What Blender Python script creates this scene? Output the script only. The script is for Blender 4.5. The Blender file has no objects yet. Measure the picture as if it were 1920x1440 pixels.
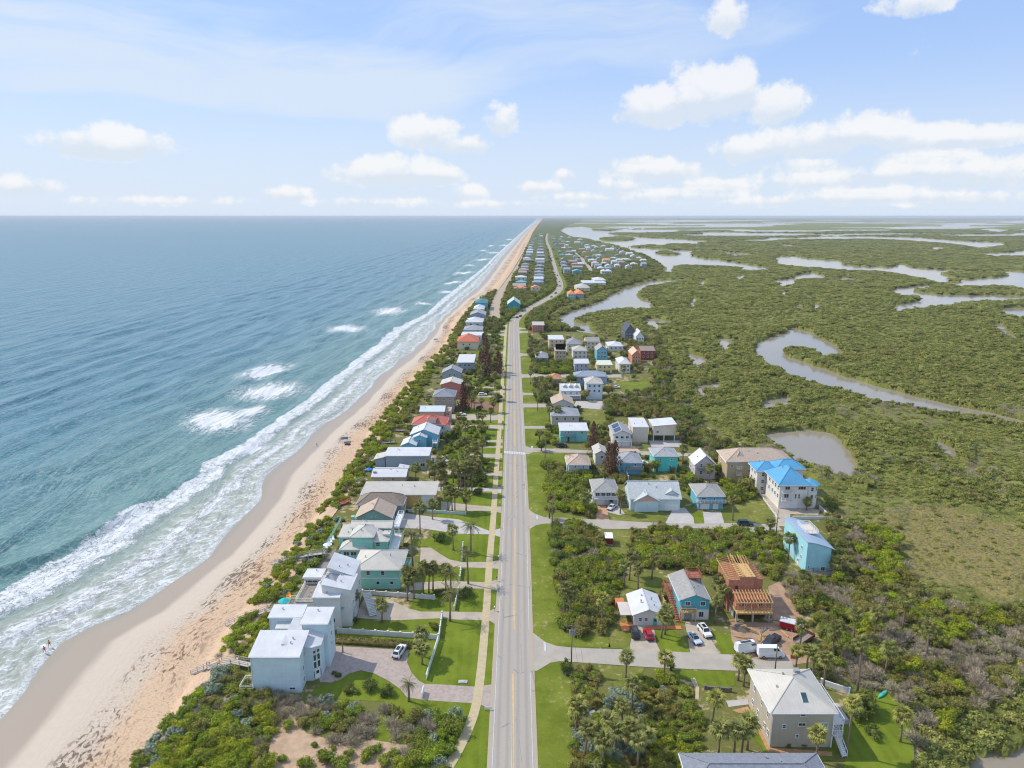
import bpy, bmesh, math, random
import numpy as np
from mathutils import Vector, Matrix
from mathutils.geometry import tessellate_polygon
random.seed(7)
RNG = np.random.default_rng(11)
R = math.radians
sc = bpy.context.scene
COL = sc.collection

# ------------------------------------------------------------------ camera
CAM_H, FPX = 96.0, 1331.0
PITCH = math.atan((720 - 405) / FPX)
cam = bpy.data.cameras.new('camera')
cam.sensor_width = 36.0
cam.lens = FPX / 1920 * 36
cam.clip_start, cam.clip_end = 1.0, 120000.0
camo = bpy.data.objects.new('camera', cam)
camo.location = (0, 0, CAM_H)
camo.rotation_euler = (math.pi / 2 - PITCH, 0, 0)
COL.objects.link(camo)
sc.camera = camo

# ------------------------------------------------------------------ light
SUN = Vector((-0.90, 0.40, 1.02)).normalized()
sun = bpy.data.lights.new('sun', 'SUN')
sun.energy = 2.3
sun.angle = R(0.6)
sun.color = (1.0, 0.94, 0.83)
suno = bpy.data.objects.new('sun', sun)
suno.rotation_euler = SUN.to_track_quat('Z', 'Y').to_euler()
suno.location = (-300, 100, 400)
COL.objects.link(suno)
sc.view_settings.view_transform = 'Standard'
sc.view_settings.look = 'None'
sc.view_settings.gamma = 1
sc.view_settings.use_curve_mapping = False
sc.view_settings.exposure = 0.68
sc.render.engine = 'CYCLES'
sc.cycles.max_bounces = 5
sc.cycles.diffuse_bounces = 2
sc.cycles.glossy_bounces = 2
sc.cycles.transmission_bounces = 2
sc.cycles.transparent_max_bounces = 6
sc.cycles.volume_bounces = 0
sc.cycles.use_denoising = True
sc.cycles.filter_width = 1.15
sc.cycles.caustics_reflective = False
sc.cycles.caustics_refractive = False

class NT:
    """small helper that writes shader maths as python expressions"""
    def __init__(s, tree): s.t = tree; s.n = tree.nodes; s.l = tree.links
    def node(s, kind, **kw):
        n = s.n.new(kind)
        for k, v in kw.items(): setattr(n, k, v)
        return n
    def put(s, sock, v):
        if hasattr(v, 'is_output') or isinstance(v, bpy.types.NodeSocket): s.l.new(v, sock)
        else: sock.default_value = v
    def m(s, op, a, b=None, c=None, clamp=False):
        n = s.node('ShaderNodeMath', operation=op, use_clamp=clamp)
        s.put(n.inputs[0], a)
        if b is not None: s.put(n.inputs[1], b)
        if c is not None: s.put(n.inputs[2], c)
        return n.outputs[0]
    def ss(s, v, lo, hi, o0=0.0, o1=1.0):
        n = s.node('ShaderNodeMapRange', interpolation_type='SMOOTHSTEP')
        s.put(n.inputs[0], v); s.put(n.inputs[1], lo); s.put(n.inputs[2], hi); s.put(n.inputs[3], o0); s.put(n.inputs[4], o1)
        return n.outputs[0]
    def mix(s, f, a, b):
        n = s.node('ShaderNodeMix', data_type='RGBA')
        s.put(n.inputs[0], f)
        for i, v in ((6, a), (7, b)):
            if isinstance(v, tuple): n.inputs[i].default_value = (*v[:3], 1)
            else: s.put(n.inputs[i], v)
        return n.outputs[2]
    def noise(s, vec, scale, detail=3.0, rough=0.55, dist=0.0):
        n = s.node('ShaderNodeTexNoise')
        if vec is not None: s.l.new(vec, n.inputs['Vector'])
        n.inputs['Scale'].default_value = scale; n.inputs['Detail'].default_value = detail
        n.inputs['Roughness'].default_value = rough; n.inputs['Distortion'].default_value = dist
        return n.outputs[0]
    def xyz(s, x, y, z):
        n = s.node('ShaderNodeCombineXYZ')
        for i, v in enumerate((x, y, z)): s.put(n.inputs[i], v)
        return n.outputs[0]
    def sep(s, v):
        n = s.node('ShaderNodeSeparateXYZ'); s.l.new(v, n.inputs[0]); return n.outputs
    def attr(s, name):
        n = s.node('ShaderNodeAttribute', attribute_name=name); return n.outputs[2]
    def mapping(s, vec, sx, sy, sz):
        n = s.node('ShaderNodeMapping'); s.l.new(vec, n.inputs[0]); n.inputs['Scale'].default_value = (sx, sy, sz); return n.outputs[0]

def lin(c): return tuple(((v / 255) / 12.92 if v <= 10 else (((v / 255) + 0.055) / 1.055) ** 2.4) for v in c)

# ------------------------------------------------------------------ sky with clouds (by direction, all round)
def pix_dir(px, py):
    X, v = (px - 960) / FPX, (720 - py) / FPX
    d = Vector((X, math.cos(PITCH) + v * math.sin(PITCH), v * math.cos(PITCH) - math.sin(PITCH))).normalized()
    return math.degrees(math.atan2(d.x, d.y)), math.degrees(math.asin(d.z))
world = bpy.data.worlds.new('World')
sc.world = world
world.use_nodes = True
W = NT(world.node_tree)
W.n.clear()
wo = W.node('ShaderNodeOutputWorld'); bg = W.node('ShaderNodeBackground'); W.l.new(bg.outputs[0], wo.inputs[0])
sky = W.node('ShaderNodeTexSky', sky_type='NISHITA')
sky.sun_disc = False
sky.sun_elevation = math.asin(SUN.z)
sky.sun_rotation = math.atan2(SUN.x, SUN.y)
sky.air_density = 1.0; sky.dust_density = 0.6; sky.ozone_density = 2.0; sky.altitude = 90
SKYK = 0.12
tc = W.node('ShaderNodeTexCoord'); dirv = tc.outputs['Generated']
dx, dy, dz = W.sep(dirv)
az = W.m('MULTIPLY', W.m('ARCTAN2', dx, dy), 57.29578)
el = W.m('MULTIPLY', W.m('ARCSINE', dz), 57.29578)
sph = W.xyz(W.m('MULTIPLY', az, 1.0), el, 0.0)
nb = W.noise(sph, 0.30, 7, 0.60); nd = W.noise(sph, 0.95, 6, 0.64)
puff = W.m('ADD', W.m('MULTIPLY', W.m('SUBTRACT', nb, 0.5), 1.5), W.m('MULTIPLY', W.m('SUBTRACT', nd, 0.5), 0.75))
# cumulus seen in the photograph: pixel centre and half sizes, turned into directions
CUM = [(1330,185,75,55,1),(1235,205,75,42,1),(1390,165,35,48,.9),(1455,200,48,42,.8),(1360,35,36,36,.62),(1715,8,60,22,.6),
       (800,252,62,34,.95),(870,276,55,22,.8),(940,228,34,34,.7),(745,326,110,32,.95),(820,330,50,20,.7),(200,272,90,32,.9),(40,352,50,20,.75),
       (1390,284,55,28,.8),(1520,268,110,32,.8),(1625,250,70,34,.85),(1720,262,80,26,.75),(1845,258,60,20,.7),(1230,322,95,24,.75),(1160,352,45,22,.6),(1060,330,22,14,.6),
       (1010,355,40,16,.65),(1700,322,90,20,.7),(1830,330,90,30,.65),(1560,338,120,20,.6),(540,365,45,16,.6),(885,362,34,16,.6),(1340,350,80,16,.5),(1480,378,200,12,.5),(1100,372,120,12,.5),(1290,366,110,14,.55),(1640,366,150,16,.6),(1830,374,120,16,.6),(1520,312,60,14,.5),(1740,296,70,14,.55),(960,384,120,9,.45),(690,380,120,10,.42),(300,378,140,9,.35),(1200,300,30,12,.5)]
mask = None; tops = None
for (px, py, rx, ry, w) in CUM:
    a0, e0 = pix_dir(px, py); ra = rx / 22.5; re = ry / 22.5
    da = W.m('DIVIDE', W.m('SUBTRACT', az, a0), ra * 1.12)
    de = W.m('SUBTRACT', el, e0)
    de = W.m('MULTIPLY', de, W.m('MULTIPLY_ADD', W.m('LESS_THAN', de, 0.0), 0.35 / re, 1.0 / (re * 1.12)))
    d = W.m('SUBTRACT', 1.0, W.m('ADD', W.m('MULTIPLY', da, da), W.m('MULTIPLY', de, de)))
    d = W.m('MULTIPLY', W.m('MAXIMUM', d, -1.2), w)
    t = W.m('MULTIPLY', W.m('MULTIPLY', W.m('MAXIMUM', d, 0.0), de), 1.0)
    mask = d if mask is None else W.m('SMOOTH_MAX', mask, d, 0.25)
    tops = t if tops is None else W.m('ADD', tops, t)
# clouds of the same kind in the rest of the sky, outside the picture's field
gen = W.noise(W.xyz(W.m('MULTIPLY', az, 0.07), W.m('MULTIPLY', el, 0.16), 3.7), 1.0, 2, 0.5)
outside = W.m('MAXIMUM', W.ss(W.m('ABSOLUTE', az), 42.0, 55.0), W.ss(el, 19.0, 26.0))
gmask = W.m('SUBTRACT', W.m('MULTIPLY', W.m('SUBTRACT', gen, 0.54), 9.0), W.m('MULTIPLY', W.m('SUBTRACT', 1.0, outside), 9.0))
mask = W.m('MAXIMUM', mask, gmask)
dens = W.ss(W.m('ADD', mask, W.m('MULTIPLY', puff, 1.40)), 0.0, 0.54)
dens = W.m('MULTIPLY', dens, 0.84)
# thin high cloud
warp = W.noise(W.xyz(W.m('MULTIPLY', az, 0.05), W.m('MULTIPLY', el, 0.10), 2.2), 1.0, 3, 0.5)
lean = W.m('ADD', W.m('SUBTRACT', el, W.m('MULTIPLY', az, 0.05)), W.m('MULTIPLY', warp, 9.0))
ci = W.noise(W.xyz(W.m('MULTIPLY', az, 0.030), W.m('MULTIPLY', lean, 0.20), 1.3), 1.0, 7, 0.62, 0.5)
sheet_ = W.noise(W.xyz(W.m('MULTIPLY', az, 0.028), W.m('MULTIPLY', lean, 0.075), 5.1), 1.0, 3, 0.5)
eb = W.m('DIVIDE', W.m('SUBTRACT', el, W.m('MULTIPLY_ADD', az, -0.055, 8.2)), 3.4)
band = W.m('MULTIPLY', W.m('MAXIMUM', W.m('SUBTRACT', 1.0, W.m('MULTIPLY', eb, eb)), 0.0), W.ss(az, 4.0, -9.0))
cir = W.m('MULTIPLY', W.ss(W.m('ADD', W.m('ADD', W.m('MULTIPLY', ci, 0.75), W.m('MULTIPLY', sheet_, 0.3)), W.m('MULTIPLY', band, 0.27)), 0.54, 0.80), 0.85)
low = W.ss(el, 13.0, 0.3, 0.0, 0.90)                        # milky air towards the horizon
lowr = W.m('MULTIPLY', W.ss(el, 7.5, 1.0), W.m('MULTIPLY', W.ss(W.noise(W.xyz(W.m('MULTIPLY', az, 0.12), W.m('MULTIPLY', el, 0.55), 0.4), 1.0, 5, 0.6), 0.38, 0.66), 0.5))
veil = W.m('MAXIMUM', W.m('MAXIMUM', cir, low), lowr)
skyc = W.node('ShaderNodeVectorMath', operation='SCALE'); W.l.new(sky.outputs[0], skyc.inputs[0]); skyc.inputs[3].default_value = SKYK
base = W.mix(0.74, skyc.outputs[0], (0.245, 0.355, 0.60))
base = W.mix(veil, base, (0.445, 0.51, 0.59))
shade = W.ss(W.m('ADD', tops, W.m('MULTIPLY', puff, 0.7)), -0.22, 0.26)
ccol = W.mix(shade, (0.455, 0.50, 0.56), (0.60, 0.60, 0.60))
full = W.mix(dens, base, ccol)
W.l.new(full, bg.inputs[0]); bg.inputs[1].default_value = 1.0

# ------------------------------------------------------------------ from the photograph's pixels to places on the ground
def U(px, py, z=0.0):
    X, v = (px - 960) / FPX, (720 - py) / FPX
    t = (z - CAM_H) / (v * math.cos(PITCH) - math.sin(PITCH))
    return Vector((X * t, (math.cos(PITCH) + v * math.sin(PITCH)) * t, z))
def UA(pts, z=0.0): return np.array([U(a, b, z)[:2] for a, b in pts])
def proj(x, y, z):
    fw = y * math.cos(PITCH) - (z - CAM_H) * math.sin(PITCH); up = y * math.sin(PITCH) + (z - CAM_H) * math.cos(PITCH)
    return 960 + FPX * x / fw, 720 - FPX * up / fw
def smooth_path(pts, n=6):
    P_ = [Vector((*p, 0)[:3]) for p in pts]; out = []
    for i in range(len(P_) - 1):
        a, b, c, d = P_[max(i - 1, 0)], P_[i], P_[i + 1], P_[min(i + 2, len(P_) - 1)]
        for k in range(n):
            t = k / n
            out.append(0.5 * ((2 * b) + (c - a) * t + (2 * a - 5 * b + 4 * c - d) * t * t + (3 * b - a - 3 * c + d) * t ** 3))
    out.append(P_[-1]); return out
def pip(x, y, poly):
    """points inside a polygon (numpy)"""
    poly = np.asarray(poly); res = np.zeros(x.shape, bool)
    x0, y0 = poly.min(0); x1, y1 = poly.max(0)
    idx = np.nonzero((x >= x0) & (x <= x1) & (y >= y0) & (y <= y1))
    if len(idx[0]) == 0: return res
    a, b = x[idx], y[idx]; r = np.zeros(a.shape, bool); n = len(poly); j = n - 1
    for i in range(n):
        xi, yi = poly[i]; xj, yj = poly[j]
        if yi != yj:
            r ^= ((yi > b) != (yj > b)) & (a < (xj - xi) * (b - yi) / (yj - yi) + xi)
        j = i
    res[idx] = r; return res
def vnoise(x, y, seed=0):
    """smooth value noise, numpy"""
    xi, yi = np.floor(x).astype(np.int64), np.floor(y).astype(np.int64); fx, fy = x - xi, y - yi
    fx, fy = fx * fx * (3 - 2 * fx), fy * fy * (3 - 2 * fy)
    def h(i, j):
        n = (i * 374761393 + j * 668265263 + seed * 982451653) & 0xffffffff
        n = ((n ^ (n >> 13)) * 1274126177) & 0xffffffff
        return ((n ^ (n >> 16)) & 0xffff) / 65535.0
    return (h(xi, yi) * (1 - fx) + h(xi + 1, yi) * fx) * (1 - fy) + (h(xi, yi + 1) * (1 - fx) + h(xi + 1, yi + 1) * fx) * fy
def fbm(x, y, seed=0, oct=3):
    s, a, t = 0, 1.0, 0
    for o in range(oct):
        s = s + a * vnoise(x * 2 ** o, y * 2 ** o, seed + o); t += a; a *= 0.5
    return s / t

# ------------------------------------------------------------------ objects
def setp(o, label=None, cat=None, group=None, kind=None):
    if label: o['label'] = label
    if cat: o['category'] = cat
    if group: o['group'] = group
    if kind: o['kind'] = kind
    return o
def link(o, parent=None):
    COL.objects.link(o)
    if parent is not None: o.parent = parent
    return o
def empty(name, loc=(0, 0, 0), rz=0.0):
    o = bpy.data.objects.new(name, None); o.location = loc; o.rotation_euler = (0, 0, rz); o.empty_display_size = 0.5
    return link(o)
def node_obj(name, mesh, parent=None, loc=(0, 0, 0), rz=0.0):
    o = bpy.data.objects.new(name, mesh); o.location = loc; o.rotation_euler = (0, 0, rz)
    return link(o, parent)
def copy_tree(o, parent=None):
    c = o.copy(); COL.objects.link(c)
    if parent is not None: c.parent = parent
    for ch in o.children: copy_tree(ch, c)
    return c
def npmesh(name, v, f, mats=(), smooth=False, mi=None, attrs=None):
    """mesh from numpy arrays; all faces with the same corner count"""
    v = np.asarray(v, np.float32); f = np.asarray(f, np.int32)
    me = bpy.data.meshes.new(name); n, k = f.shape
    me.vertices.add(len(v)); me.vertices.foreach_set('co', v.ravel())
    me.loops.add(n * k); me.loops.foreach_set('vertex_index', f.ravel())
    me.polygons.add(n); me.polygons.foreach_set('loop_start', np.arange(0, n * k, k, dtype=np.int32))
    try: me.polygons.foreach_set('loop_total', np.full(n, k, np.int32))
    except Exception: pass
    for m in mats: me.materials.append(m)
    if mi is not None: me.polygons.foreach_set('material_index', np.asarray(mi, np.int32))
    if smooth: me.polygons.foreach_set('use_smooth', np.ones(n, bool))
    for an, av in (attrs or {}).items():
        at = me.attributes.new(an, 'FLOAT', 'POINT'); at.data.foreach_set('value', np.asarray(av, np.float32).ravel())
    me.update(calc_edges=True); return me
def grid_faces(nr, nc):
    i = np.arange(nr - 1)[:, None] * nc + np.arange(nc - 1)[None, :]
    return np.stack([i, i + 1, i + nc + 1, i + nc], -1).reshape(-1, 4)

class MB:
    """collects boxes, tubes, prisms ... and links them as ONE mesh object"""
    def __init__(s): s.v = []; s.f = []; s.i = []; s.cur = 0
    def mat(s, k): s.cur = k; return s
    def add(s, vs, fs):
        b = len(s.v); s.v += [tuple(p) for p in vs]
        for q in fs: s.f.append([b + k for k in q]); s.i.append(s.cur)
    def box(s, c, d, rz=0.0):
        x, y, z = d[0] / 2, d[1] / 2, d[2] / 2; ca, sa = math.cos(rz), math.sin(rz); vs = []
        for k in range(8):
            a, b, e = (x if k & 1 else -x), (y if k & 2 else -y), (z if k & 4 else -z)
            vs.append((c[0] + a * ca - b * sa, c[1] + a * sa + b * ca, c[2] + e))
        s.add(vs, [(0, 2, 3, 1), (4, 5, 7, 6), (0, 1, 5, 4), (2, 6, 7, 3), (0, 4, 6, 2), (1, 3, 7, 5)])
    def bar(s, p, q, w, h=None):
        """square bar from p to q"""
        h = h or w; p, q = Vector(p), Vector(q); d = (q - p)
        if d.length < 1e-6: return
        d.normalize(); up = Vector((0, 0, 1)) if abs(d.z) < 0.95 else Vector((1, 0, 0))
        a = d.cross(up).normalized() * (w / 2); b = a.cross(d).normalized() * (h / 2)
        s.add([p - a - b, p + a - b, p + a + b, p - a + b, q - a - b, q + a - b, q + a + b, q - a + b],
              [(0, 3, 2, 1), (4, 5, 6, 7), (0, 1, 5, 4), (1, 2, 6, 5), (2, 3, 7, 6), (3, 0, 4, 7)])
    def tube(s, pts, rads, n=8, caps=True):
        pts = [Vector(p) for p in pts]; rings = []
        if not hasattr(rads, '__len__'): rads = [rads] * len(pts)
        b = len(s.v)
        for k, p in enumerate(pts):
            d = (pts[min(k + 1, len(pts) - 1)] - pts[max(k - 1, 0)]).normalized()
            up = Vector((0, 0, 1)) if abs(d.z) < 0.9 else Vector((1, 0, 0))
            a = d.cross(up).normalized(); c = d.cross(a)
            for j in range(n):
                t = 2 * math.pi * j / n
                s.v.append(tuple(p + (a * math.cos(t) + c * math.sin(t)) * rads[k]))
        for k in range(len(pts) - 1):
            for j in range(n):
                s.f.append([b + k * n + j, b + k * n + (j + 1) % n, b + (k + 1) * n + (j + 1) % n, b + (k + 1) * n + j]); s.i.append(s.cur)
        if caps:
            s.f.append([b + j for j in range(n)][::-1]); s.i.append(s.cur)
            s.f.append([b + (len(pts) - 1) * n + j for j in range(n)]); s.i.append(s.cur)
    def prism(s, poly, z0, z1):
        n = len(poly); vs = [(x, y, z0) for x, y in poly] + [(x, y, z1) for x, y in poly]
        s.add(vs, [tuple(range(n))[::-1], tuple(range(n, 2 * n))] + [(k, (k + 1) % n, n + (k + 1) % n, n + k) for k in range(n)])
    def ball(s, c, r, n=8, m=5):
        b = len(s.v)
        if not hasattr(r, '__len__'): r = (r, r, r)
        for i in range(m + 1):
            t = math.pi * i / m
            for j in range(n):
                a = 2 * math.pi * j / n
                s.v.append((c[0] + r[0] * math.sin(t) * math.cos(a), c[1] + r[1] * math.sin(t) * math.sin(a), c[2] + r[2] * math.cos(t)))
        for i in range(m):
            for j in range(n):
                s.f.append([b + i * n + j, b + (i + 1) * n + j, b + (i + 1) * n + (j + 1) % n, b + i * n + (j + 1) % n]); s.i.append(s.cur)
    def mesh(s, name, mats, smooth=False):
        me = bpy.data.meshes.new(name); me.from_pydata(s.v, [], s.f)
        for m in (mats if isinstance(mats, (list, tuple)) else [mats]): me.materials.append(m)
        me.polygons.foreach_set('material_index', s.i)
        if smooth: me.polygons.foreach_set('use_smooth', [True] * len(s.f))
        me.update(); return me
    def build(s, name, mats, parent=None, loc=(0, 0, 0), rz=0.0, smooth=False):
        return node_obj(name, s.mesh(name, mats, smooth), parent, loc, rz)

def sheet(name, pts, z, material, kind='structure', **kw):
    """flat patch of ground from a world outline"""
    p3 = [Vector((a, b, z)) for a, b in pts]
    tris = tessellate_polygon([p3])
    vs = [tuple(p) for p in p3]; fs = []
    for t in tris:
        a, b, c = (p3[k] for k in t)
        fs.append(t if (b - a).cross(c - a).z > 0 else t[::-1])
    me = bpy.data.meshes.new(name); me.from_pydata(vs, [], [tuple(t) for t in fs]); me.materials.append(material); me.update()
    return setp(node_obj(name, me), kind=kind, **kw)
def ribbon_pts(path, o0, o1):
    A, B = [], []
    for k, p in enumerate(path):
        d = (Vector(path[min(k + 1, len(path) - 1)]) - Vector(path[max(k - 1, 0)])); d.z = 0; d.normalize(); n = Vector((d.y, -d.x, 0))
        A.append(Vector(p) + n * o0); B.append(Vector(p) + n * o1)
    return A, B
def ribbon(name, path, o0, o1, z, material, kind='structure'):
    A, B = ribbon_pts(path, o0, o1); vs = []; fs = []
    for a, b in zip(A, B): vs += [(a.x, a.y, z), (b.x, b.y, z)]
    for k in range(len(A) - 1): fs.append((2 * k, 2 * k + 1, 2 * k + 3, 2 * k + 2))
    me = bpy.data.meshes.new(name); me.from_pydata(vs, [], fs); me.materials.append(material); at = me.attributes.new('off', 'FLOAT', 'POINT'); at.data.foreach_set('value', [o0, o1] * len(A)); me.update()
    return setp(node_obj(name, me), kind=kind)

# ------------------------------------------------------------------ materials
MATS = {}
def mat(name, rgb, rough=0.75, var=0.10, scale=0.6, bump=0.0, bscale=8.0, spec=0.3, metal=0.0, rnd=0.0, seams=0.0, back=0.0, siding=0, wear=0.0):
    """plain surface with uneven tone; rgb is linear albedo"""
    if name in MATS: return MATS[name]
    m = bpy.data.materials.new(name); m.use_nodes = True; T = NT(m.node_tree); b = T.n['Principled BSDF']
    co = T.node('ShaderNodeTexCoord').outputs['Object']
    c = rgb
    n1 = T.noise(co, scale, 4, 0.6)
    hi = tuple(min(1, v * (1 + var)) for v in rgb); lo = tuple(v * (1 - var) for v in rgb)
    c = T.mix(T.ss(n1, 0.3, 0.7), lo, hi)
    if seams:
        x = T.sep(co)
        wv = T.m('PINGPONG', x[0] if seams > 0 else x[1], abs(seams) / 2)
        c = T.mix(T.ss(wv, 0.0, 0.06, 0.28, 0.0), c, tuple(v * 0.6 for v in rgb))
    if siding:                                              # boards and weather streaks on walls
        z_ = T.sep(co)[2]
        c = T.mix(T.ss(T.m('PINGPONG', z_, 0.16), 0.0, 0.035, 0.22, 0.0), c, tuple(v * 0.55 for v in rgb))
        c = T.mix(T.ss(T.noise(T.mapping(co, 1.6, 1.6, 0.16), 1.0, 4, 0.65), 0.52, 0.78, 0.0, 0.30), c, tuple(v * 0.62 + .01 for v in rgb))
    if wear:
        c = T.mix(T.ss(T.noise(T.mapping(co, 2.2, 0.25, 0.25), 1.0, 4, 0.65), 0.48, 0.80, 0.0, wear), c, tuple(v * 0.6 for v in rgb))
        c = T.mix(T.ss(T.noise(co, 0.35, 3, 0.6), 0.5, 0.8, 0.0, wear * .7), c, tuple(v * q for v, q in zip(rgb, (.72, .66, .58))))
    if rnd:
        oi = T.node('ShaderNodeObjectInfo').outputs['Random']
        h = T.node('ShaderNodeHueSaturation'); T.l.new(c, h.inputs['Color'])
        T.l.new(T.m('MULTIPLY_ADD', oi, rnd * 0.10, 0.5 - rnd * 0.045), h.inputs['Hue'])
        T.l.new(T.m('MULTIPLY_ADD', T.m('FRACT', T.m('MULTIPLY', oi, 7.3)), rnd * 0.9, 1 - rnd * 0.45), h.inputs['Value'])
        c = h.outputs[0]
    if back:                                                # each leaf card has a tone of its own
        isl = T.node('ShaderNodeNewGeometry').outputs['Random Per Island']
        h = T.node('ShaderNodeHueSaturation'); T.l.new(c, h.inputs['Color']); T.l.new(T.m('MULTIPLY_ADD', isl, 0.95, 0.58), h.inputs['Value']); T.l.new(T.m('MULTIPLY_ADD', T.m('FRACT', T.m('MULTIPLY', isl, 9.1)), 0.04, 0.48), h.inputs['Hue']); c = h.outputs[0]
    T.put(b.inputs['Base Color'], c if not isinstance(c, tuple) else (*c, 1))
    b.inputs['Roughness'].default_value = rough; b.inputs['Specular IOR Level'].default_value = spec; b.inputs['Metallic'].default_value = metal
    if bump:
        bn = T.node('ShaderNodeBump'); bn.inputs['Strength'].default_value = bump; bn.inputs['Distance'].default_value = 0.1
        T.l.new(T.noise(co, bscale, 3), bn.inputs['Height']); T.l.new(bn.outputs[0], b.inputs['Normal'])
    if back:                                                # leaves let some light through
        tr = T.node('ShaderNodeBsdfTranslucent'); T.put(tr.inputs[0], c if not isinstance(c, tuple) else (*c, 1))
        mx = T.node('ShaderNodeMixShader'); mx.inputs[0].default_value = back
        T.l.new(b.outputs[0], mx.inputs[1]); T.l.new(tr.outputs[0], mx.inputs[2]); T.l.new(mx.outputs[0], T.n['Material Output'].inputs[0])
    MATS[name] = m; return m
def paint(rgb, name=None, **kw):
    kw.setdefault('siding', 1)
    """wall or roof paint by sRGB colour (already an albedo)"""
    kw.setdefault('var', 0.05); kw.setdefault('scale', 0.4)
    return mat(name or 'paint_%d_%d_%d' % tuple(rgb), lin(rgb), **kw)
GLASS = mat('window_glass', (0.02, 0.03, 0.035), rough=0.08, var=0.3, spec=0.8)
TEALGLASS = mat('tinted_glass', (0.03, 0.08, 0.08), rough=0.1, var=0.3, spec=0.8)
WHITE = paint((232, 232, 230), rough=0.6)
FRAME = paint((226, 227, 226), 'frame_white', rough=0.5)
GREY = paint((150, 150, 150))
WOOD = mat('weathered_wood', (0.27, 0.235, 0.20), rough=0.85, var=0.25, scale=3)
REDWOOD = mat('red_stained_wood', (0.36, 0.13, 0.075), rough=0.8, var=0.2, scale=3)
PINE = mat('raw_lumber', (0.58, 0.37, 0.16), rough=0.8, var=0.2, scale=3)
SHEATH = mat('brown_sheathing', (0.47, 0.205, 0.12), rough=0.85, var=0.15, scale=1.5)
CONCRETE = mat('concrete', (0.46, 0.43, 0.39), rough=0.9, var=0.14, scale=0.5, bump=0.2)
BLACK = mat('black_rubber', (0.015, 0.015, 0.016), rough=0.7)
# ================================================================== LARGE STRUCTURE
SEA_Z, MARSH_Z = -4.5, -2.0
def curve(pts, z):
    a = UA(pts, z); a = a[np.argsort(a[:, 1])]
    def f(y):
        y = np.asarray(y, float)
        x = np.interp(y, a[:, 1], a[:, 0])
        s0 = (a[1, 0] - a[0, 0]) / (a[1, 1] - a[0, 1]); s1 = (a[-1, 0] - a[-3, 0]) / (a[-1, 1] - a[-3, 1])
        x = np.where(y < a[0, 1], a[0, 0] + s0 * (y - a[0, 1]), x)
        return np.where(y > a[-1, 1], a[-1, 0] + s1 * (y - a[-1, 1]), x)
    return f
WATERLINE = [(0,1332),(72,1249),(117,1204),(167,1177),(233,1149),(311,1093),(389,1043),(444,982),(483,938),(489,916),(500,893),(556,843),(611,793),(667,754),(717,699),
             (755,672),(780,653),(802,630),(828,598),(850,579),(868,560),(880,550),(899,535),(917.5,511),(936,486),(959,462),(974,445),(985,434),(997,424),(1008,416)]
FOAMOUT = [(0,1107),(55,1082),(111,1049),(194,999),(222,965),(289,943),(378,893),(383,871),(444,843),(528,782),(583,743),(628,704),(694,654),(739,616),(800,588),(830,560),(868,531),(905,503),(930,478),(955,456),(975,438),(1000,417)]
CREST = [(0,1082),(100,1045),(200,990),(300,930),(420,872),(500,822),(560,780),(700,690),(800,600),(900,520),(960,460),(1000,420)]
TOE = [(240,1440),(285,1385),(340,1310),(392,1235),(415,1190),(440,1160),(490,1105),(530,1040),(575,985),(640,900),(690,820),(720,780),(770,712),(809,677),(835,642),(850,604),(875,577),(900,558),(917,550),(946,512),(970,475),(979,458),(992,437),(1003,424),(1012,415)]
f_water, f_out, f_crest, f_toe = curve(WATERLINE, SEA_Z), curve(FOAMOUT, SEA_Z), curve(CREST, SEA_Z), curve(TOE, -3.2)
f_dune = lambda y: f_toe(y) + 9.0 + np.clip((np.asarray(y) - 400) / 200, 0, 12)

def rows(y0, y1, k, mn=0.8):
    out = [y0]
    while out[-1] < y1: out.append(out[-1] + max(mn, out[-1] * k))
    return np.array(out)

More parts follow.
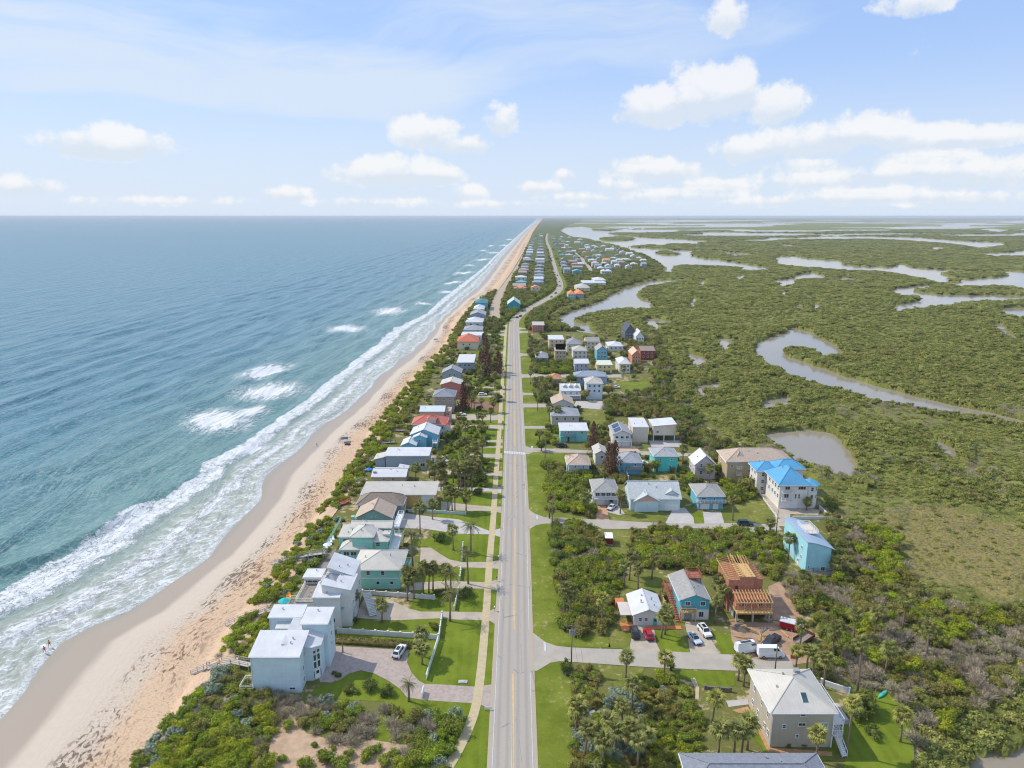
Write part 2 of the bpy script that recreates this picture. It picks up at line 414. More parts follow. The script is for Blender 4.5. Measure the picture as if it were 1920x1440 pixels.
# ---- ocean
def ocean_material():
    m = bpy.data.materials.new('sea_water'); m.use_nodes = True; T = NT(m.node_tree); b = T.n['Principled BSDF']
    geo = T.node('ShaderNodeNewGeometry').outputs['Position']
    q, s, patch, t = T.attr('q'), T.attr('s'), T.attr('patch'), T.attr('t')
    st = T.xyz(T.m('MULTIPLY', s, 1.0), T.m('MULTIPLY', t, 0.25), 0.0)
    n_big = T.noise(T.xyz(T.m('MULTIPLY', s, 0.05), T.m('MULTIPLY', t, 0.05), 0.0), 1.0, 4, 0.6)
    n_mid = T.noise(geo, 0.28, 5, 0.62, 0.6); n_fin = T.noise(geo, 1.3, 4, 0.65, 1.2)
    vor = T.node('ShaderNodeTexVoronoi', feature='DISTANCE_TO_EDGE'); T.l.new(T.xyz(*[T.m('ADD', a, T.m('MULTIPLY', n_mid, 6.0)) for a in T.sep(geo)[:2]], 0.0), vor.inputs['Vector']); vor.inputs['Scale'].default_value = 0.42
    lace = T.ss(vor.outputs[0], 0.16, 0.02)
    # how much white water: dense belt between q .42 and 1, lace towards the sand, thin line at the edge
    qn = T.m('ADD', q, T.m('MULTIPLY', T.m('SUBTRACT', n_big, 0.5), 0.34))
    belt = T.m('MAXIMUM', T.m('MULTIPLY', T.ss(qn, 0.54, 0.74), T.ss(qn, 1.05, 0.97)), T.m('MULTIPLY', T.m('MULTIPLY', T.ss(qn, 0.22, 0.34), T.ss(qn, 0.50, 0.42)), 0.9))
    dense = T.ss(T.m('ADD', T.m('MULTIPLY', belt, 0.50), T.m('ADD', T.m('MULTIPLY', T.m('SUBTRACT', n_fin, 0.5), 1.2), T.m('MULTIPLY', T.m('SUBTRACT', n_mid, 0.5), 0.7))), 0.20, 0.50)
    inner = T.m('MULTIPLY', T.ss(q, 0.66, 0.40), T.m('GREATER_THAN', q, -0.3))
    laced = T.m('MULTIPLY', T.m('MULTIPLY', inner, T.m('MULTIPLY_ADD', lace, 0.75, 0.26)), T.ss(n_mid, 0.30, 0.62))
    sn = T.m('ADD', s, T.m('MULTIPLY', T.m('SUBTRACT', n_big, 0.5), 5.0))
    edge = T.m('MULTIPLY', T.m('MULTIPLY', T.ss(sn, 2.6, 1.2), T.ss(n_fin, 0.25, 0.6)), 0.8)
    n_st = T.noise(T.xyz(T.m('MULTIPLY', s, 0.55), T.m('MULTIPLY', t, 0.10), 0.0), 1.0, 5, 0.65, 0.5)
    pt = T.ss(T.m('ADD', T.m('MULTIPLY', patch, 0.85), T.m('ADD', T.m('MULTIPLY', T.m('SUBTRACT', n_st, 0.5), 2.0), T.m('MULTIPLY', T.m('SUBTRACT', n_fin, 0.5), 0.9))), 0.20, 0.58)
    pt = T.m('MULTIPLY', pt, T.ss(patch, 0.0, 0.15))
    streak = T.m('MULTIPLY', T.ss(T.m('ADD', patch, T.m('MULTIPLY', lace, 0.25)), 0.08, 0.5), T.m('MULTIPLY', lace, 0.55))
    foam = T.m('MAXIMUM', T.m('MAXIMUM', dense, laced), T.m('MAXIMUM', edge, T.m('MAXIMUM', pt, streak)), clamp=True)
    deep = T.mix(T.ss(n_big, 0.3, 0.7), lin((62, 111, 125)), lin((76, 125, 137)))
    green = T.mix(T.ss(n_big, 0.3, 0.7), lin((82, 122, 120)), lin((96, 134, 128)))
    shallow = T.mix(n_mid, lin((140, 150, 134)), lin((160, 160, 142)))
    c = T.mix(T.ss(T.m('ADD', s, T.m('MULTIPLY', T.m('SUBTRACT', n_big, 0.5), 60.0)), 150.0, 30.0), deep, green)
    c = T.mix(T.ss(q, 1.0, 0.35), c, shallow)
    c = T.mix(T.ss(n_mid, 0.35, 0.75, 0.0, 0.18), c, lin((130, 168, 172)))
    c = T.mix(foam, c, (0.68, 0.69, 0.685))
    T.l.new(c, b.inputs['Base Color'])
    T.l.new(T.m('MULTIPLY_ADD', foam, 0.5, 0.30), b.inputs['Roughness'])
    b.inputs['IOR'].default_value = 1.33
    b.inputs['Specular IOR Level'].default_value = 0.30
    sw = T.noise(T.xyz(T.m('MULTIPLY', s, 0.085), T.m('MULTIPLY', t, 0.016), 0.0), 1.0, 4, 0.5, 0.4)
    rip = T.noise(T.xyz(T.m('MULTIPLY', s, 0.42), T.m('MULTIPLY', t, 0.14), 0.0), 1.0, 4, 0.6)
    hgt = T.m('ADD', T.m('MULTIPLY', sw, 5.0), T.m('ADD', T.m('MULTIPLY', rip, 0.75), T.m('MULTIPLY', foam, 0.25)))
    bn = T.node('ShaderNodeBump'); bn.inputs['Strength'].default_value = 0.85; bn.inputs['Distance'].default_value = 1.0
    T.l.new(hgt, bn.inputs['Height']); T.l.new(bn.outputs[0], b.inputs['Normal'])
    return m
def build_ocean():
    ys = rows(55, 45000, 0.0065, 0.9)
    S = np.concatenate([np.arange(-3, 70, 0.9), np.arange(70, 320, 3.0), np.geomspace(320, 60000, 60)])
    Y, SS = np.meshgrid(ys, S, indexing='ij')
    X = f_water(Y) - SS
    X += 1.3 * np.sin(Y * 0.11) * np.clip(1 - SS / 25, 0, 1) + 2.2 * (fbm(Y * 0.045, SS * 0, 5) - 0.5) * np.clip(1 - SS / 60, 0, 1)
    so = np.maximum(f_water(Y) - f_out(Y), 4.0); q = SS / so
    scst = np.maximum(f_water(Y) - f_crest(Y), 5.0)
    wob = (fbm(Y * 0.02, SS * 0.012, 3) - 0.5)
    amp = np.clip(SS / 60, 0, 1) * np.clip(1 - (SS - 250) / 400, 0, 1)
    z = 0.62 * np.sin((SS - scst) * 0.30 + wob * 7) * amp * (0.5 + fbm(Y * 0.012, SS * 0.02, 9))
    z += 0.5 * np.sin((SS - scst) * 0.165 + 1.0 + wob * 9 + Y * 0.004) * amp
    cr = np.exp(-((SS - scst) / np.where(SS > scst, 4.5, 2.0)) ** 2) * np.clip((300 - Y) / 120, 0.25, 1)
    z += 1.9 * cr * (0.6 + 0.6 * fbm(Y * 0.02, SS * 0, 21))
    z = z * np.clip(SS / 12, 0, 1) + np.clip(q, 0, 1) * 0.15 + np.where(q < 1, 0.25 * (fbm(X * 0.25, Y * 0.25, 4) - 0.5) * np.clip(SS / 10, 0, 1), 0)
    z = np.where(SS < 0, SS * 0.25, z)
    fw = Y * math.cos(PITCH) - (SEA_Z - CAM_H) * math.sin(PITCH)
    PX = 960 + FPX * X / fw; PY = 720 - FPX * (Y * math.sin(PITCH) + (SEA_Z - CAM_H) * math.cos(PITCH)) / fw
    patch = np.zeros_like(X)
    for (cx, cy, rx, ry, tl) in [(650,617,44,8,0.0),(730,584,36,8,-0.1),(497,697,60,12,-0.22),(505,735,75,18,-0.1),(410,790,72,26,-0.05),(470,775,40,12,-0.2),(470,845,45,9,-.2),
                                 (870,512,22,2.6,-.1),(905,487,18,2,-.1),(925,474,14,1.7,0),(850,530,22,2.6,-.1),(880,498,12,1.6,0),(945,460,12,1.4,0),(955,449,8,1.2,0),(920,461,8,1.2,0),(795,570,18,3,0),(840,548,18,2.5,0),(905,470,10,1.2,0)]:
        a, b = PX - cx, PY - cy; a, b = a * math.cos(tl) + b * math.sin(tl), -a * math.sin(tl) + b * math.cos(tl)
        patch = np.maximum(patch, 1.15 - np.sqrt((a / rx) ** 2 + (b / ry) ** 2))
    patch = np.clip(patch, 0, 1)
    z += 0.5 * np.clip(patch, 0, .5)
    v = np.stack([X, Y, SEA_Z + z], -1).reshape(-1, 3)
    me = npmesh('ocean', v, grid_faces(len(ys), len(S))[:, ::-1], [ocean_material()], True,
                attrs=dict(q=q, s=SS, t=Y, patch=patch))
    setp(node_obj('ocean', me), kind='structure')
build_ocean()

# ---- beach and dune face
def sand_material():
    m = bpy.data.materials.new('beach_sand'); m.use_nodes = True; T = NT(m.node_tree); b = T.n['Principled BSDF']
    geo = T.node('ShaderNodeNewGeometry').outputs['Position']
    a, t, d = T.attr('a'), T.attr('t'), T.attr('d')
    nb_ = T.noise(T.xyz(T.m('MULTIPLY', d, 0.10), T.m('MULTIPLY', t, 0.03), 0.0), 1.0, 4, 0.6)
    nf = T.noise(geo, 0.9, 5, 0.65)
    an = T.m('ADD', a, T.m('MULTIPLY', T.m('SUBTRACT', nb_, 0.5), 0.22))
    wet = T.ss(T.m('ADD', a, T.m('MULTIPLY', T.m('SUBTRACT', nb_, 0.5), 0.12)), 0.36, 0.28)
    wash = T.ss(a, 0.13, 0.02)
    pale = T.mix(nf, lin((190, 176, 158)), lin((206, 191, 172)))
    orange = T.mix(nf, lin((196, 166, 136)), lin((208, 182, 153)))
    c = T.mix(T.ss(an, 0.62, 0.80), pale, orange)
    c = T.mix(wet, c, lin((168, 153, 136)))
    c = T.mix(T.m('MULTIPLY', wash, 0.55), c, lin((148, 140, 118)))
    # tyre tracks along the shore
    tr = T.m('ABSOLUTE', T.m('SINE', T.m('MULTIPLY', T.m('ADD', d, T.m('MULTIPLY', nb_, 5.0)), 1.9)))
    trk = T.m('MULTIPLY', T.m('MULTIPLY', T.ss(tr, 0.28, 0.05), T.ss(an, 0.40, 0.46)), T.ss(an, 0.66, 0.58))
    c = T.mix(T.m('MULTIPLY', T.m('MULTIPLY', trk, T.ss(nf, 0.4, 0.6)), 0.30), c, lin((178, 158, 138)))
    # wrack line of dry seaweed
    w1 = T.noise(T.xyz(T.m('MULTIPLY', d, 1.1), T.m('MULTIPLY', t, 0.5), 0.0), 1.0, 6, 0.68, 0.8)
    w2 = T.noise(T.xyz(T.m('MULTIPLY', d, 0.06), T.m('MULTIPLY', t, 0.035), 4.0), 1.0, 3, 0.6)
    band = T.m('MULTIPLY', T.ss(T.m('ADD', a, T.m('MULTIPLY', T.m('SUBTRACT', w2, 0.5), 0.3)), 0.52, 0.62), T.ss(a, 1.05, 0.80))
    wr = T.m('MULTIPLY', T.ss(T.m('ADD', w1, T.m('MULTIPLY', T.m('SUBTRACT', w2, 0.5), 0.5)), 0.525, 0.59), band)
    c = T.mix(T.m('MULTIPLY', wr, 0.85), c, lin((88, 68, 54)))
    # footprints
    c = T.mix(T.m('MULTIPLY', T.m('MULTIPLY', T.ss(T.noise(geo, 2.2, 3, 0.6), 0.50, 0.62), T.ss(an, 0.46, 0.66)), 0.50), c, lin((158, 124, 98)))
    T.l.new(c, b.inputs['Base Color'])
    T.l.new(T.m('MULTIPLY_ADD', T.m('MAXIMUM', wet, wash), -0.55, 0.9), b.inputs['Roughness'])
    T.l.new(T.m('MULTIPLY_ADD', wash, 0.25, 0.15), b.inputs['Specular IOR Level'])
    bn = T.node('ShaderNodeBump'); bn.inputs['Strength'].default_value = 0.45; bn.inputs['Distance'].default_value = 0.35
    T.l.new(T.m('ADD', T.m('MULTIPLY', T.m('MULTIPLY', nf, T.ss(a, 0.35, 0.55)), 1.0), T.m('MULTIPLY', wr, 0.5)), bn.inputs['Height']); T.l.new(bn.outputs[0], b.inputs['Normal'])
    return m
def beach_z(a):
    return np.interp(a, [-0.4, 0, 0.35, 0.75, 1.0, 1.25, 1.6, 2.0], [-6.2, -4.62, -4.15, -3.5, -3.0, -1.2, 0.0, 0.3])
def build_beach():
    ys = rows(55, 40000, 0.0075, 1.0)
    A = np.concatenate([np.linspace(-0.4, 1.0, 50), np.linspace(1.03, 2.0, 26)])
    Y, AA = np.meshgrid(ys, A, indexing='ij')
    xw, xt, xd = f_water(Y), f_toe(Y), f_dune(Y)
    xt = xt + 3.0 * (fbm(Y * 0.06, Y * 0, 31) - 0.5) * np.clip(Y / 200, .5, 3)
    X = np.where(AA <= 1, xw + (xt - xw) * AA, xt + (xd - xt) * (AA - 1))
    Z = beach_z(AA) + np.where(AA > 0.9, 0.5 * (fbm(X * 0.15, Y * 0.15, 8) - 0.5), 0.10 * (fbm(X * 0.1, Y * 0.1, 8) - 0.5))
    me = npmesh('beach', np.stack([X, Y, Z], -1).reshape(-1, 3), grid_faces(len(ys), len(A)), [sand_material()], True, attrs=dict(a=AA, t=Y, d=X - xw))
    setp(node_obj('beach', me), kind='structure')
build_beach()

# ---- land: upland of the barrier island, falling below the marsh water on the far side
UPL = [(1700,1440),(1680,1380),(1640,1310),(1600,1240),(1570,1180),(1560,1100),(1565,1040),(1556,960),(1530,930),(1500,885),(1420,850),(1350,815),(1300,770),(1260,725),(1235,690),(1240,655),(1215,640),(1150,632),
       (1052,634),(1030,612),(1021,594),(1044,577),(1085,560),(1116,549),(1180,533),(1236,515),(1240,500),(1206,478),(1130,460),(1085,448),(1062,440),(1048,432),(1066,421),(1090,415)]
_u = UA(UPL, 0.0)
_u = _u[np.concatenate([[True], np.diff(np.maximum.accumulate(_u[:, 1])) > 0])]
def f_upl(y): return np.interp(y, _u[:, 1], _u[:, 0], left=_u[0, 0] * 1.0, right=None) + np.where(np.asarray(y) > _u[-1, 1], (np.asarray(y) - _u[-1, 1]) * 0.1, 0)
def land_material():
    m = bpy.data.materials.new('dry_ground'); m.use_nodes = True; T = NT(m.node_tree); b = T.n['Principled BSDF']
    geo = T.node('ShaderNodeNewGeometry').outputs['Position']
    n1, n2, n3 = T.noise(geo, 0.05, 5, 0.62), T.noise(geo, 0.4, 5, 0.65), T.noise(geo, 2.5, 4, 0.6)
    g = T.mix(n2, lin((96, 102, 52)), lin((130, 126, 70)))
    s = T.mix(n3, lin((176, 154, 122)), lin((200, 178, 146)))
    c = T.mix(T.ss(T.m('ADD', n1, T.m('MULTIPLY', T.m('SUBTRACT', n2, 0.5), 0.8)), 0.56, 0.68), g, s)
    c = T.mix(T.ss(n3, 0.4, 0.8, 0.0, 0.35), c, lin((70, 72, 36)))
    T.l.new(c, b.inputs['Base Color']); b.inputs['Roughness'].default_value = 0.95; b.inputs['Specular IOR Level'].default_value = 0.1
    bn = T.node('ShaderNodeBump'); bn.inputs['Strength'].default_value = 0.5; bn.inputs['Distance'].default_value = 0.3
    T.l.new(T.m('ADD', n2, n3), bn.inputs['Height']); T.l.new(bn.outputs[0], b.inputs['Normal'])
    return m
LAND = land_material()
def build_land():
    ys = rows(55, 42000, 0.012, 2.0); A = np.concatenate([np.linspace(0, 1, 24), [1.04, 1.10, 1.2]])
    Y, AA = np.meshgrid(ys, A, indexing='ij')
    x0 = f_dune(Y) - 0.5; x1 = f_upl(Y)
    X = np.where(AA <= 1, x0 + (x1 - x0) * AA, x1 + (AA - 1) * 90)
    Z = np.interp(AA, [0, 0.02, 1, 1.1, 1.2], [0.1, -0.02, -0.02, -1.6, -3.2])
    me = npmesh('ground', np.stack([X, Y, Z], -1).reshape(-1, 3), grid_faces(len(ys), len(A)), [LAND], True)
    setp(node_obj('ground', me), kind='structure')
build_land()

# ---- marsh: water sheet, mangrove canopy standing in it
def water_material():
    m = bpy.data.materials.new('lagoon_water'); m.use_nodes = True; T = NT(m.node_tree); b = T.n['Principled BSDF']
    geo = T.node('ShaderNodeNewGeometry').outputs['Position']
    n1 = T.noise(geo, 0.012, 4, 0.6)
    T.l.new(T.mix(n1, lin((140, 126, 104)), lin((154, 147, 132))), b.inputs['Base Color'])
    b.inputs['Roughness'].default_value = 0.12; b.inputs['IOR'].default_value = 1.33; b.inputs['Specular IOR Level'].default_value = 0.6
    bn = T.node('ShaderNodeBump'); bn.inputs['Strength'].default_value = 0.06; bn.inputs['Distance'].default_value = 0.3
    T.l.new(T.noise(geo, 0.5, 3, 0.6), bn.inputs['Height']); T.l.new(bn.outputs[0], b.inputs['Normal'])
    return m
LAGOON = water_material()
_ys = rows(55, 45000, 0.03, 4.0)
_X = np.stack([f_upl(_ys) + 4, np.maximum(f_upl(_ys) + 100, _ys * 1.0), np.full_like(_ys, 60000.0)], -1)
setp(node_obj('lagoon_water', npmesh('lagoon_water', np.stack([_X, np.repeat(_ys[:, None], 3, 1), np.full_like(_X, MARSH_Z)], -1).reshape(-1, 3), grid_faces(len(_ys), 3), [LAGOON])), kind='structure')

def Zm(pts): return UA([(1020 + x / 2.1333, 400 + y / 2.1333) for x, y in pts], MARSH_Z)
WET = [Zm(p) for p in [
 [(835,545),(850,520),(900,495),(975,470),(1000,455),(1050,470),(1100,495),(1150,520),(1195,555),(1190,562),(1110,568),(1085,545),(1030,530),(975,533),(955,548),(985,575),(1040,595),(1100,615),(1200,650),(1350,695),(1500,735),(1650,770),(1800,800),(1920,828),(2020,850),(2020,868),(1920,840),(1800,818),(1650,795),(1500,775),(1350,745),(1200,705),(1080,672),(1000,645),(950,622),(880,590),(845,565)],
 [(868,893),(900,878),(957,872),(1048,866),(1113,871),(1158,885),(1199,915),(1224,964),(1256,1017),(1234,1052),(1180,1035),(1113,1013),(1047,990),(994,981),(957,936),(891,907)],
 [(40,420),(90,395),(200,360),(340,285),(420,270),(570,262),(560,268),(430,285),(400,300),(365,330),(425,350),(450,378),(350,378),(250,382),(180,400),(125,425),(125,440),(175,440),(190,465),(215,475),(215,500),(150,505),(70,500),(100,470),(85,440)],
 [(380,430),(430,420),(525,432),(500,440),(450,445),(462,470),(450,472),(435,445)],
 [(685,505),(720,500),(785,505),(760,515),(735,535),(710,525)],
 [(570,540),(580,555),(600,565),(670,580),(640,595),(610,605),(590,590),(575,570)],
 [(490,640),(508,632),(515,690),(500,700)], [(870,760),(900,740),(960,735),(1000,745),(950,765),(900,775)], [(470,770),(520,757),(590,760),(560,775),(500,782)],
 [(600,690),(680,680),(720,672),(700,690),(640,700)], [(610,700),(630,705),(650,725),(630,728)],
 [(45,80),(85,57),(150,53),(185,58),(240,72),(290,88),(420,98),(560,104),(660,112),(640,122),(690,140),(700,150),(810,160),(835,165),(760,168),(690,150),(600,153),(590,168),(640,180),(700,185),(760,195),(880,215),(910,223),(850,228),(780,228),(780,215),(700,210),(540,205),(510,225),(520,235),(430,238),(430,230),(440,205),(400,170),(340,145),(290,130),(200,110),(150,98),(80,92)],
 [(920,172),(1000,172),(1100,185),(1200,190),(1190,200),(1240,212),(1380,215),(1420,203),(1500,220),(1700,230),(1920,232),(2000,232),(2000,305),(1920,300),(1850,288),(1650,288),(1560,270),(1450,245),(1350,230),(1200,225),(1050,215),(950,205),(920,195)],
 [(1385,310),(1430,295),(1560,285),(1545,295),(1490,305),(1490,315),(1600,325),(1920,330),(2000,328),(2000,345),(1920,345),(1700,350),(1640,362),(1530,375),(1440,383),(1395,382),(1385,372),(1440,360),(1520,345),(1500,330),(1420,325),(1380,310)],
 [(1808,385),(1840,380),(1920,378),(2000,376),(2000,415),(1920,412),(1840,405)], [(1790,432),(1830,445),(1890,495),(1880,498),(1840,475)],
 [(900,268),(980,262),(1010,245),(1060,235),(1130,250),(1140,258),(1060,258),(1000,265),(1010,280),(960,290),(940,280)],
 [(575,365),(590,340),(615,338),(600,355),(610,375)], [(615,268),(650,265),(645,288),(625,290)], [(940,310),(965,308),(970,328),(955,332)], [(1175,340),(1200,372),(1175,372)],
 [(1070,360),(1100,362),(1098,378),(1075,382)], [(1005,368),(1040,366),(1042,375),(1010,377)], [(1540,135),(1610,136),(1610,142),(1545,143)], [(1740,160),(1870,155),(1870,150),(2000,150),(2000,172),(1780,168)],
 [(720,110),(780,108),(880,103),(900,95),(1000,99),(1090,92),(1300,92),(1500,97),(1660,110),(1850,118),(1840,130),(1740,138),(1700,130),(1620,122),(1450,108),(1300,102),(1100,104),(950,106),(880,112)],
 [(940,125),(1010,128),(1000,133),(950,130)], [(1160,258),(1240,258),(1250,265),(1180,266)], [(770,250),(810,250),(800,262),(765,260)],
 [(1530,885),(1550,888),(1600,925),(1650,945),(1650,968),(1625,965),(1590,930)], [(855,368),(866,368),(866,380),(856,380)]]]
WET += [UA([(1400 + x / 2.88, 940 + y / 2.88) for x, y in p], MARSH_Z) for p in [
 [(1185,1350),(1250,1374),(1400,1377),(1470,1330),(1520,1285),(1560,1290),(1560,1460),(1210,1460)],
 [(1140,740),(1180,755),(1240,800),(1225,815),(1160,775)]]]
_r = random.Random(5)
for k in range(75):                                         # far slivers of open water
    py = 413.0 + 28 * _r.random() ** 1.6; px = _r.uniform(1070, 2000); w = _r.uniform(18, 110); h = max(0.4, (py - 405) * _r.uniform(0.03, 0.10))
    WET.append(UA([(px + w * math.cos(a), py + h * math.sin(a)) for a in np.linspace(0, 6.28, 13)[:-1]], MARSH_Z))
ISLES = [Zm(p) for p in [[(225,103),(250,97),(330,97),(360,105),(300,112),(240,112)], [(340,135),(420,128),(490,132),(490,125),(560,123),(640,130),(700,148),(640,150),(560,148),(450,143)],
 [(450,160),(470,152),(530,160),(530,167),(470,167)], [(1580,242),(1640,238),(1840,240),(1855,252),(1700,265),(1620,255)], [(1625,268),(1660,268),(1655,278),(1630,276)], [(190,63),(280,66),(285,70),(200,69)], [(620,119),(655,120),(650,125),(622,124)]]]
# paler open marsh meadow and dry patches inside the mangrove
MEADOW = [UA(p, MARSH_Z) for p in [[(1690,960),(1760,945),(1870,975),(1920,990),(1980,1120),(1900,1140),(1800,1125),(1710,1090),(1680,1020)]]]
def wet_mask(x, y):
    d = np.clip(y * 0.006, 1.0, 12)
    jx = x + (fbm(x / 9, y / 9, 41) - 0.5) * 2.0 * d; jy = y + (fbm(x / 9, y / 9, 77) - 0.5) * 2.0 * d * 1.5
    w = np.zeros(x.shape, bool)
    for p in WET:
        for k in (1.0, 0.987, 0.973): w |= pip(jx / k, jy / k, p)   # mangroves on the near bank stand back from the open water
    for p in ISLES: w &= ~pip(jx, jy, p)
    return w
def mangrove_material(name, dark, light, dry):
    m = bpy.data.materials.new(name); m.use_nodes = True; T = NT(m.node_tree); b = T.n['Principled BSDF']
    geo = T.node('ShaderNodeNewGeometry').outputs['Position']
    n1, n2, n3 = T.noise(geo, 0.014, 4, 0.6), T.noise(geo, 0.11, 5, 0.65), T.noise(geo, 0.7, 4, 0.65)
    c = T.mix(T.ss(n2, 0.32, 0.68), lin(dark), lin(light))
    c = T.mix(T.ss(n3, 0.40, 0.75, 0.0, 0.45), c, lin((124, 124, 66)))
    mead = T.attr('meadow')
    dr = T.ss(T.m('ADD', T.m('MULTIPLY', mead, 0.34), T.m('ADD', T.m('MULTIPLY', n1, 0.5), T.m('MULTIPLY', n2, 0.5))), 0.60, 0.78)
    straw = T.mix(T.ss(T.noise(geo, 0.33, 5, 0.7), 0.38, 0.62), lin(dry), lin((152, 136, 84)))
    straw = T.mix(T.ss(T.noise(geo, 1.1, 4, 0.7), 0.48, 0.66), straw, lin((96, 84, 50)))
    c = T.mix(T.m('MULTIPLY', dr, 0.85), c, straw)
    T.l.new(c, b.inputs['Base Color']); b.inputs['Roughness'].default_value = 0.9; b.inputs['Specular IOR Level'].default_value = 0.12
    bn = T.node('ShaderNodeBump'); bn.inputs['Strength'].default_value = 0.9; bn.inputs['Distance'].default_value = 1.2
    T.l.new(T.m('ADD', n3, T.m('MULTIPLY', n2, 2.0)), bn.inputs['Height']); T.l.new(bn.outputs[0], b.inputs['Normal'])
    return m
MANG = mangrove_material('mangrove_leaves', (100, 104, 48), (136, 138, 70), (136, 126, 74))
def canopy_height(x, y, k=1.0):
    big = fbm(x / 26, y / 26, 13); sm = vnoise(x / 4.5, y / 4.5, 99); sm2 = vnoise(x / 2.4, y / 2.4, 55)
    return k * (0.5 + 1.5 * big + 1.2 * sm + 0.5 * sm2)
def in_any(x, y, polys):
    """0..1 with a ragged soft border"""
    acc = np.zeros(x.shape)
    for k in range(6):
        d = np.clip(y * .03, 6, 30) * (1 + k * .8); jx = x + (fbm(x / 17, y / 17, 200 + k) - .5) * 2 * d; jy = y + (fbm(x / 17, y / 17, 300 + k) - .5) * 2 * d; r = np.zeros(x.shape, bool)
        for p in polys: r |= pip(jx, jy, p)
        acc += r / 6.0
    return acc
def marsh_form(x, y):
    """0 on the dense mangrove ridges (along the channels and in winding bands), 1 on the low flats between"""
    d = np.clip(y * .022, 8, 60); edge = np.zeros(x.shape, bool)
    for ox, oy in ((1, 0), (-1, 0), (0, 1.6), (0, -1.6)): edge |= wet_mask(x + ox * d, y + oy * d)
    lv = np.clip(np.log2(np.clip(y * .075, 32, 400) / 32), 0, 3.6); rid = 0
    for k in range(5):                                       # band width grows in steps with distance, without shearing the pattern
        wk = np.clip(1 - np.abs(lv - k), 0, 1); L_ = 32 * 2 ** k; rid = rid + wk * np.abs(fbm((x * .8 + y * .6) / L_, (y * .8 - x * .6) / (L_ * .75), 71 + k) - .5) * 2
    flat = np.clip((rid - .10) / .16, 0, 1) * (1 - edge)
    return flat
def marsh_h(x, y, mead, flat):
    lv = np.log2(np.clip(y / 900, 1, 12)); h = 0
    for k in range(5): h = h + np.clip(1 - np.abs(lv - k), 0, 1) * canopy_height((x * .83 + y * .56) / 2 ** k + k * 37, (y * .83 - x * .56) / 2 ** k)
    return h * np.where(y < 210, .6, 1) * (1 - 0.70 * mead) * (1 - .45 * flat) * np.clip(.7 + y / 4000, 1, 1.9)
def build_mangrove():
    ys = rows(62, 40000, 0.0055, 1.0)
    ang = np.linspace(-0.06, 1.02, 620)
    Y, A = np.meshgrid(ys, ang, indexing='ij')
    x0 = f_upl(Y) - 2
    X = np.maximum(x0, Y * np.interp(A, [-0.06, 1.02], [-0.06, 1.02]))
    wet = wet_mask(X, Y)
    mead = in_any(X, Y, MEADOW); flat = marsh_form(X, Y)
    h = marsh_h(X, Y, mead, flat)
    h = h * np.clip((X - x0) / 6, 0, 1) + np.where(X <= x0 + 0.1, -2.5, 0)
    Z = np.where(wet, MARSH_Z - 1.3, MARSH_Z + 0.15 + h)
    me = npmesh('mangrove_marsh', np.stack([X, Y, Z], -1).reshape(-1, 3), grid_faces(len(ys), len(ang)), [MANG], True, attrs=dict(meadow=np.maximum(mead, flat * .12)))
    setp(node_obj('mangrove_marsh', me), label='olive green mangrove marsh cut by winding pale water channels', cat='mangroves', kind='stuff')
build_mangrove()

# ---- roads
def road_material():
    m = bpy.data.materials.new('worn_asphalt'); m.use_nodes = True; T = NT(m.node_tree); b = T.n['Principled BSDF']
    geo = T.node('ShaderNodeNewGeometry').outputs['Position']; o = T.m('ABSOLUTE', T.attr('off'))
    n1, n2 = T.noise(T.mapping(geo, 1, .12, 1), 0.5, 4, 0.6), T.noise(geo, 2.2, 4, 0.65)
    c = T.mix(n1, lin((162, 153, 142)), lin((178, 169, 157)))
    lane = T.m('ABSOLUTE', T.m('SUBTRACT', T.m('ABSOLUTE', T.m('SUBTRACT', o, 1.85)), 0.85))     # wheel tracks
    c = T.mix(T.m('MULTIPLY', T.ss(lane, 0.55, 0.1), 0.5), c, lin((148, 140, 131)))
    c = T.mix(T.ss(T.m('ADD', o, T.m('MULTIPLY', n2, 0.6)), 3.9, 4.7), c, lin((176, 162, 140)))    # sandy edges
    c = T.mix(T.ss(n2, 0.5, 0.8, 0.0, 0.25), c, lin((126, 121, 116)))
    v = T.node('ShaderNodeTexVoronoi', feature='DISTANCE_TO_EDGE'); T.l.new(T.mapping(geo, .16, .05, 1), v.inputs[0]); v.inputs['Scale'].default_value = 1.0; v.inputs['Randomness'].default_value = 1.0
    c = T.mix(T.m('MULTIPLY', T.ss(v.outputs[0], 0.012, 0.004), T.ss(n1, .45, .6, 0, .55)), c, lin((96, 92, 90)))
    T.l.new(c, b.inputs['Base Color']); b.inputs['Roughness'].default_value = 0.9; b.inputs['Specular IOR Level'].default_value = 0.2
    return m
ROADM = road_material()
STREETM = mat('side_street_asphalt', lin((172, 163, 150)), rough=0.9, var=0.07, scale=0.3, bump=0.15, bscale=3)
SIDEW = mat('sidewalk_concrete', lin((188, 171, 136)), rough=0.9, var=0.08, scale=0.8)
DRIVE = mat('driveway_concrete', lin((178, 165, 148)), rough=0.9, var=0.10, scale=0.35)
PALEDRIVE = mat('pale_concrete', lin((184, 178, 172)), rough=0.9, var=0.08, scale=0.35)
def paver_material():
    m = bpy.data.materials.new('driveway_pavers'); m.use_nodes = True; T = NT(m.node_tree); b = T.n['Principled BSDF']
    geo = T.node('ShaderNodeNewGeometry').outputs['Position']
    v = T.node('ShaderNodeTexVoronoi'); T.l.new(geo, v.inputs[0]); v.inputs['Scale'].default_value = 1.7
    r = T.node('ShaderNodeSeparateColor'); T.l.new(v.outputs['Color'], r.inputs[0])
    c = T.mix(r.outputs[0], lin((146, 130, 122)), lin((176, 162, 152)))
    T.l.new(T.mix(T.noise(geo, 0.5, 4), c, lin((176, 160, 148))), b.inputs['Base Color']); b.inputs['Roughness'].default_value = 0.9
    return m
PAVERS = paver_material()
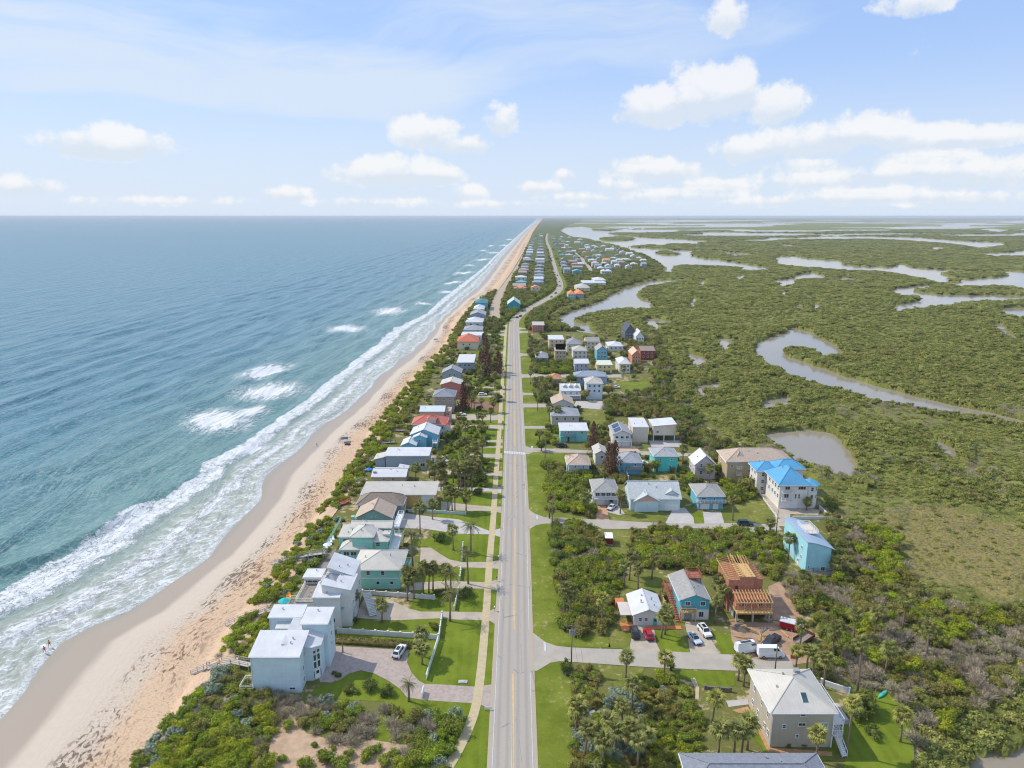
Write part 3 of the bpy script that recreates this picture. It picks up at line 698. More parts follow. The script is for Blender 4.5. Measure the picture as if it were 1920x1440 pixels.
def lawn_material(name, c1, c2, stripes=0.0, bare=0.0):
    m = bpy.data.materials.new(name); m.use_nodes = True; T = NT(m.node_tree); b = T.n['Principled BSDF']
    geo = T.node('ShaderNodeNewGeometry').outputs['Position']; x, y, z = T.sep(geo)
    n1, n2, n3 = T.noise(geo, 0.09, 4, 0.6), T.noise(geo, 0.8, 5, 0.65), T.noise(geo, 4.0, 3, 0.6)
    c = T.mix(T.ss(n1, 0.3, 0.7), lin(c1), lin(c2))
    c = T.mix(T.ss(n2, 0.42, 0.80, 0.0, 0.55), c, lin((132, 128, 58)))
    c = T.mix(T.ss(T.noise(geo, 0.22, 4, 0.7), 0.42, 0.72, 0.0, 0.5), c, tuple(v * 0.62 for v in lin(c1)))
    c = T.mix(T.ss(n3, 0.3, 0.8, 0.0, 0.35), c, tuple(v * 0.55 for v in lin(c1)))
    if bare: c = T.mix(T.ss(T.m('ADD', T.m('MULTIPLY', n2, 0.6), T.m('MULTIPLY', n1, 0.4)), 0.60 - bare * 0.1, 0.70), c, lin((176, 160, 122)))
    if stripes:
        c = T.mix(T.ss(T.m('PINGPONG', T.m('ADD', x, T.m('MULTIPLY', y, 0.02)), 1.1), 0.3, 0.8, 0.0, stripes), c, lin((122, 138, 44)))
    T.l.new(c, b.inputs['Base Color']); b.inputs['Roughness'].default_value = 0.95; b.inputs['Specular IOR Level'].default_value = 0.1
    bn = T.node('ShaderNodeBump'); bn.inputs['Strength'].default_value = 0.4; bn.inputs['Distance'].default_value = 0.1
    T.l.new(n3, bn.inputs['Height']); T.l.new(bn.outputs[0], b.inputs['Normal'])
    return m
LAWN = lawn_material('mown_lawn', (98, 116, 28), (124, 138, 42), 0.24)
VERGE = lawn_material('roadside_grass', (102, 118, 34), (128, 136, 52), 0, .6)
ROUGH = lawn_material('rough_grass', (104, 114, 48), (136, 134, 66), 0, .8)
SANDP = mat('bare_sand', lin((182, 154, 126)), rough=0.95, var=0.16, scale=0.5, bump=0.5, bscale=1.5)
DIRT = mat('bare_earth', lin((168, 138, 112)), rough=0.95, var=0.2, scale=0.4, bump=0.5, bscale=1.0)
BROWNDIRT = mat('dug_earth', lin((136, 104, 84)), rough=0.95, var=0.2, scale=0.4, bump=0.6, bscale=1.0)
MULCH = mat('mulch_bed', lin((186, 142, 104)), rough=0.95, var=0.15, scale=1.0)

ROAD = smooth_path([U(*p)[:2] for p in [(961,1600),(961,1440),(963,1200),(966,960),(965,800),(964,700),(963.5,640),(964,606),(969,596),(983,584),(1009,569),(1034,556),(1047,545),(1050,536),(1048,525),(1042,511),(1036,488),(1030,466),(1024.5,449),(1026,438)]], 8)
OLDROAD = smooth_path([U(*p)[:2] for p in [(928,600),(927,589),(930.6,569),(938,550),(955,520),(970,494),(981,467.5),(985,456)]], 6)
BLOCK = []                                                  # outlines kept free of vegetation
def block_ribbon(path, o0, o1):
    A, B = ribbon_pts(path, o0, o1); BLOCK.append(np.array([p[:2] for p in A] + [p[:2] for p in B[::-1]]))
HW = 4.6
ribbon('roadside_grass', ROAD[:60], -26, -HW + 0.1, 0.02, LAWN)
ribbon('verge', ROAD[:66], HW - 0.1, 12.0, 0.02, VERGE)
ribbon('verge', ROAD[60:], -12, -HW + 0.1, 0.02, VERGE)
ribbon('verge', ROAD[66:], HW - 0.1, 11, 0.02, VERGE)
ribbon('road', ROAD, -HW, HW, 0.08, ROADM)
ribbon('road', OLDROAD, -5.5, 5.5, 0.08, mat('old_road_sand', lin((176, 160, 138)), rough=0.95, var=0.08))
block_ribbon(ROAD, -HW - 1.2, HW + 6.5); block_ribbon(OLDROAD, -7, 7)
SIDEWALK = smooth_path([U(*p)[:2] for p in [(841,1438),(859,1407),(880,1362),(893,1321),(901,1266),(911,1157),(918,1052),(925,971),(929,907),(936,814),(940,748),(943,700),(945.5,669),(948,626),(950,605)]], 5)
ribbon('sidewalk', SIDEWALK, -0.95, 0.95, 0.07, SIDEW)
block_ribbon(SIDEWALK, -1.5, 1.5)
LINEW = mat('road_paint_white', (0.56, 0.56, 0.54), rough=0.7, var=0.12, scale=1.5)
LINEY = mat('road_paint_yellow', lin((226, 188, 120)), rough=0.7, var=0.12, scale=1.5)
def cut_path(path, spans):
    """pieces of a path by photograph row (py from, py to), resampled"""
    ys = np.array([p[1] for p in path]); xs = np.array([p[0] for p in path]); out = []
    for a, b in spans:
        y0, y1 = U(960, a)[1], U(960, b)[1]
        yy = np.linspace(y0, y1, max(2, int((y1 - y0) / 8)))
        out.append([Vector((np.interp(v, ys, xs), v, 0)) for v in yy])
    return out
for seg in cut_path(ROAD, [(1600, 1004), (996, 854), (842, 764), (757, 712), (700, 640), (636, 606)]):
    ribbon('edge_line', seg, -3.72, -3.58, 0.11, LINEW)
for seg in cut_path(ROAD, [(1600, 1262), (1182, 998), (950, 854), (832, 770), (752, 712), (700, 666), (658, 606)]):
    ribbon('edge_line', seg, 3.58, 3.72, 0.11, LINEW)
for seg in cut_path(ROAD, [(1600, 1264), (1182, 990), (948, 856), (836, 770), (750, 714), (700, 668), (655, 606)]):
    ribbon('centre_line', seg, -0.20, -0.08, 0.11, LINEY); ribbon('centre_line', seg, 0.08, 0.20, 0.11, LINEY)
_k = next(i for i, p in enumerate(ROAD) if p.y > U(960, 604)[1])
ribbon('centre_line', ROAD[_k:], -0.16, 0.16, 0.11, LINEY)
c0 = U(945, 848); c1 = U(985, 851)
for k in range(9):                                          # crosswalk
    p = c0.lerp(c1, (k + 0.5) / 9); a = 0.42
    sheet('crosswalk_bar', [(p.x - a, p.y - 1.5), (p.x + a, p.y - 1.5), (p.x + a, p.y + 1.5), (p.x - a, p.y + 1.5)], 0.115, LINEW)
def flat(name, px, z, m, block=True):
    w = UA(px)
    if block: BLOCK.append(w)
    return sheet(name, w, z, m)
# side streets
flat('street', [(1000,1187),(1022,1204),(1042,1211),(1067,1214),(1126,1217),(1180,1218),(1300,1224),(1379,1228),(1470,1247),(1469,1259),(1379,1258),(1300,1255),(1209,1251),(1126,1245),(1049,1240),(1032,1243),(1007,1258),(985,1258),(985,1187)], 0.06, STREETM)
flat('street', [(989,953),(1002,963),(1022,970),(1080,972),(1147,976),(1247,981),(1302,982),(1357,981),(1407,981),(1459,985),(1466,994),(1427,999),(1377,993),(1240,989),(1187,992),(1130,992),(1120,987),(1080,981),(1022,982),(1005,985),(990,994),(978,994),(978,953)], 0.06, STREETM)
flat('street', [(983,835),(995,840),(1047,842),(1088,844),(1202,846),(1275,849),(1300,851),(1300,856),(1200,853),(1057,849),(1000,848),(990,852),(976,852),(976,835)], 0.06, STREETM)
for (ya, yb, xe) in [(757,764,1036),(737,741,1005),(702,708,1165),(663,667,1008),(621,624,990),(615,617,988),(799,804,1036)]:
    x0 = 968 + (ya - 600) * 0.03
    flat('street', [(x0,ya-2),(x0+12,ya),(xe,ya),(xe,yb),(x0+12,yb),(x0,yb+3)], 0.06, STREETM)
for px in [[(1019,1204),(1023,1204),(1024,1222),(1020,1222)], [(1005.5,967),(1008.5,967),(1008.5,974),(1005.5,974)], [(996,836.5),(999,836.5),(999,841),(996,841)]]: flat('stop_bar', px, 0.10, LINEW, False)
# drive to the big blue-roofed house and other drives on the marsh side
flat('driveway', [(1454,986),(1454,968),(1438,945),(1421,922),(1432,920),(1450,937),(1463,951),(1538,956),(1534,966),(1482,964),(1480,988)], 0.05, DRIVE)
flat('driveway', [(1180,1219),(1188,1172),(1226,1174),(1230,1205),(1238,1221)], 0.05, DRIVE)
flat('driveway', [(1294,1224),(1290,1200),(1284,1166),(1311,1166),(1334,1200),(1350,1227)], 0.05, DRIVE)
flat('driveway', [(1247,982),(1262,954),(1284,952),(1300,970),(1302,983)], 0.05, PALEDRIVE)
flat('driveway', [(1321,982),(1318,960),(1352,960),(1358,981)], 0.05, PALEDRIVE)
flat('driveway', [(1118,977),(1119,948),(1136,948),(1143,977)], 0.05, mat('brick_drive', lin((196, 150, 120)), var=0.12))
flat('driveway', [(1138,960),(1140,948),(1160,948),(1172,964),(1160,966)], 0.052, PALEDRIVE)
flat('driveway', [(1222,838),(1216,826),(1276,826),(1280,838)], 0.05, PALEDRIVE)
flat('driveway', [(1150,845),(1152,836),(1190,836),(1200,846)], 0.05, mat('pink_pavers', lin((198, 168, 150)), var=0.1))
flat('driveway', [(1075,764),(1080,752),(1135,752),(1130,768)], 0.05, PALEDRIVE)
# house lawns and open plots on the marsh side
flat('lawn', [(1232,1207),(1228,1180),(1262,1180),(1284,1200),(1293,1223),(1240,1222)], 0.03, LAWN)
flat('lawn', [(1336,1182),(1372,1192),(1380,1226),(1352,1226)], 0.03, LAWN)
flat('lawn', [(1168,1160),(1178,1120),(1186,1170),(1181,1217),(1140,1216),(1145,1190)], 0.03, ROUGH)
flat('lawn', [(1160,1120),(1180,1075),(1240,1075),(1262,1095),(1270,1150),(1250,1150),(1240,1110),(1180,1115)], 0.028, ROUGH)
flat('lawn', [(1130,1000),(1150,992),(1188,994),(1186,1020),(1175,1040),(1150,1044),(1134,1022)], 0.03, ROUGH)
flat('lawn', [(985,853),(1057,849),(1060,872),(1020,866),(1002,878),(1012,930),(1022,956),(1075,968),(1118,972),(1118,975),(1022,969),(1003,962),(990,950)], 0.03, VERGE)
flat('lawn', [(1140,968),(1180,958),(1245,960),(1248,980),(1143,976)], 0.03, ROUGH)
flat('lawn', [(1356,980),(1352,955),(1400,940),(1425,932),(1450,968),(1448,984)], 0.03, ROUGH)
flat('lawn', [(1290,981),(1300,958),(1318,962),(1321,981)], 0.028, LAWN)
flat('lawn', [(1030,1175),(1062,1188),(1140,1196),(1145,1214),(1060,1213),(1022,1202),(1003,1185),(996,1100),(990,996),(1000,987),(1024,984),(1030,1060)], 0.03, VERGE)
flat('lawn', [(1005,1262),(1032,1245),(1052,1242),(1056,1262),(1060,1300),(1066,1380),(1080,1450),(1010,1450)], 0.03, VERGE)
flat('lawn', [(1120,1246),(1209,1252),(1190,1290),(1165,1295),(1130,1270)], 0.03, ROUGH)
flat('lawn', [(1260,1256),(1376,1259),(1378,1285),(1340,1296),(1300,1278),(1270,1270)], 0.03, LAWN)
flat('lawn', [(1625,1298),(1665,1300),(1695,1330),(1712,1380),(1715,1445),(1580,1445),(1590,1400),(1575,1390),(1560,1425),(1440,1440),(1430,1400),(1400,1375),(1385,1350),(1400,1330),(1420,1330),(1455,1400),(1550,1412),(1590,1340)], 0.03, LAWN)
flat('mulch_bed', [(1372,1332),(1402,1325),(1447,1402),(1560,1410),(1560,1418),(1440,1410),(1408,1345)], 0.045, MULCH)
flat('lawn', [(1155,716),(1215,712),(1222,730),(1180,735),(1165,725)], 0.03, VERGE)
flat('lawn', [(1090,770),(1120,764),(1150,785),(1120,800),(1100,792)], 0.03, ROUGH)
flat('lawn', [(985,800),(1040,798),(1040,774),(1035,766),(982,766)], 0.025, VERGE)
flat('building_site', [(1372,1200),(1368,1165),(1450,1168),(1470,1180),(1510,1200),(1530,1240),(1470,1250),(1385,1228)], 0.035, DIRT)
flat('building_site', [(1440,1100),(1462,1090),(1530,1195),(1510,1205),(1450,1170)], 0.037, DIRT)
flat('street', [(1440,1230),(1480,1228),(1490,1258),(1440,1258)], 0.058, STREETM)
# oceanfront plots
flat('paver_drive', [(623,1211),(739,1218),(767,1219),(763,1242),(772,1262),(785,1276),(797,1283),(814,1283),(893,1288),(905,1286),(926,1283),(921,1331),(905,1323),(888,1319),(810,1314),(790,1312),(763,1308),(750,1292),(732,1279),(702,1263),(677,1257),(652,1264),(640,1272),(620,1280),(600,1279),(598,1270),(612,1250),(622,1232)], 0.05, PAVERS)
flat('driveway', [(670,1146),(685,1120),(720,1123),(743,1130),(766,1141),(789,1147),(831,1147),(904,1148),(913,1147),(930,1141),(929,1171),(918,1164),(904,1163),(856,1162),(828,1159.5),(789,1161),(755,1163),(720,1163),(670,1159)], 0.05, DRIVE)
flat('driveway', [(760,1094),(840,1089),(911,1092),(934,1087),(933,1108),(911,1104),(840,1103),(762,1108)], 0.05, DRIVE)
flat('driveway', [(789,1027),(808,1027),(824,1038),(842,1049),(865,1054),(913,1054),(937,1051),(937,1067),(911,1065),(858,1064),(835,1061),(787,1055)], 0.05, DRIVE)
flat('driveway', [(740,962),(757,962),(808,969),(860,974),(918,996),(938,991),(938,1007),(920,1002),(860,1001),(798,992),(745,990)], 0.05, PALEDRIVE)
flat('driveway', [(827,940),(874,946),(919,950),(940,950),(940,962),(917,958),(874,958),(827,956)], 0.05, DRIVE)
flat('driveway', [(815,913),(923,915),(941,912),(940,925),(921,922),(815,921)], 0.05, PALEDRIVE)
flat('driveway', [(800,879),(884,883),(927,886),(942,882),(942,893),(925,892),(800,889)], 0.05, DRIVE)
for (ya, yb, x0) in [(851,858,870),(837,839.5,875),(825,829,900),(797,804,835),(777,788,835),(742,745,880),(733,736,890),(725,728,890),(701,704,885),(690,693,885),(660,662.5,905),(646,648,910),(626,629,915),(620,622,915),(611,613,915)]:
    x1 = 942 + (851 - ya) * 0.035
    flat('driveway', [(x0,ya),(x1-12,ya),(x1,ya-1.5),(x1,yb+1.5),(x1-12,yb),(x0,yb)], 0.05, DRIVE)
flat('dug_earth', [(870,750),(900,748),(941,763),(941,770),(874,764)], 0.055, BROWNDIRT)
flat('lawn', [(580,1300),(606,1281),(622,1281),(641,1273),(653,1265),(677,1258),(702,1264),(732,1280),(750,1293),(762,1309),(740,1316),(640,1312)], 0.03, LAWN)
flat('lawn', [(665,1162),(720,1165),(755,1165),(828,1161),(824,1200),(640,1198),(640,1182)], 0.03, LAWN)
flat('lawn', [(420,1258),(470,1240),(470,1262),(440,1268)], 0.03, LAWN, False)
flat('lawn', [(768,1222),(785,1232),(800,1240),(796,1280),(786,1275),(774,1262),(764,1243)], 0.052, LAWN)
flat('lawn', [(770,1010),(820,1012),(862,1014),(862,1052),(842,1047),(824,1036),(808,1025),(775,1024)], 0.03, LAWN)
flat('sandy_hollow', [(500,1445),(505,1400),(515,1350),(545,1340),(575,1375),(650,1395),(700,1388),(765,1398),(745,1450)], 0.06, SANDP, False)
flat('patio', [(560,1040),(640,1030),(690,1060),(660,1070),(610,1068),(570,1056)], 0.05, WOOD, False)

flat('path', [(1294,1272),(1303,1271),(1311,1290),(1310,1312),(1303,1312),(1304,1292)], 0.05, SIDEW)
flat('patio', [(1362,1314),(1402,1311),(1404,1321),(1366,1326)], 0.05, PALEDRIVE)
# ================================================================== HOUSES
MESHC = {}
def window_mesh(w, h, nx, ny, fm):
    """frame in the xz plane standing proud towards -y"""
    k = ('frame', round(w, 1), round(h, 1), nx, ny, fm.name)
    if k not in MESHC:
        m = MB(); t = 0.11
        m.box((0, -0.05, h / 2 - t / 2), (w, 0.14, t)); m.box((0, -0.05, -h / 2 + t / 2), (w + 0.16, 0.2, t))
        m.box((-w / 2 + t / 2, -0.05, 0), (t, 0.14, h - 2 * t)); m.box((w / 2 - t / 2, -0.05, 0), (t, 0.14, h - 2 * t))
        for i in range(1, nx): m.box((-w / 2 + w * i / nx, -0.045, 0), (0.06, 0.1, h - 2 * t))
        for i in range(1, ny): m.box((0, -0.045, -h / 2 + h * i / ny), (w - 2 * t, 0.1, 0.06))
        MESHC[k] = m.mesh('window', fm)
    return MESHC[k]
def pane_mesh(w, h, gm):
    k = ('pane', round(w, 1), round(h, 1), gm.name)
    if k not in MESHC:
        m = MB(); m.box((0, -0.03, 0), (w - 0.2, 0.03, h - 0.2)); MESHC[k] = m.mesh('pane', gm)
    return MESHC[k]
def door_mesh(w, h, m_):
    k = ('door', round(w, 1), round(h, 1), m_.name)
    if k not in MESHC:
        m = MB(); m.box((0, -0.04, 0), (w, 0.1, h)); m.mat(1); m.box((0, -0.11, h * 0.22), (w * 0.6, 0.03, h * 0.3)); MESHC[k] = m.mesh('door', [m_, GLASS])
    return MESHC[k]
def garage_mesh(w, h, m_):
    k = ('garage', round(w, 1), round(h, 1), m_.name)
    if k not in MESHC:
        m = MB()
        for i in range(4): m.box((0, -0.05, -h / 2 + h * (i + .5) / 4), (w, 0.1, h / 4 - 0.05))
        MESHC[k] = m.mesh('garage_door', m_)
    return MESHC[k]

class House:
    """near eave A-B given in photograph pixels at height H; x runs along the near eave, y away from the camera"""
    def __init__(s, label, A, B, H, D, wall, roof, kind='hip', over=0.5, rise=None, name='house', cat='house', group=None, ridge=None, fascia=None, square=True):
        PA, PB = U(*A, H), U(*B, H)
        d = PB - PA; w = d.length; ang = math.atan2(d.y, d.x) if not square else 0.0
        if square: w = d.x; mid = Vector(((PA.x + PB.x) / 2, (PA.y + PB.y) / 2, 0))
        else: mid = (PA + PB) / 2
        s.o = empty(name, (mid.x, mid.y, 0), ang); s.inv = Matrix.Rotation(-ang, 3, 'Z'); s.c = Vector((mid.x, mid.y, 0)); s.ang = ang
        setp(s.o, label, cat, group); s.H = H
        s.foot = []; s.b = None
        if wall is not None: s.vol(-w / 2, w / 2, 0, D, 0, H, wall, roof, kind, over, rise, ridge, fascia)
    def L(s, px, py, z):
        return s.inv @ (U(px, py, z) - s.c)
    def pvol(s, A, B, H, D, wall, roof, kind='hip', over=0.4, rise=None, z0=0, ridge=None):
        a, b = s.L(*A, H), s.L(*B, H)
        s.vol(a.x, b.x, (a.y + b.y) / 2, (a.y + b.y) / 2 + D, z0, H, wall, roof, kind, over, rise, ridge); return s
    def vol(s, x0, x1, y0, y1, z0, H, wall, roof, kind='hip', over=0.4, rise=None, ridge=None, fascia=None):
        o = over; X0, X1, Y0, Y1 = x0 + o, x1 - o, y0 + o, y1 - o; T = 0.16
        w, d = x1 - x0, y1 - y0
        s.b = (X0, X1, Y0, Y1, z0, H)
        m = MB()
        if kind == 'gable_y':
            r = rise if rise is not None else w * 0.25; xm = (X0 + X1) / 2; rr = r * (1 - 2 * o / w)
            top = [(X0, H), (xm, H + rr), (X1, H)]
            for y in (Y0, Y1):
                vs = [(X0, y, z0), (X1, y, z0), (X1, y, H), (xm, y, H + rr), (X0, y, H)]
                m.add(vs, [(0, 1, 2, 3, 4) if y == Y0 else (4, 3, 2, 1, 0)])
            m.add([(X0, Y0, z0), (X0, Y1, z0), (X0, Y1, H), (X0, Y0, H)], [(0, 3, 2, 1)]); m.add([(X1, Y0, z0), (X1, Y1, z0), (X1, Y1, H), (X1, Y0, H)], [(0, 1, 2, 3)])
        elif kind == 'gable_x':
            r = rise if rise is not None else d * 0.25; ym = (Y0 + Y1) / 2; rr = r * (1 - 2 * o / d)
            for x in (X0, X1):
                vs = [(x, Y0, z0), (x, Y1, z0), (x, Y1, H), (x, ym, H + rr), (x, Y0, H)]
                m.add(vs, [(4, 3, 2, 1, 0) if x == X1 else (0, 1, 2, 3, 4)][::1])
            m.add([(X0, Y0, z0), (X1, Y0, z0), (X1, Y0, H), (X0, Y0, H)], [(0, 1, 2, 3)]); m.add([(X0, Y1, z0), (X1, Y1, z0), (X1, Y1, H), (X0, Y1, H)], [(0, 3, 2, 1)])
        elif kind.startswith('shed'):
            r = rise if rise is not None else 1.0; h = {'b': (0, 0, 1, 1), 'f': (1, 1, 0, 0), 'l': (1, 0, 0, 1), 'r': (0, 1, 1, 0)}[kind[-1]]
            h = [H + r * q for q in h]; c = [(X0, Y0), (X1, Y0), (X1, Y1), (X0, Y1)]
            m.add([(*p, z0) for p in c] + [(p[0], p[1], q) for p, q in zip(c, h)], [(k, (k + 1) % 4, 4 + (k + 1) % 4, 4 + k) for k in range(4)])
        else:
            m.box(((X0 + X1) / 2, (Y0 + Y1) / 2, (z0 + H) / 2), (X1 - X0, Y1 - Y0, H - z0))
        if z0 <= 0.01: m.add([(X0, Y0, 0), (X1, Y0, 0), (X1, Y0, -1.5), (X0, Y0, -1.5)], [(0, 3, 2, 1)])
        m.build('wall', wall, s.o)
        rf = MB()
        def slab(tops, faces):
            """roof skin with thickness T under it"""
            n = len(tops); low = [(a, b, c - T) for a, b, c in tops]
            rf.add(tops, faces); rf.add(low, [f[::-1] for f in faces])
            cnt = {}
            for f in faces:
                for k in range(len(f)):
                    e = (f[k], f[(k + 1) % len(f)]); cnt[e] = 1
            for (a, b) in list(cnt):
                if (b, a) not in cnt: rf.add([tops[a], tops[b], low[b], low[a]], [(0, 3, 2, 1)])
        Z = H + T * 0.75
        if kind == 'hip':
            r = rise if rise is not None else min(w, d) * 0.24
            if ridge is None: ridge = 'x' if w > d else 'y'
            if ridge == 'x': e = min(d / 2, w * 0.48); A_, B_ = (x0 + e, (y0 + y1) / 2, Z + r), (x1 - e, (y0 + y1) / 2, Z + r)
            else: e = min(w / 2, d * 0.48); A_, B_ = ((x0 + x1) / 2, y0 + e, Z + r), ((x0 + x1) / 2, y1 - e, Z + r)
            V = [(x0, y0, Z), (x1, y0, Z), (x1, y1, Z), (x0, y1, Z), A_, B_]
            F = [(0, 1, 5, 4), (1, 2, 5), (2, 3, 4, 5), (3, 0, 4)] if ridge == 'x' else [(0, 1, 4), (1, 2, 5, 4), (2, 3, 5), (3, 0, 4, 5)]
            slab(V, F)
        elif kind == 'gable_y':
            xm = (x0 + x1) / 2; slab([(x0, y0, Z), (xm, y0, Z + r), (x1, y0, Z), (x0, y1, Z), (xm, y1, Z + r), (x1, y1, Z)], [(0, 1, 4, 3), (1, 2, 5, 4)])
        elif kind == 'gable_x':
            ym = (y0 + y1) / 2; slab([(x0, y0, Z), (x0, ym, Z + r), (x0, y1, Z), (x1, y0, Z), (x1, ym, Z + r), (x1, y1, Z)], [(0, 3, 4, 1), (1, 4, 5, 2)])
        elif kind.startswith('shed'):
            h = {'b': (0, 0, 1, 1), 'f': (1, 1, 0, 0), 'l': (1, 0, 0, 1), 'r': (0, 1, 1, 0)}[kind[-1]]
            slab([(x0, y0, Z + r * h[0]), (x1, y0, Z + r * h[1]), (x1, y1, Z + r * h[2]), (x0, y1, Z + r * h[3])], [(0, 1, 2, 3)])
        elif kind == 'flat':
            slab([(x0, y0, Z + .1), (x1, y0, Z + .1), (x1, y1, Z + .1), (x0, y1, Z + .1)], [(0, 1, 2, 3)])
        if kind != 'none':
            s.roof = rf.build('roof', roof, s.o)
            if s.c.y < 380 and z0 < .1:                      # gutters, downpipes and vents on the houses near enough to show them
                g = MB(); zs_ = {'shed_b': (0, None), 'shed_l': (None, None)}
                if kind in ('hip', 'gable_x', 'flat', 'shed_b'): g.bar((x0, y0 - .07, H - .02), (x1, y0 - .07, H - .02), .13, .13); g.bar((X0 + .1, Y0 - .06, 0), (X0 + .1, Y0 - .06, H - .1), .09)
                if kind in ('hip', 'gable_y'): g.bar((x1 + .07, y0, H - .02), (x1 + .07, y1, H - .02), .13, .13); g.bar((x0 - .07, y0, H - .02), (x0 - .07, y1, H - .02), .13, .13); g.bar((X1 + .06, Y0 + .2, 0), (X1 + .06, Y0 + .2, H - .1), .09)
                if g.v: g.build('gutter', FRAME, s.o)
                rv = random.Random(int(w * 100) + int(d * 77))
                for _ in range(2 if w * d > 40 else 1):
                    vx, vy = rv.uniform(x0 + w * .2, x1 - w * .2), rv.uniform(y0 + d * .25, y1 - d * .25)
                    if kind == 'gable_y': vz = Z + r * (1 - abs(vx - (x0 + x1) / 2) / (w / 2))
                    elif kind == 'gable_x': vz = Z + r * (1 - abs(vy - (y0 + y1) / 2) / (d / 2))
                    elif kind == 'hip': vz = Z + r * min(1, min(vx - x0, x1 - vx, vy - y0, y1 - vy) / (min(w, d) / 2))
                    elif kind == 'flat': vz = Z + .1
                    else: q_ = {'b': (vy - y0) / d, 'f': (y1 - vy) / d, 'l': (x1 - vx) / w, 'r': (vx - x0) / w}[kind[-1]]; vz = Z + r * q_
                    b_ = MB(); b_.tube([(vx, vy, vz - .2), (vx, vy, vz + .35)], .10, 6); b_.box((vx, vy, vz + .38), (.3, .3, .1)); b_.build('vent_pipe', GREY, s.o)
            if kind in ('hip', 'gable_x', 'gable_y'):
                cp = MB()
                tops = [A_, B_] if kind == 'hip' else ([((x0 + x1) / 2, y0, Z + r), ((x0 + x1) / 2, y1, Z + r)] if kind == 'gable_y' else [(x0, (y0 + y1) / 2, Z + r), (x1, (y0 + y1) / 2, Z + r)])
                cp.bar(Vector(tops[0]) + Vector((0, 0, .05)), Vector(tops[1]) + Vector((0, 0, .05)), 0.28, 0.1)
                if kind == 'hip':
                    for k, c in enumerate([(x0, y0), (x1, y0), (x1, y1), (x0, y1)]):
                        q = (A_, B_, B_, A_)[k] if ridge == 'x' else (A_, A_, B_, B_)[k]
                        cp.bar((c[0], c[1], Z + .04), Vector(q) + Vector((0, 0, .04)), 0.2, 0.08)
                cp.build('ridge_cap', roof, s.roof)
        cs = [(x0, y0), (x1, y0), (x1, y1), (x0, y1)]; M = Matrix.Rotation(s.ang, 3, 'Z')
        f = np.array([tuple((M @ Vector((a, b, 0)) + s.c)[:2]) for a, b in cs]); s.foot.append(f); BLOCK.append(f)
        return s
    def place(s, face, u, z, me, name, parent=None, out=0.0):
        X0, X1, Y0, Y1, z0, H = s.b
        loc, rz = {'n': ((u * (X1 - X0) + X0, Y0 - out, z), 0), 'b': ((u * (X1 - X0) + X0, Y1 + out, z), math.pi),
                   'l': ((X0 - out, u * (Y1 - Y0) + Y0, z), -math.pi / 2), 'r': ((X1 + out, u * (Y1 - Y0) + Y0, z), math.pi / 2)}[face]
        return node_obj(name, me, parent or s.o, loc, rz)
    def win(s, face, u, z, w=1.1, h=1.3, nx=1, ny=2, glass=None, fm=None):
        f = s.place(face, u, z, window_mesh(w, h, nx, ny, fm or FRAME), 'window')
        node_obj('pane', pane_mesh(w, h, glass or GLASS), f); return s
    def rowwin(s, face, us, zs, w=1.1, h=1.3, nx=1, ny=2, glass=None):
        for z in zs:
            for u in us: s.win(face, u, z, w, h, nx, ny, glass)
        return s
    def door(s, face, u, w=1.0, h=2.1, m=None, z0=0): s.place(face, u, z0 + h / 2 + 0.05, door_mesh(w, h, m or paint((120, 70, 60))), 'door'); return s
    def garage(s, face, u, w=4.6, h=2.3, m=None): s.place(face, u, h / 2 + 0.05, garage_mesh(w, h, m or WHITE), 'garage_door'); return s
    def balcony(s, x0, x1, y0, y1, z, m=None, rail=None, posts=True, floor=True):
        m = m or WHITE; rail = rail or m; b = MB()
        b.box(((x0 + x1) / 2, (y0 + y1) / 2, z - 0.1), (x1 - x0, y1 - y0, 0.2))
        if posts:
            for x in (x0 + .1, x1 - .1):
                for y in (y0 + .1, y1 - .1): b.box((x, y, (z - .2) / 2), (0.2, 0.2, z - .2))
        o = b.build('balcony', m, s.o)
        r = MB(); pts = [(x0, y0), (x1, y0), (x1, y1), (x0, y1)]
        for k in range(4):
            a, c = pts[k], pts[(k + 1) % 4]; L_ = math.hypot(c[0] - a[0], c[1] - a[1]); n = max(2, int(L_ / 1.2))
            r.bar((*a, z + 1.0), (*c, z + 1.0), 0.1, 0.08); r.bar((*a, z + 0.5), (*c, z + 0.5), 0.05, 0.05); r.bar((*a, z + 0.2), (*c, z + 0.2), 0.05, 0.05)
            for i in range(n): r.box((a[0] + (c[0] - a[0]) * i / n, a[1] + (c[1] - a[1]) * i / n, z + 0.5), (0.1, 0.1, 1.0))
        r.build('railing', rail, o); return s
    def chimney(s, x, y, z, h=1.2, m=None):
        b = MB(); b.box((x, y, z + h / 2), (0.9, 0.9, h)); b.box((x, y, z + h + .06), (1.1, 1.1, .12)); b.build('chimney', m or GREY, s.o); return s
    def stairs(s, p, q, w=1.2, m=None, name='stair'):
        b = MB(); p, q = Vector(p), Vector(q); n = max(4, int(abs(q.z - p.z) / 0.2)); d = (q - p)
        rz = math.atan2(d.y, d.x)
        for k in range(n):
            c = p.lerp(q, (k + .5) / n); b.box((c.x, c.y, c.z), (math.hypot(d.x, d.y) / n + .04, w, 0.12), rz)
        side = Vector((-d.y, d.x, 0)).normalized() * (w / 2)
        for sg in (-1, 1):
            b.bar(p + side * sg + Vector((0, 0, .95)), q + side * sg + Vector((0, 0, .95)), 0.09)
            b.bar(p + side * sg - Vector((0, 0, .1)), q + side * sg - Vector((0, 0, .1)), 0.08, 0.25)
            for k in range(0, n + 1, 3):
                c = p.lerp(q, k / n) + side * sg; b.box((c.x, c.y, c.z + .45), (0.08, 0.08, 1.0))
        b.build(name, m or WHITE, s.o); return s
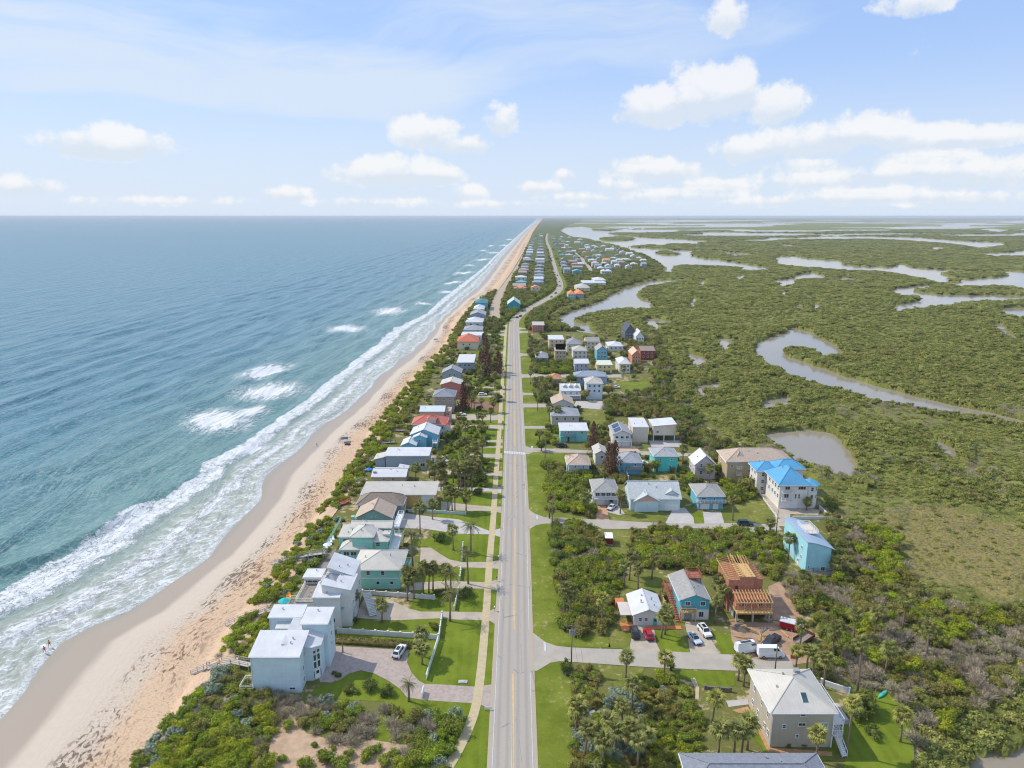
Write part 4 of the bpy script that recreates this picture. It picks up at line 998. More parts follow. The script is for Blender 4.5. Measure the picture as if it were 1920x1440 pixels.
    def vent(s, x, y, z, n=1):
        b = MB(); b.tube([(x, y, z - .3), (x, y, z + .5)], 0.12, 6); b.box((x, y, z + .55), (.4, .4, .15)); b.build('roof_vent', GREY, s.o); return s

def metal(rgb, s=0.55): return mat('metal_roof_%d_%d_%d' % rgb, lin(rgb), rough=0.5, var=0.07, scale=0.3, spec=0.3, seams=s, wear=0.22)
RW = metal((200, 194, 182)); RWH = metal((208, 208, 208)); RG = metal((158, 160, 163)); RC = metal((190, 184, 172))
def shingle(rgb): return mat('shingle_roof_%d_%d_%d' % rgb, lin(rgb), rough=0.95, var=0.13, scale=1.6, bump=0.3, bscale=5, wear=0.3)
SG, SB, ST, SR = shingle((158, 156, 152)), shingle((142, 128, 116)), shingle((186, 166, 148)), shingle((192, 112, 98))
MINT, TEAL, AQUA, PALEBLUE, SKYB = paint((148, 212, 196)), paint((100, 178, 196)), paint((84, 206, 200)), paint((202, 221, 224)), paint((120, 192, 214))
CREAM, BEIGE, TAUPE, OFFW, YELLOW, LGREY, BGREY = paint((226, 214, 186)), paint((196, 186, 166)), paint((166, 152, 138)), paint((218, 217, 210)), paint((214, 176, 108)), paint((196, 196, 194)), paint((160, 174, 188))
CORAL, PINK, BLUER = paint((206, 126, 114)), paint((216, 176, 160)), metal((92, 160, 198))

# ---------------- oceanfront houses, from the camera outwards
h = House('tall pale blue-white modern house with stacked shed roofs at the paver forecourt', (466,1231), (561,1234), 8.4, 7.6, PALEBLUE, RWH, 'shed_b', over=0.25, rise=1.3)
h.rowwin('r', [0.3, 0.62], [1.7, 4.3], 1.0, 1.2, 1, 2); h.win('r', 0.45, 6.9, 0.9, 1.1); h.win('n', 0.82, 1.0, 1.3, 0.7, 2, 1); h.win('l', .5, 5, 2.4, 1.8, 2, 1)
EN = [h.inv @ (U(*q) - h.c) for q in ((572,1281),(588,1276),(604,1268),(612,1246))]; e0, e1, e2, e3 = EN
ft = [(e0.x - 4, e0.y + .3), (e1.x, e1.y), (e2.x, e2.y), (e2.x, e3.y + 2), (e0.x - 4, e3.y + 2)]; zt = [9.3, 8.0, 7.6, 8.6, 10.0]
b = MB(); b.add([(*q, 0) for q in ft] + [(*q, z) for q, z in zip(ft, zt)], [(k, (k + 1) % 5, 5 + (k + 1) % 5, 5 + k) for k in range(5)]); b.build('entry_wall', PALEBLUE, h.o)
b = MB(); cx_, cy_ = sum(q[0] for q in ft) / 5, sum(q[1] for q in ft) / 5; rt = [(cx_ + (x - cx_) * 1.1, cy_ + (y - cy_) * 1.1, z + .08) for (x, y), z in zip(ft, zt)]; b.add(rt + [(x, y, z - .2) for x, y, z in rt], [(0, 1, 2), (0, 2, 3), (0, 3, 4), (7, 6, 5), (8, 7, 5), (9, 8, 5)] + [(k, 5 + k, 5 + (k + 1) % 5, (k + 1) % 5) for k in range(5)]); b.build('entry_roof', RWH, h.o)
ev = Vector((e2.x - e1.x, e2.y - e1.y, 0)); er_ = math.atan2(ev.y, ev.x); eo = Vector((ev.y, -ev.x, 0)).normalized() * .03
for u in (.28, .72):
    for z, hh in ((3.5, 1.7), (5.2, 1.6), (6.6, .9)):
        q = Vector((e1.x, e1.y, z)) + ev * u + eo; w_ = node_obj('window', window_mesh(ev.length * .40, hh, 1, 1, FRAME), h.o, q, er_); node_obj('pane', pane_mesh(ev.length * .40, hh, TEALGLASS), w_)
q = Vector((e1.x, e1.y, 1.2)) + ev * .5 + eo; node_obj('door', door_mesh(1.1, 2.3, paint((236, 236, 234), 'white_door')), h.o, q, er_)
for u in (.12, .88): q = Vector((e1.x, e1.y, 1.3)) + ev * u + eo; w_ = node_obj('window', window_mesh(.45, 1.9, 1, 3, FRAME), h.o, q, er_); node_obj('pane', pane_mesh(.45, 1.9, GLASS), w_)
h.pvol((562,1170), (615,1171), 10.6, 6.0, PALEBLUE, RWH, 'shed_b', over=0.3, rise=0.5)
for z in (9.2, 6.8, 4.4): h.win('r', 0.45, z, 0.9, 1.2, 1, 2)
h.pvol((502,1158), (566,1159), 9.2, 4.6, PALEBLUE, RWH, 'shed_b', over=0.25, rise=0.5)
h.rowwin('l', [.5], [6.5, 3.6], 1.6, 1.5, 2, 1)
h.pvol((516,1178), (556,1179), 7.6, 5.5, MINT if 0 else paint((190, 216, 212)), RWH, 'shed_b', over=0.2, rise=1.4)
h.win('n', 0.5, 6.2, 1.6, 0.9)
h.balcony(-7.5, -4.8, -0.3, 3.2, 0.9, WOOD, WHITE); H_WHITE = h

h = House('rambling white house with jagged metal roofs, rooftop terrace and curved garden stair', (588,1114), (634,1128), 8.6, 6.5, OFFW, RWH, 'shed_b', over=0.2, rise=0.6)
h.win('n', .62, 2.6, 2.4, 1.3, 3, 1).win('n', .2, 6.0, 1.0, .8).win('r', .35, 6.3, 1.0, 1.4).win('r', .7, 2.2, 1.0, 1.3)
h.pvol((604,1103), (656,1112), 9.6, 8.0, OFFW, RWH, 'shed_l', over=0.2, rise=1.5); h.rowwin('r', [.3, .7], [2.0, 5.2], 1.0, 1.4)
h.pvol((600,1094), (632,1094), 10.2, 4.0, OFFW, RG, 'hip', over=0.2, rise=1.6); h.win('r', .5, 9.4, .8, .9)
h.pvol((614,1080), (664,1082), 9.8, 8.0, OFFW, RWH, 'shed_l', over=0.2, rise=2.4); h.rowwin('r', [.3, .7], [5.2, 2.0], 1.0, 1.4)
h.pvol((567,1084), (603,1084), 7.6, 4.6, OFFW, RWH, 'flat', over=0.25); h.rowwin('n', [.2, .5, .8], [6.6], 1.4, .8, 2, 1).rowwin('l', [.3, .7], [6, 3], 1.2, 1.3)
h.pvol((553,1133), (590,1130), 5.6, 10.0, OFFW, WOOD, 'flat', over=0.1); h.win('n', .7, 3.6, 2.4, 1.8, 2, 2).rowwin('l', [.15, .4], [3.6], 2.0, 1.5, 2, 1)
X0, X1, Y0, Y1, _, _ = h.b; h.balcony(X0, X1, Y0, Y1, 5.9, WOOD, WHITE, posts=False)
h.balcony(X1 + 6.6, X1 + 9.2, Y0 + 0.5, Y0 + 8, 3.0, WOOD, WHITE); h.balcony(X0 - 4.5, X0, Y0 - 3, Y0 + 10, 0.8, WOOD, WHITE)
h.stairs((X1 + 10.6, Y0 + 9, 3.2), (X1 + 13.4, Y0 + 3.4, 0.2), 1.8, OFFW, 'garden_stair'); H_JAG = h

h = House('mint green two-storey beach house with broad pale hip roof and white trim', (660,1068), (753,1070), 5.9, 11.5, MINT, RW, 'hip', over=0.9, rise=2.6, ridge='y')
h.rowwin('n', [.28, .62], [4.6], 1.1, 1.3).rowwin('n', [.03, .5, .82], [1.8], 1.0, 1.0, 1, 1).rowwin('r', [.2, .5, .8], [4.4], 1.3, 1.6, 2, 2).garage('r', .3, 3.4).garage('r', .7, 3.4)
X0, X1, Y0, Y1, _, _ = h.b; h.balcony(X1, X1 + 1.8, Y0, Y1, 3.1, MINT, WHITE)
b = MB(); b.box(((X0 + X1) / 2, Y0 - .03, 3.1), (X1 - X0 + .1, .1, .22)); b.build('trim_band', WHITE, h.o); H_MINT = h

h = House('sprawling mint green beach complex with overlapping pale hip roofs and sun decks', (678,1015), (728,1016), 5.6, 9.5, MINT, RW, 'hip', over=0.5, rise=1.6)
h.win('n', .6, 4.5, 1.4, 1.1).rowwin('r', [.3, .7], [4.5, 1.7], 1.3, 1.4)
h.pvol((656,1007), (700,1008), 7.2, 8.0, MINT, RW, 'hip', over=0.5, rise=1.7, ridge='y')
h.pvol((656,989), (735,991), 7.4, 5.0, MINT, RW, 'gable_x', over=0.5, rise=1.0); h.rowwin('r', [.5], [6, 3.2], 1.2, 1.2)
h.pvol((636,1031), (688,1031), 3.6, 6.0, MINT, RW, 'hip', over=0.5, rise=1.5); h.rowwin('n', [.2, .5, .8], [2.2], 1.8, 1.3, 2, 1)
h.pvol((632,1010), (662,1004), 5.0, 7.0, MINT, RW, 'shed_b', over=0.3, rise=.7); h.win('n', .5, 4.0, 1.6, .9)
h.pvol((717,1003), (731,1003), 6.6, 3.0, MINT, RW, 'flat', over=0.1)
a, b_ = h.L(605, 1036, 2.6), h.L(640, 985, 2.6); h.balcony(a.x, b_.x - 1, a.y, b_.y + 4, 2.6, mat('grey_deck', lin((158, 144, 136)), var=.15, scale=2), MINT)
a, b_ = h.L(729, 1032, 3.0), h.L(757, 1000, 3.0); h.balcony(a.x, b_.x, a.y, b_.y, 3.0, WHITE, WHITE); h.balcony(a.x, b_.x - 1, a.y + 9, b_.y + 8, 5.8, WHITE, WHITE); H_COMPLEX = h

h = House('grey-teal cottage with taupe gable roof facing the mint complex', (665,972), (735,972), 4.0, 9.5, paint((136, 170, 166)), ST, 'gable_y', over=0.6, rise=3.0)
h.rowwin('n', [.42, .5, .58], [4.4], .6, .5, 1, 1).rowwin('r', [.3, .7], [2], 1.2, 1.2); h.chimney(-6.6, 1.0, 2.6, 1.6, MINT)
h = House('grey-walled house with weathered brown hip roof beside the yellow block', (666,949), (757,945), 4.3, 8.5, paint((150, 158, 160)), SB, 'hip', over=0.6, rise=2.6)
h.rowwin('n', [.3, .7], [2], 1.2, 1.2).win('r', .5, 2.2, 1.2, 1.2)
h.pvol((733,943), (756,941), 4.2, 6.0, paint((150, 158, 160)), SB, 'hip', over=.4, rise=1.4); X0, X1, Y0, Y1, _, _ = h.b
h.stairs((X1 + .4, Y0 + 3.5, 3.4), (X1 + .4, Y0 - 1.5, .2), 1.1, OFFW)
h = House('long low house with flat cream roof and mustard yellow wall', (674,929), (818,927), 4.9, 11.0, YELLOW, RC, 'shed_b', over=0.7, rise=0.5)
h.rowwin('n', [.77], [4.1, 1.6], 1.5, .4, 2, 1).rowwin('r', [.5], [3.4], 2.0, 1.2, 2, 1)
b = MB(); X0, X1, Y0, Y1, _, _ = h.b; b.box((X1 - 2.2, Y0 - .06, 2.4), (4.4, .16, 4.6)); b.build('white_bay', OFFW, h.o); h.garage('r', .3, 3.4); H_YEL = h
h = House('low beige bungalow with bright white folded roof among palms', (695,895), (762,894), 3.4, 10.0, paint((192, 180, 164)), RWH, 'gable_x', over=0.7, rise=1.4)
h.rowwin('n', [.33, .62], [2.3], 1.0, .9).chimney(-5.5, 2.5, 3.6, 1.0)
h.pvol((747,879), (765,881), 4.2, 4, BEIGE, RWH, 'shed_l', over=.3, rise=.7)
h = House('blue-grey house under a wide flat white roof overhanging its deck', (720,855), (805,855), 5.4, 9.5, BGREY, RWH, 'shed_b', over=0.5, rise=0.35)
h.rowwin('n', [.6, .82], [4.2], .7, .7, 1, 1).win('n', .86, 1.6, 2.0, 1.6, 2, 1).rowwin('r', [.25, .6], [3.6], 1.4, 1.4); h.door('r', .85, 1.1, 2.2, AQUA)
h.pvol((700,862), (724,862), 3.4, 7, None or BGREY, RW, 'shed_r', over=.6, rise=1.2)
h = House('light blue house with twin white-edged gables facing the camera', (768,817), (822,814), 5.6, 11.0, SKYB, RWH, 'gable_y', over=0.5, rise=2.4)
h.rowwin('r', [.2, .5, .8], [4.2, 1.6], 1.2, 1.4)
h.pvol((773,822), (800,821), 5.4, 4.0, SKYB, RWH, 'gable_y', over=0.4, rise=1.3); h.win('n', .5, 4.2, 1.0, 1.0)
h.pvol((750,838), (781,834), 3.6, 9, SKYB, RWH, 'gable_y', over=.5, rise=1.4); X0, X1, Y0, Y1, _, _ = h.b
h.balcony(X1 + 6.6, X1 + 8.6, Y0 + 5, Y0 + 16, 3.0, WHITE, WHITE)
h = House('white-walled house with faded coral red hip roof', (771,797), (838,795), 6.0, 12.0, OFFW, SR, 'hip', over=0.6, rise=2.8)
h.rowwin('n', [.3, .6, .9], [4.4, 1.7], 1.0, 1.2).rowwin('r', [.25, .75], [4.4, 1.7], 1.2, 1.3); h.pvol((833,800), (844,799), 5.4, 6, OFFW, SR, 'hip', over=.3, rise=1.2); h.win('n', .5, 3, 1, 1.2)
h.pvol((801,786), (818,786), 8.4, 4, OFFW, SR, 'hip', over=.4, rise=1.3)
h = House('house with pale mint shed roofs rising to a central peak', (786,772), (834,772), 6.0, 10.0, PINK, metal((206, 216, 214)), 'gable_x', over=0.4, rise=1.6)
h.pvol((834,772), (846,770), 5.6, 7, PINK, ST, 'flat', over=.2); h.rowwin('n', [.5], [4.2, 1.6], 1, 1.2)
h = House('grey-brown three-storey house with slate hip roof', (811,744), (853,743), 8.2, 13.0, TAUPE, shingle((140, 144, 152)), 'hip', over=0.6, rise=2.4)
h.rowwin('n', [.2, .5, .8], [6.6, 4.0], 1.0, 1.2).rowwin('r', [.3, .7], [6.6, 4.0, 1.6], 1.2, 1.4)
h = House('salmon pink house with white-edged low gable front', (825,722), (866,721), 7.4, 12.0, CORAL, RW, 'gable_y', over=0.3, rise=1.8)
h.rowwin('n', [.25, .6], [5.4, 2.6], 1.0, 1.2).rowwin('r', [.3, .7], [5.4], 1.2, 1.3)
h = House('grey gabled house with a white-trimmed dormer', (827,701), (866,699), 5.0, 12.0, paint((164, 170, 176)), RG, 'gable_y', over=0.4, rise=3.0)
h.rowwin('n', [.4, .65], [4.0], 1.2, 1.2)
h = House('grey house with an open flat white roof on posts', (856,680), (889,680), 6.2, 26.0, BGREY, RWH, 'shed_b', over=0.8, rise=0.3); h.rowwin('n', [.15, .45, .75], [4.4, 1.8], 1.6, 1.2, 2, 1)
h = House('cream house with terracotta red hip roof', (856,641), (897,641), 6.0, 22.0, CREAM, shingle((200, 118, 92)), 'hip', over=0.6, rise=4.0); h.rowwin('n', [.3, .6], [4.0], 1.4, 1.4)
h = House('plain white block house behind the terracotta roof', (864,629), (905,630), 7.4, 18.0, WHITE, RWH, 'flat', over=0.2); h.rowwin('n', [.85], [5.6], 1.6, 1.6); h.win('r', .3, 5, 1.4, 1.4)
FARL = [('grey arched-roof house on the dune', (868,620), (905,619), 6.5, 20, BGREY, RG, 'hip'), ('house with layered white roofs near the old road', (872,605), (906,604), 6.5, 24, OFFW, RWH, 'hip'),
        ('grey-blue house with white deck near the old road end', (880,592), (911,590), 6.5, 24, BGREY, RG, 'gable_y'), ('white house with teal neighbour by the old road end', (887,580), (908,580), 6.0, 26, OFFW, RWH, 'hip'),
        ('house with dark teal hip roof at the old road end', (890,569), (914,568), 7.5, 30, TEAL, metal((70, 130, 144)), 'hip')]
for lb, A, B, H_, D_, wl, rf_, kd in FARL:
    h = House(lb, A, B, H_, D_, wl, rf_, kd, over=0.5, rise=2.6); h.rowwin('n', [.3, .7], [4.6], 2.0, 1.4)

# ---------------- houses on the marsh side
h = House('large beige stucco house with pale ribbed hip roof and stacked stair porches', (1445,1338), (1572,1338), 7.6, 13.0, paint((186, 176, 158)), RW, 'hip', over=0.55, rise=3.0, ridge='y')
h.win('n', .50, 6.9, 1.1, .6, 1, 1, TEALGLASS).win('n', .50, 4.9, 1.5, .8, 2, 1).win('n', .21, 4.5, .8, .9).win('n', .86, 4.7, 1.5, 1.2, 1, 1, mat('mint_glass', (.25, .45, .38), rough=.2, var=.1)).win('n', .44, 2.4, .7, .8)
h.rowwin('l', [.15, .42, .78], [5.6], .9, 1.3).rowwin('l', [.1, .25, .55, .8], [2.3], .9, 1.2)
X0, X1, Y0, Y1, _, _ = h.b
sk = MB(); sk.box((0, 0, 0), (1.0, 1.9, .1)); k_ = sk.build('skylight', TEALGLASS, h.o, (0.9, 2.6, 9.0)); k_.rotation_euler = (math.atan2(3.0, 5.6), 0, 0)
k2 = MB(); k2.box((0, 0, -.04), (1.25, 2.15, .1)); k2.build('skylight_frame', WHITE, k_)
h.chimney(1.9, 9.2, 9.2, 1.0, GREY)
h.balcony(X1, X1 + 2.0, Y0 - .2, Y1 - 2, 5.2, WHITE, WHITE); h.balcony(X1, X1 + 2.0, Y0 - .2, Y0 + 4, 2.7, WHITE, WHITE, posts=False)
h.stairs((X1 + 1.0, Y0 + 3.2, 5.2), (X1 + 1.0, Y0 + .2, 2.8), .9, WHITE).stairs((X1 + 1.0, Y0 + .2, 2.7), (X1 + 1.6, Y0 - 2.6, .2), .9, WHITE)
b = MB(); b.box((X1 + 4, Y0 + 8.5, .5), (4.5, 5, 1.0)); b.build('pool_terrace', PALEDRIVE, h.o); H_BEIGE = h
h = House('house seen only by its blue-grey low roof at the bottom of the picture', (1293,1478), (1572,1486), 4.6, 8.2, LGREY, shingle((132, 136, 144)), 'hip', over=0.5, rise=1.5)
h = House('small white cottage with bright white metal gable roof and orange paved yard', (1187,1156), (1246,1153), 2.9, 10.0, OFFW, RWH, 'gable_y', over=0.4, rise=1.5)
h.win('n', .22, 1.7, .9, 1.0).win('n', .42, 1.7, .9, 1.0).door('n', .74, .9, 2.0, TEAL).rowwin('l', [.3, .7], [1.7], 1.0, 1.0); h.vent(-1.2, 4, 4.2).vent(1.6, 5.5, 4.0)
X0, X1, Y0, Y1, _, _ = h.b
b = MB(); b.box((X0 - 1.6, Y0 + 4.0, 2.2), (3.0, 6.0, .12)); [b.box((X0 - 2.9, Y0 + y, 1.1), (.12, .12, 2.2)) for y in (1.3, 4, 6.8)]; b.build('side_awning', paint((206, 196, 188)), h.o)
OT = paint((206, 128, 78)); b = MB(); b.box((X0 - 1.7, Y0 - 0.6, .07), (3.0, 3.6, .14)); b.build('terrace', OT, h.o); b = MB(); b.box((X0 - 2.2, Y0 + 8.6, .9), (2.2, 2.4, 1.8)); b.build('shed', OT, h.o); b = MB(); b.box((X1 + .2, Y0 - .9, .06), (X1 - X0 + 1.5, 1.4, .12)); b.build('terrace', OT, h.o); H_COT = h
h = House('teal-gabled two-storey house with grey roof, red stair and rooftop lookout', (1274,1127), (1334,1127), 5.2, 13.0, paint((84, 174, 192)), SG, 'gable_y', over=0.4, rise=1.5)
h.win('n', .25, 4.3, 1.3, 1.2, 2, 1).win('n', .78, 4.3, 1.3, 1.2, 2, 1)
X0, X1, Y0, Y1, _, _ = h.b
b = MB(); b.box(((X0 + X1) / 2, Y0 - .05, 1.35), (X1 - X0 + .06, .1, 2.7)); b.build('lower_wall', OFFW, h.o)
h.place('n', .74, 1.5, window_mesh(1.3, 1.6, 2, 1, FRAME), 'window', out=.1); h.place('n', .74, 1.5, pane_mesh(1.3, 1.6, GLASS), 'pane', out=.12); h.place('n', .28, 1.1, garage_mesh(1.8, 2.1, GREY), 'garage_door', out=.1)
h.balcony(X0, X0 + 3.6, Y0 - 1.4, Y0, 2.7, PINE, PINE); h.stairs((X0 - .9, Y0 + 9, 2.9), (X0 - .5, Y0 - 1.2, .1), 1.3, REDWOOD)
h.balcony(X0 - 1.6, X0, Y0 + 9, Y0 + 13, 2.8, REDWOOD, REDWOOD)
a = h.L(1289, 1084, 6.6); h.balcony(a.x, a.x + 3.4, a.y - .5, a.y + 3, 6.9, REDWOOD, REDWOOD); H_TEAL = h

# house under construction: block walls below, sheathed walls above, open roof framing
h = House('unfinished house with brown sheathed walls, open lumber roof trusses and timber decks', (1375,1135), (1452,1137), 5.0, 8.0, None, None, name='unfinished_house')
g = h.L(1381, 1170, 0); g2 = h.L(1446, 1171, 0); x0, x1, y0 = g.x, g2.x, g.y + 1.0
b = MB()
for x in (x0 + .2, (x0 + x1) / 2, x1 - .2): b.box((x, y0, 1.35), (.4, .4, 2.7))
b.box(((x0 + x1) / 2, y0 + 8, 1.35), (x1 - x0, .3, 2.7)); b.box((x0 + .15, y0 + 5, 1.35), (.3, 6, 2.7)); b.box((x1 - .15, y0 + 5, 1.35), (.3, 6, 2.7))
b.build('block_wall', CONCRETE, h.o)
b = MB(); b.box(((x0 + x1) / 2, y0 + 3.6, 2.85), (x1 - x0 + .4, 9.6, .3)); b.build('deck_floor', PINE, h.o)
b = MB(); b.box(((x0 + x1) / 2, y0 + 4.2, 4.3), (x1 - x0 - .3, 7.0, 2.6)); b.box(((x0 + x1) / 2, y0 + 2.1, 3.5), (x1 - x0 + .2, 3.4, .9)); b.build('sheathed_wall', SHEATH, h.o)
h.b = (x0, x1, y0 + .7, y0 + 8, 3, 5.6); h.rowwin('n', [.25, .72], [4.3], 1.3, 1.2, 2, 1)
for k in range(6): bb = MB(); xx = x0 + .1 + (x1 - x0 - .2) * k / 5; bb.box((xx, y0 - .9, 4.3), (.12, .12, 2.6)); bb.build('post', PINE, h.o)
for k in range(12): bb = MB(); xx = x0 + (x1 - x0) * k / 11; bb.bar((xx, y0 - 1.2, 5.8), (xx, y0 + 3.6, 6.6), .07, .26); bb.build('rafter', PINE, h.o)
for yy, zz in ((y0 - .9, 5.6), (y0 + 3.0, 6.0)): bb = MB(); bb.bar((x0 - .3, yy, zz), (x1 + .3, yy, zz), .14, .28); bb.build('beam', PINE, h.o)
bb = MB(); bb.bar((x0 - .2, y0 - 1.0, 4.0), (x1 + .2, y0 - 1.0, 4.0), .08, .1); bb.bar((x0 - .2, y0 - 1.0, 3.4), (x1 + .2, y0 - 1.0, 3.4), .08, .1); bb.build('guard_rail', PINE, h.o)
# rear, taller part
yr = y0 + 4.6; xa, xb = x0 - .6, x1 - .2
b = MB(); b.box((xa + 1.8, yr + 5, 4.2), (3.6, 9, 8.4)); b.box((xb - 1.6, yr + 5.5, 4.1), (3.4, 8, 8.2)); b.box(((xa + xb) / 2 + .2, yr + 3.9, 4.55), (3.6, 6.6, 9.1)); b.build('sheathed_wall', SHEATH, h.o)
h.b = (xa, xa + 3.6, yr + .5, yr + 11, 0, 8); h.win('n', .55, 6.4, 1.0, 1.2, 1, 1, GLASS, SHEATH)
b = MB(); b.box(((xa + xb) / 2 + .2, yr + 3.9, 9.2), (4.0, 7.0, .2)); b.build('roof_deck', PINE, h.o)
for k in range(12): bb = MB(); yy = yr + .5 + k * .95; bb.bar((xa - .3, yy, 8.5), (xa + 3.6, yy, 9.6), .07, .22); bb.build('truss', PINE, h.o)
for k in range(11): bb = MB(); yy = yr + 1.5 + k * .95; bb.bar((xb + .3, yy, 8.3), (xb - 3.2, yy, 9.4), .07, .22); bb.build('truss', PINE, h.o)
for k in range(8): bb = MB(); xx = xa + 2.4 + k * .65; bb.bar((xx, yr + 7.0, 9.3), (xx, yr + 10.6, 10.0), .07, .22); bb.build('truss', PINE, h.o)
bb = MB(); bb.bar((xa + 3.6, yr + .2, 9.6), (xa + 3.6, yr + 12, 9.6), .12, .3); bb.bar((xb - 3.2, yr + .2, 9.4), (xb - 3.2, yr + 12, 9.4), .12, .3); bb.bar((xa, yr + .4, 8.45), (xa, yr + 11.5, 8.45), .12, .3); bb.build('beam', PINE, h.o)
M_ = Matrix.Rotation(h.ang, 3, 'Z'); BLOCK.append(np.array([tuple((M_ @ Vector((a, c, 0)) + h.c)[:2]) for a, c in ((xa - 2, y0 - 4), (x1 + 3, y0 - 4), (x1 + 3, yr + 13), (xa - 2, yr + 13))])); H_BUILD = h

h = House('tall aqua house with curved blue-grey metal roof and rooftop deck by the marsh', (1512,1024), (1559,1037), 7.6, 1.0, None, None)
a, c = h.L(1509, 1075, 0), h.L(1555, 1076, 0); d_ = h.L(1470, 970, 9.3)
x0, x1, y0, y1 = a.x, c.x, a.y, d_.y
AQ2 = paint((164, 216, 224)); n = 14; b = MB()
prof = [(x0 + (x1 - x0) * k / n, 9.3 - 1.8 * (k / n) ** 1.5) for k in range(n + 1)]
for y, fl in ((y0, 0), (y1, 1)):
    poly = [(x0, y, 0), (x1, y, 0)] + [(x, y, z) for x, z in prof[::-1]]; b.add(poly, [tuple(range(len(poly)))[::-1] if fl else tuple(range(len(poly)))])
b.add([(x0, y0, 0), (x0, y1, 0), (x0, y1, 9.3), (x0, y0, 9.3)], [(0, 3, 2, 1)]); b.add([(x1, y0, 0), (x1, y1, 0), (x1, y1, 7.5), (x1, y0, 7.5)], [(0, 1, 2, 3)])
b.build('wall', AQ2, h.o)
b = MB(); e = .35
for k in range(n):
    (xA, zA), (xB, zB) = prof[k], prof[k + 1]
    if k == 0: xA -= e
    if k == n - 1: xB += .9; zB -= .4
    b.add([(xA, y0 - e, zA + .12), (xB, y0 - e, zB + .12), (xB, y1 + e, zB + .12), (xA, y1 + e, zA + .12), (xA, y0 - e, zA + .02), (xB, y0 - e, zB + .02), (xB, y1 + e, zB + .02), (xA, y1 + e, zA + .02)], [(0, 1, 2, 3), (7, 6, 5, 4), (0, 4, 5, 1), (2, 6, 7, 3)] + ([(0, 3, 7, 4)] if k == 0 else []) + ([(1, 5, 6, 2)] if k == n - 1 else []))
b.build('roof', metal((158, 176, 194)), h.o)
h.b = (x0, x1, y0, y1, 0, 8); h.rowwin('l', [.2, .45, .75], [6.2, 3.4], .8, 1.1).win('n', .12, 2.0, .7, .7).win('n', .72, 1.4, 1.3, 1.3, 2, 1).door('l', .3, 1, 2.1, WHITE).rowwin('r', [.2, .5, .8], [4.6, 2.0], 1.3, 1.3)
xm, ym = x0 + (x1 - x0) * .5, y0 + (y1 - y0) * .45; h.balcony(xm - 1.4, xm + 2.0, ym - 1.5, ym + 5.0, 9.1, mat('pale_deck', lin((206, 196, 186)), var=.1), WHITE, posts=False)
h.balcony(x0 + 1, x1 + .6, y0 - 2.4, y0 - .05, .6, WOOD, WOOD)
M_ = Matrix.Rotation(h.ang, 3, 'Z'); BLOCK.append(np.array([tuple((M_ @ Vector((a_, c_, 0)) + h.c)[:2]) for a_, c_ in ((x0 - 2, y0 - 3), (x1 + 2, y0 - 3), (x1 + 2, y1 + 1), (x0 - 2, y1 + 1))])); H_AQUA = h

BW = paint((228, 222, 214), 'ivory_stucco')
h = House('grand ivory three-storey house with bright blue metal hip roofs and corner turret', (1461,911), (1520,909), 8.6, 14.0, BW, BLUER, 'hip', over=0.8, rise=4.2, ridge='y')
h.win('n', .28, 7.2, 1.7, 1.4, 2, 1).win('n', .26, 4.4, 1.7, 1.8, 2, 1).rowwin('n', [.60, .72], [4.4], .7, 1.8).win('n', .80, 7.3, 2.6, 1.2, 3, 1).rowwin('l', [.1, .3, .5, .75], [7.0, 4.2], 1.1, 1.5)
for u in (.14, .36, .58): h.garage('n', u, 2.1, 2.2, WHITE)
X0, X1, Y0, Y1, _, _ = h.b
for z in (5.9, 3.1): h.balcony(X0 + .6, X0 + 4.2, Y0 - 1.1, Y0 - .02, z, BW, WHITE, posts=False)
tcx, tcy = X1 + 1.6, Y0 + 2.2; oct_ = [(tcx + 2.5 * math.cos(k * math.pi / 4 + .39), tcy + 2.5 * math.sin(k * math.pi / 4 + .39)) for k in range(8)]
b = MB(); b.prism(oct_, 0, 8.3); b.build('turret', BW, h.o)
b = MB(); ro = [(tcx + 3.3 * math.cos(k * math.pi / 4 + .39), tcy + 3.3 * math.sin(k * math.pi / 4 + .39), 8.3) for k in range(8)]; b.add(ro + [(tcx, tcy, 10.0)], [(k, (k + 1) % 8, 8) for k in range(8)] + [tuple(range(8))[::-1]]); b.build('turret_roof', BLUER, h.o)
for z in (6.9, 4.2):
    for k in (4, 5, 6, 7):
        a0 = (k + .5) * math.pi / 4 + .39; rr = 2.5 * math.cos(math.pi / 8) + .02
        w_ = node_obj('window', window_mesh(1.0, 1.5, 1, 2, FRAME), h.o, (tcx + rr * math.cos(a0), tcy + rr * math.sin(a0), z), a0 + math.pi / 2); node_obj('pane', pane_mesh(1.0, 1.5, GLASS), w_)
h.pvol((1418,884), (1462,884), 8.4, 9.0, BW, BLUER, 'hip', over=.7, rise=2.2); h.rowwin('n', [.3], [7.0, 4.4, 1.8], 1.1, 1.4).rowwin('l', [.3, .7], [7.0, 4.4, 1.8], 1.1, 1.4)
h.pvol((1455,880), (1512,880), 8.6, 8.0, BW, BLUER, 'hip', over=.7, rise=2.4)
b = MB(); X0, X1, Y0, Y1, _, _ = (X0, X1, Y0, Y1, 0, 0); b.box(((X0 + X1) / 2 + 3, Y0 - 9.0, .6), (X1 - X0 + 3, .3, 1.2)); b.box((X1 + 4.6, Y0 - 4.6, .6), (.3, 9, 1.2)); b.build('forecourt_wall', OFFW, h.o); H_BLUE = h
h = House('beige condominium with scalloped tan roof behind the blue-roofed house', (1362,866), (1490,866), 8.2, 13.0, paint((200, 180, 142)), ST, 'hip', over=.7, rise=3.2, name='condominium', cat='condominium')
h.rowwin('n', [.36, .47, .58, .92], [7.0, 4.4, 1.8], 1.5, 1.4, 2, 1).rowwin('l', [.3, .7], [7.0, 4.4], 1.2, 1.3)
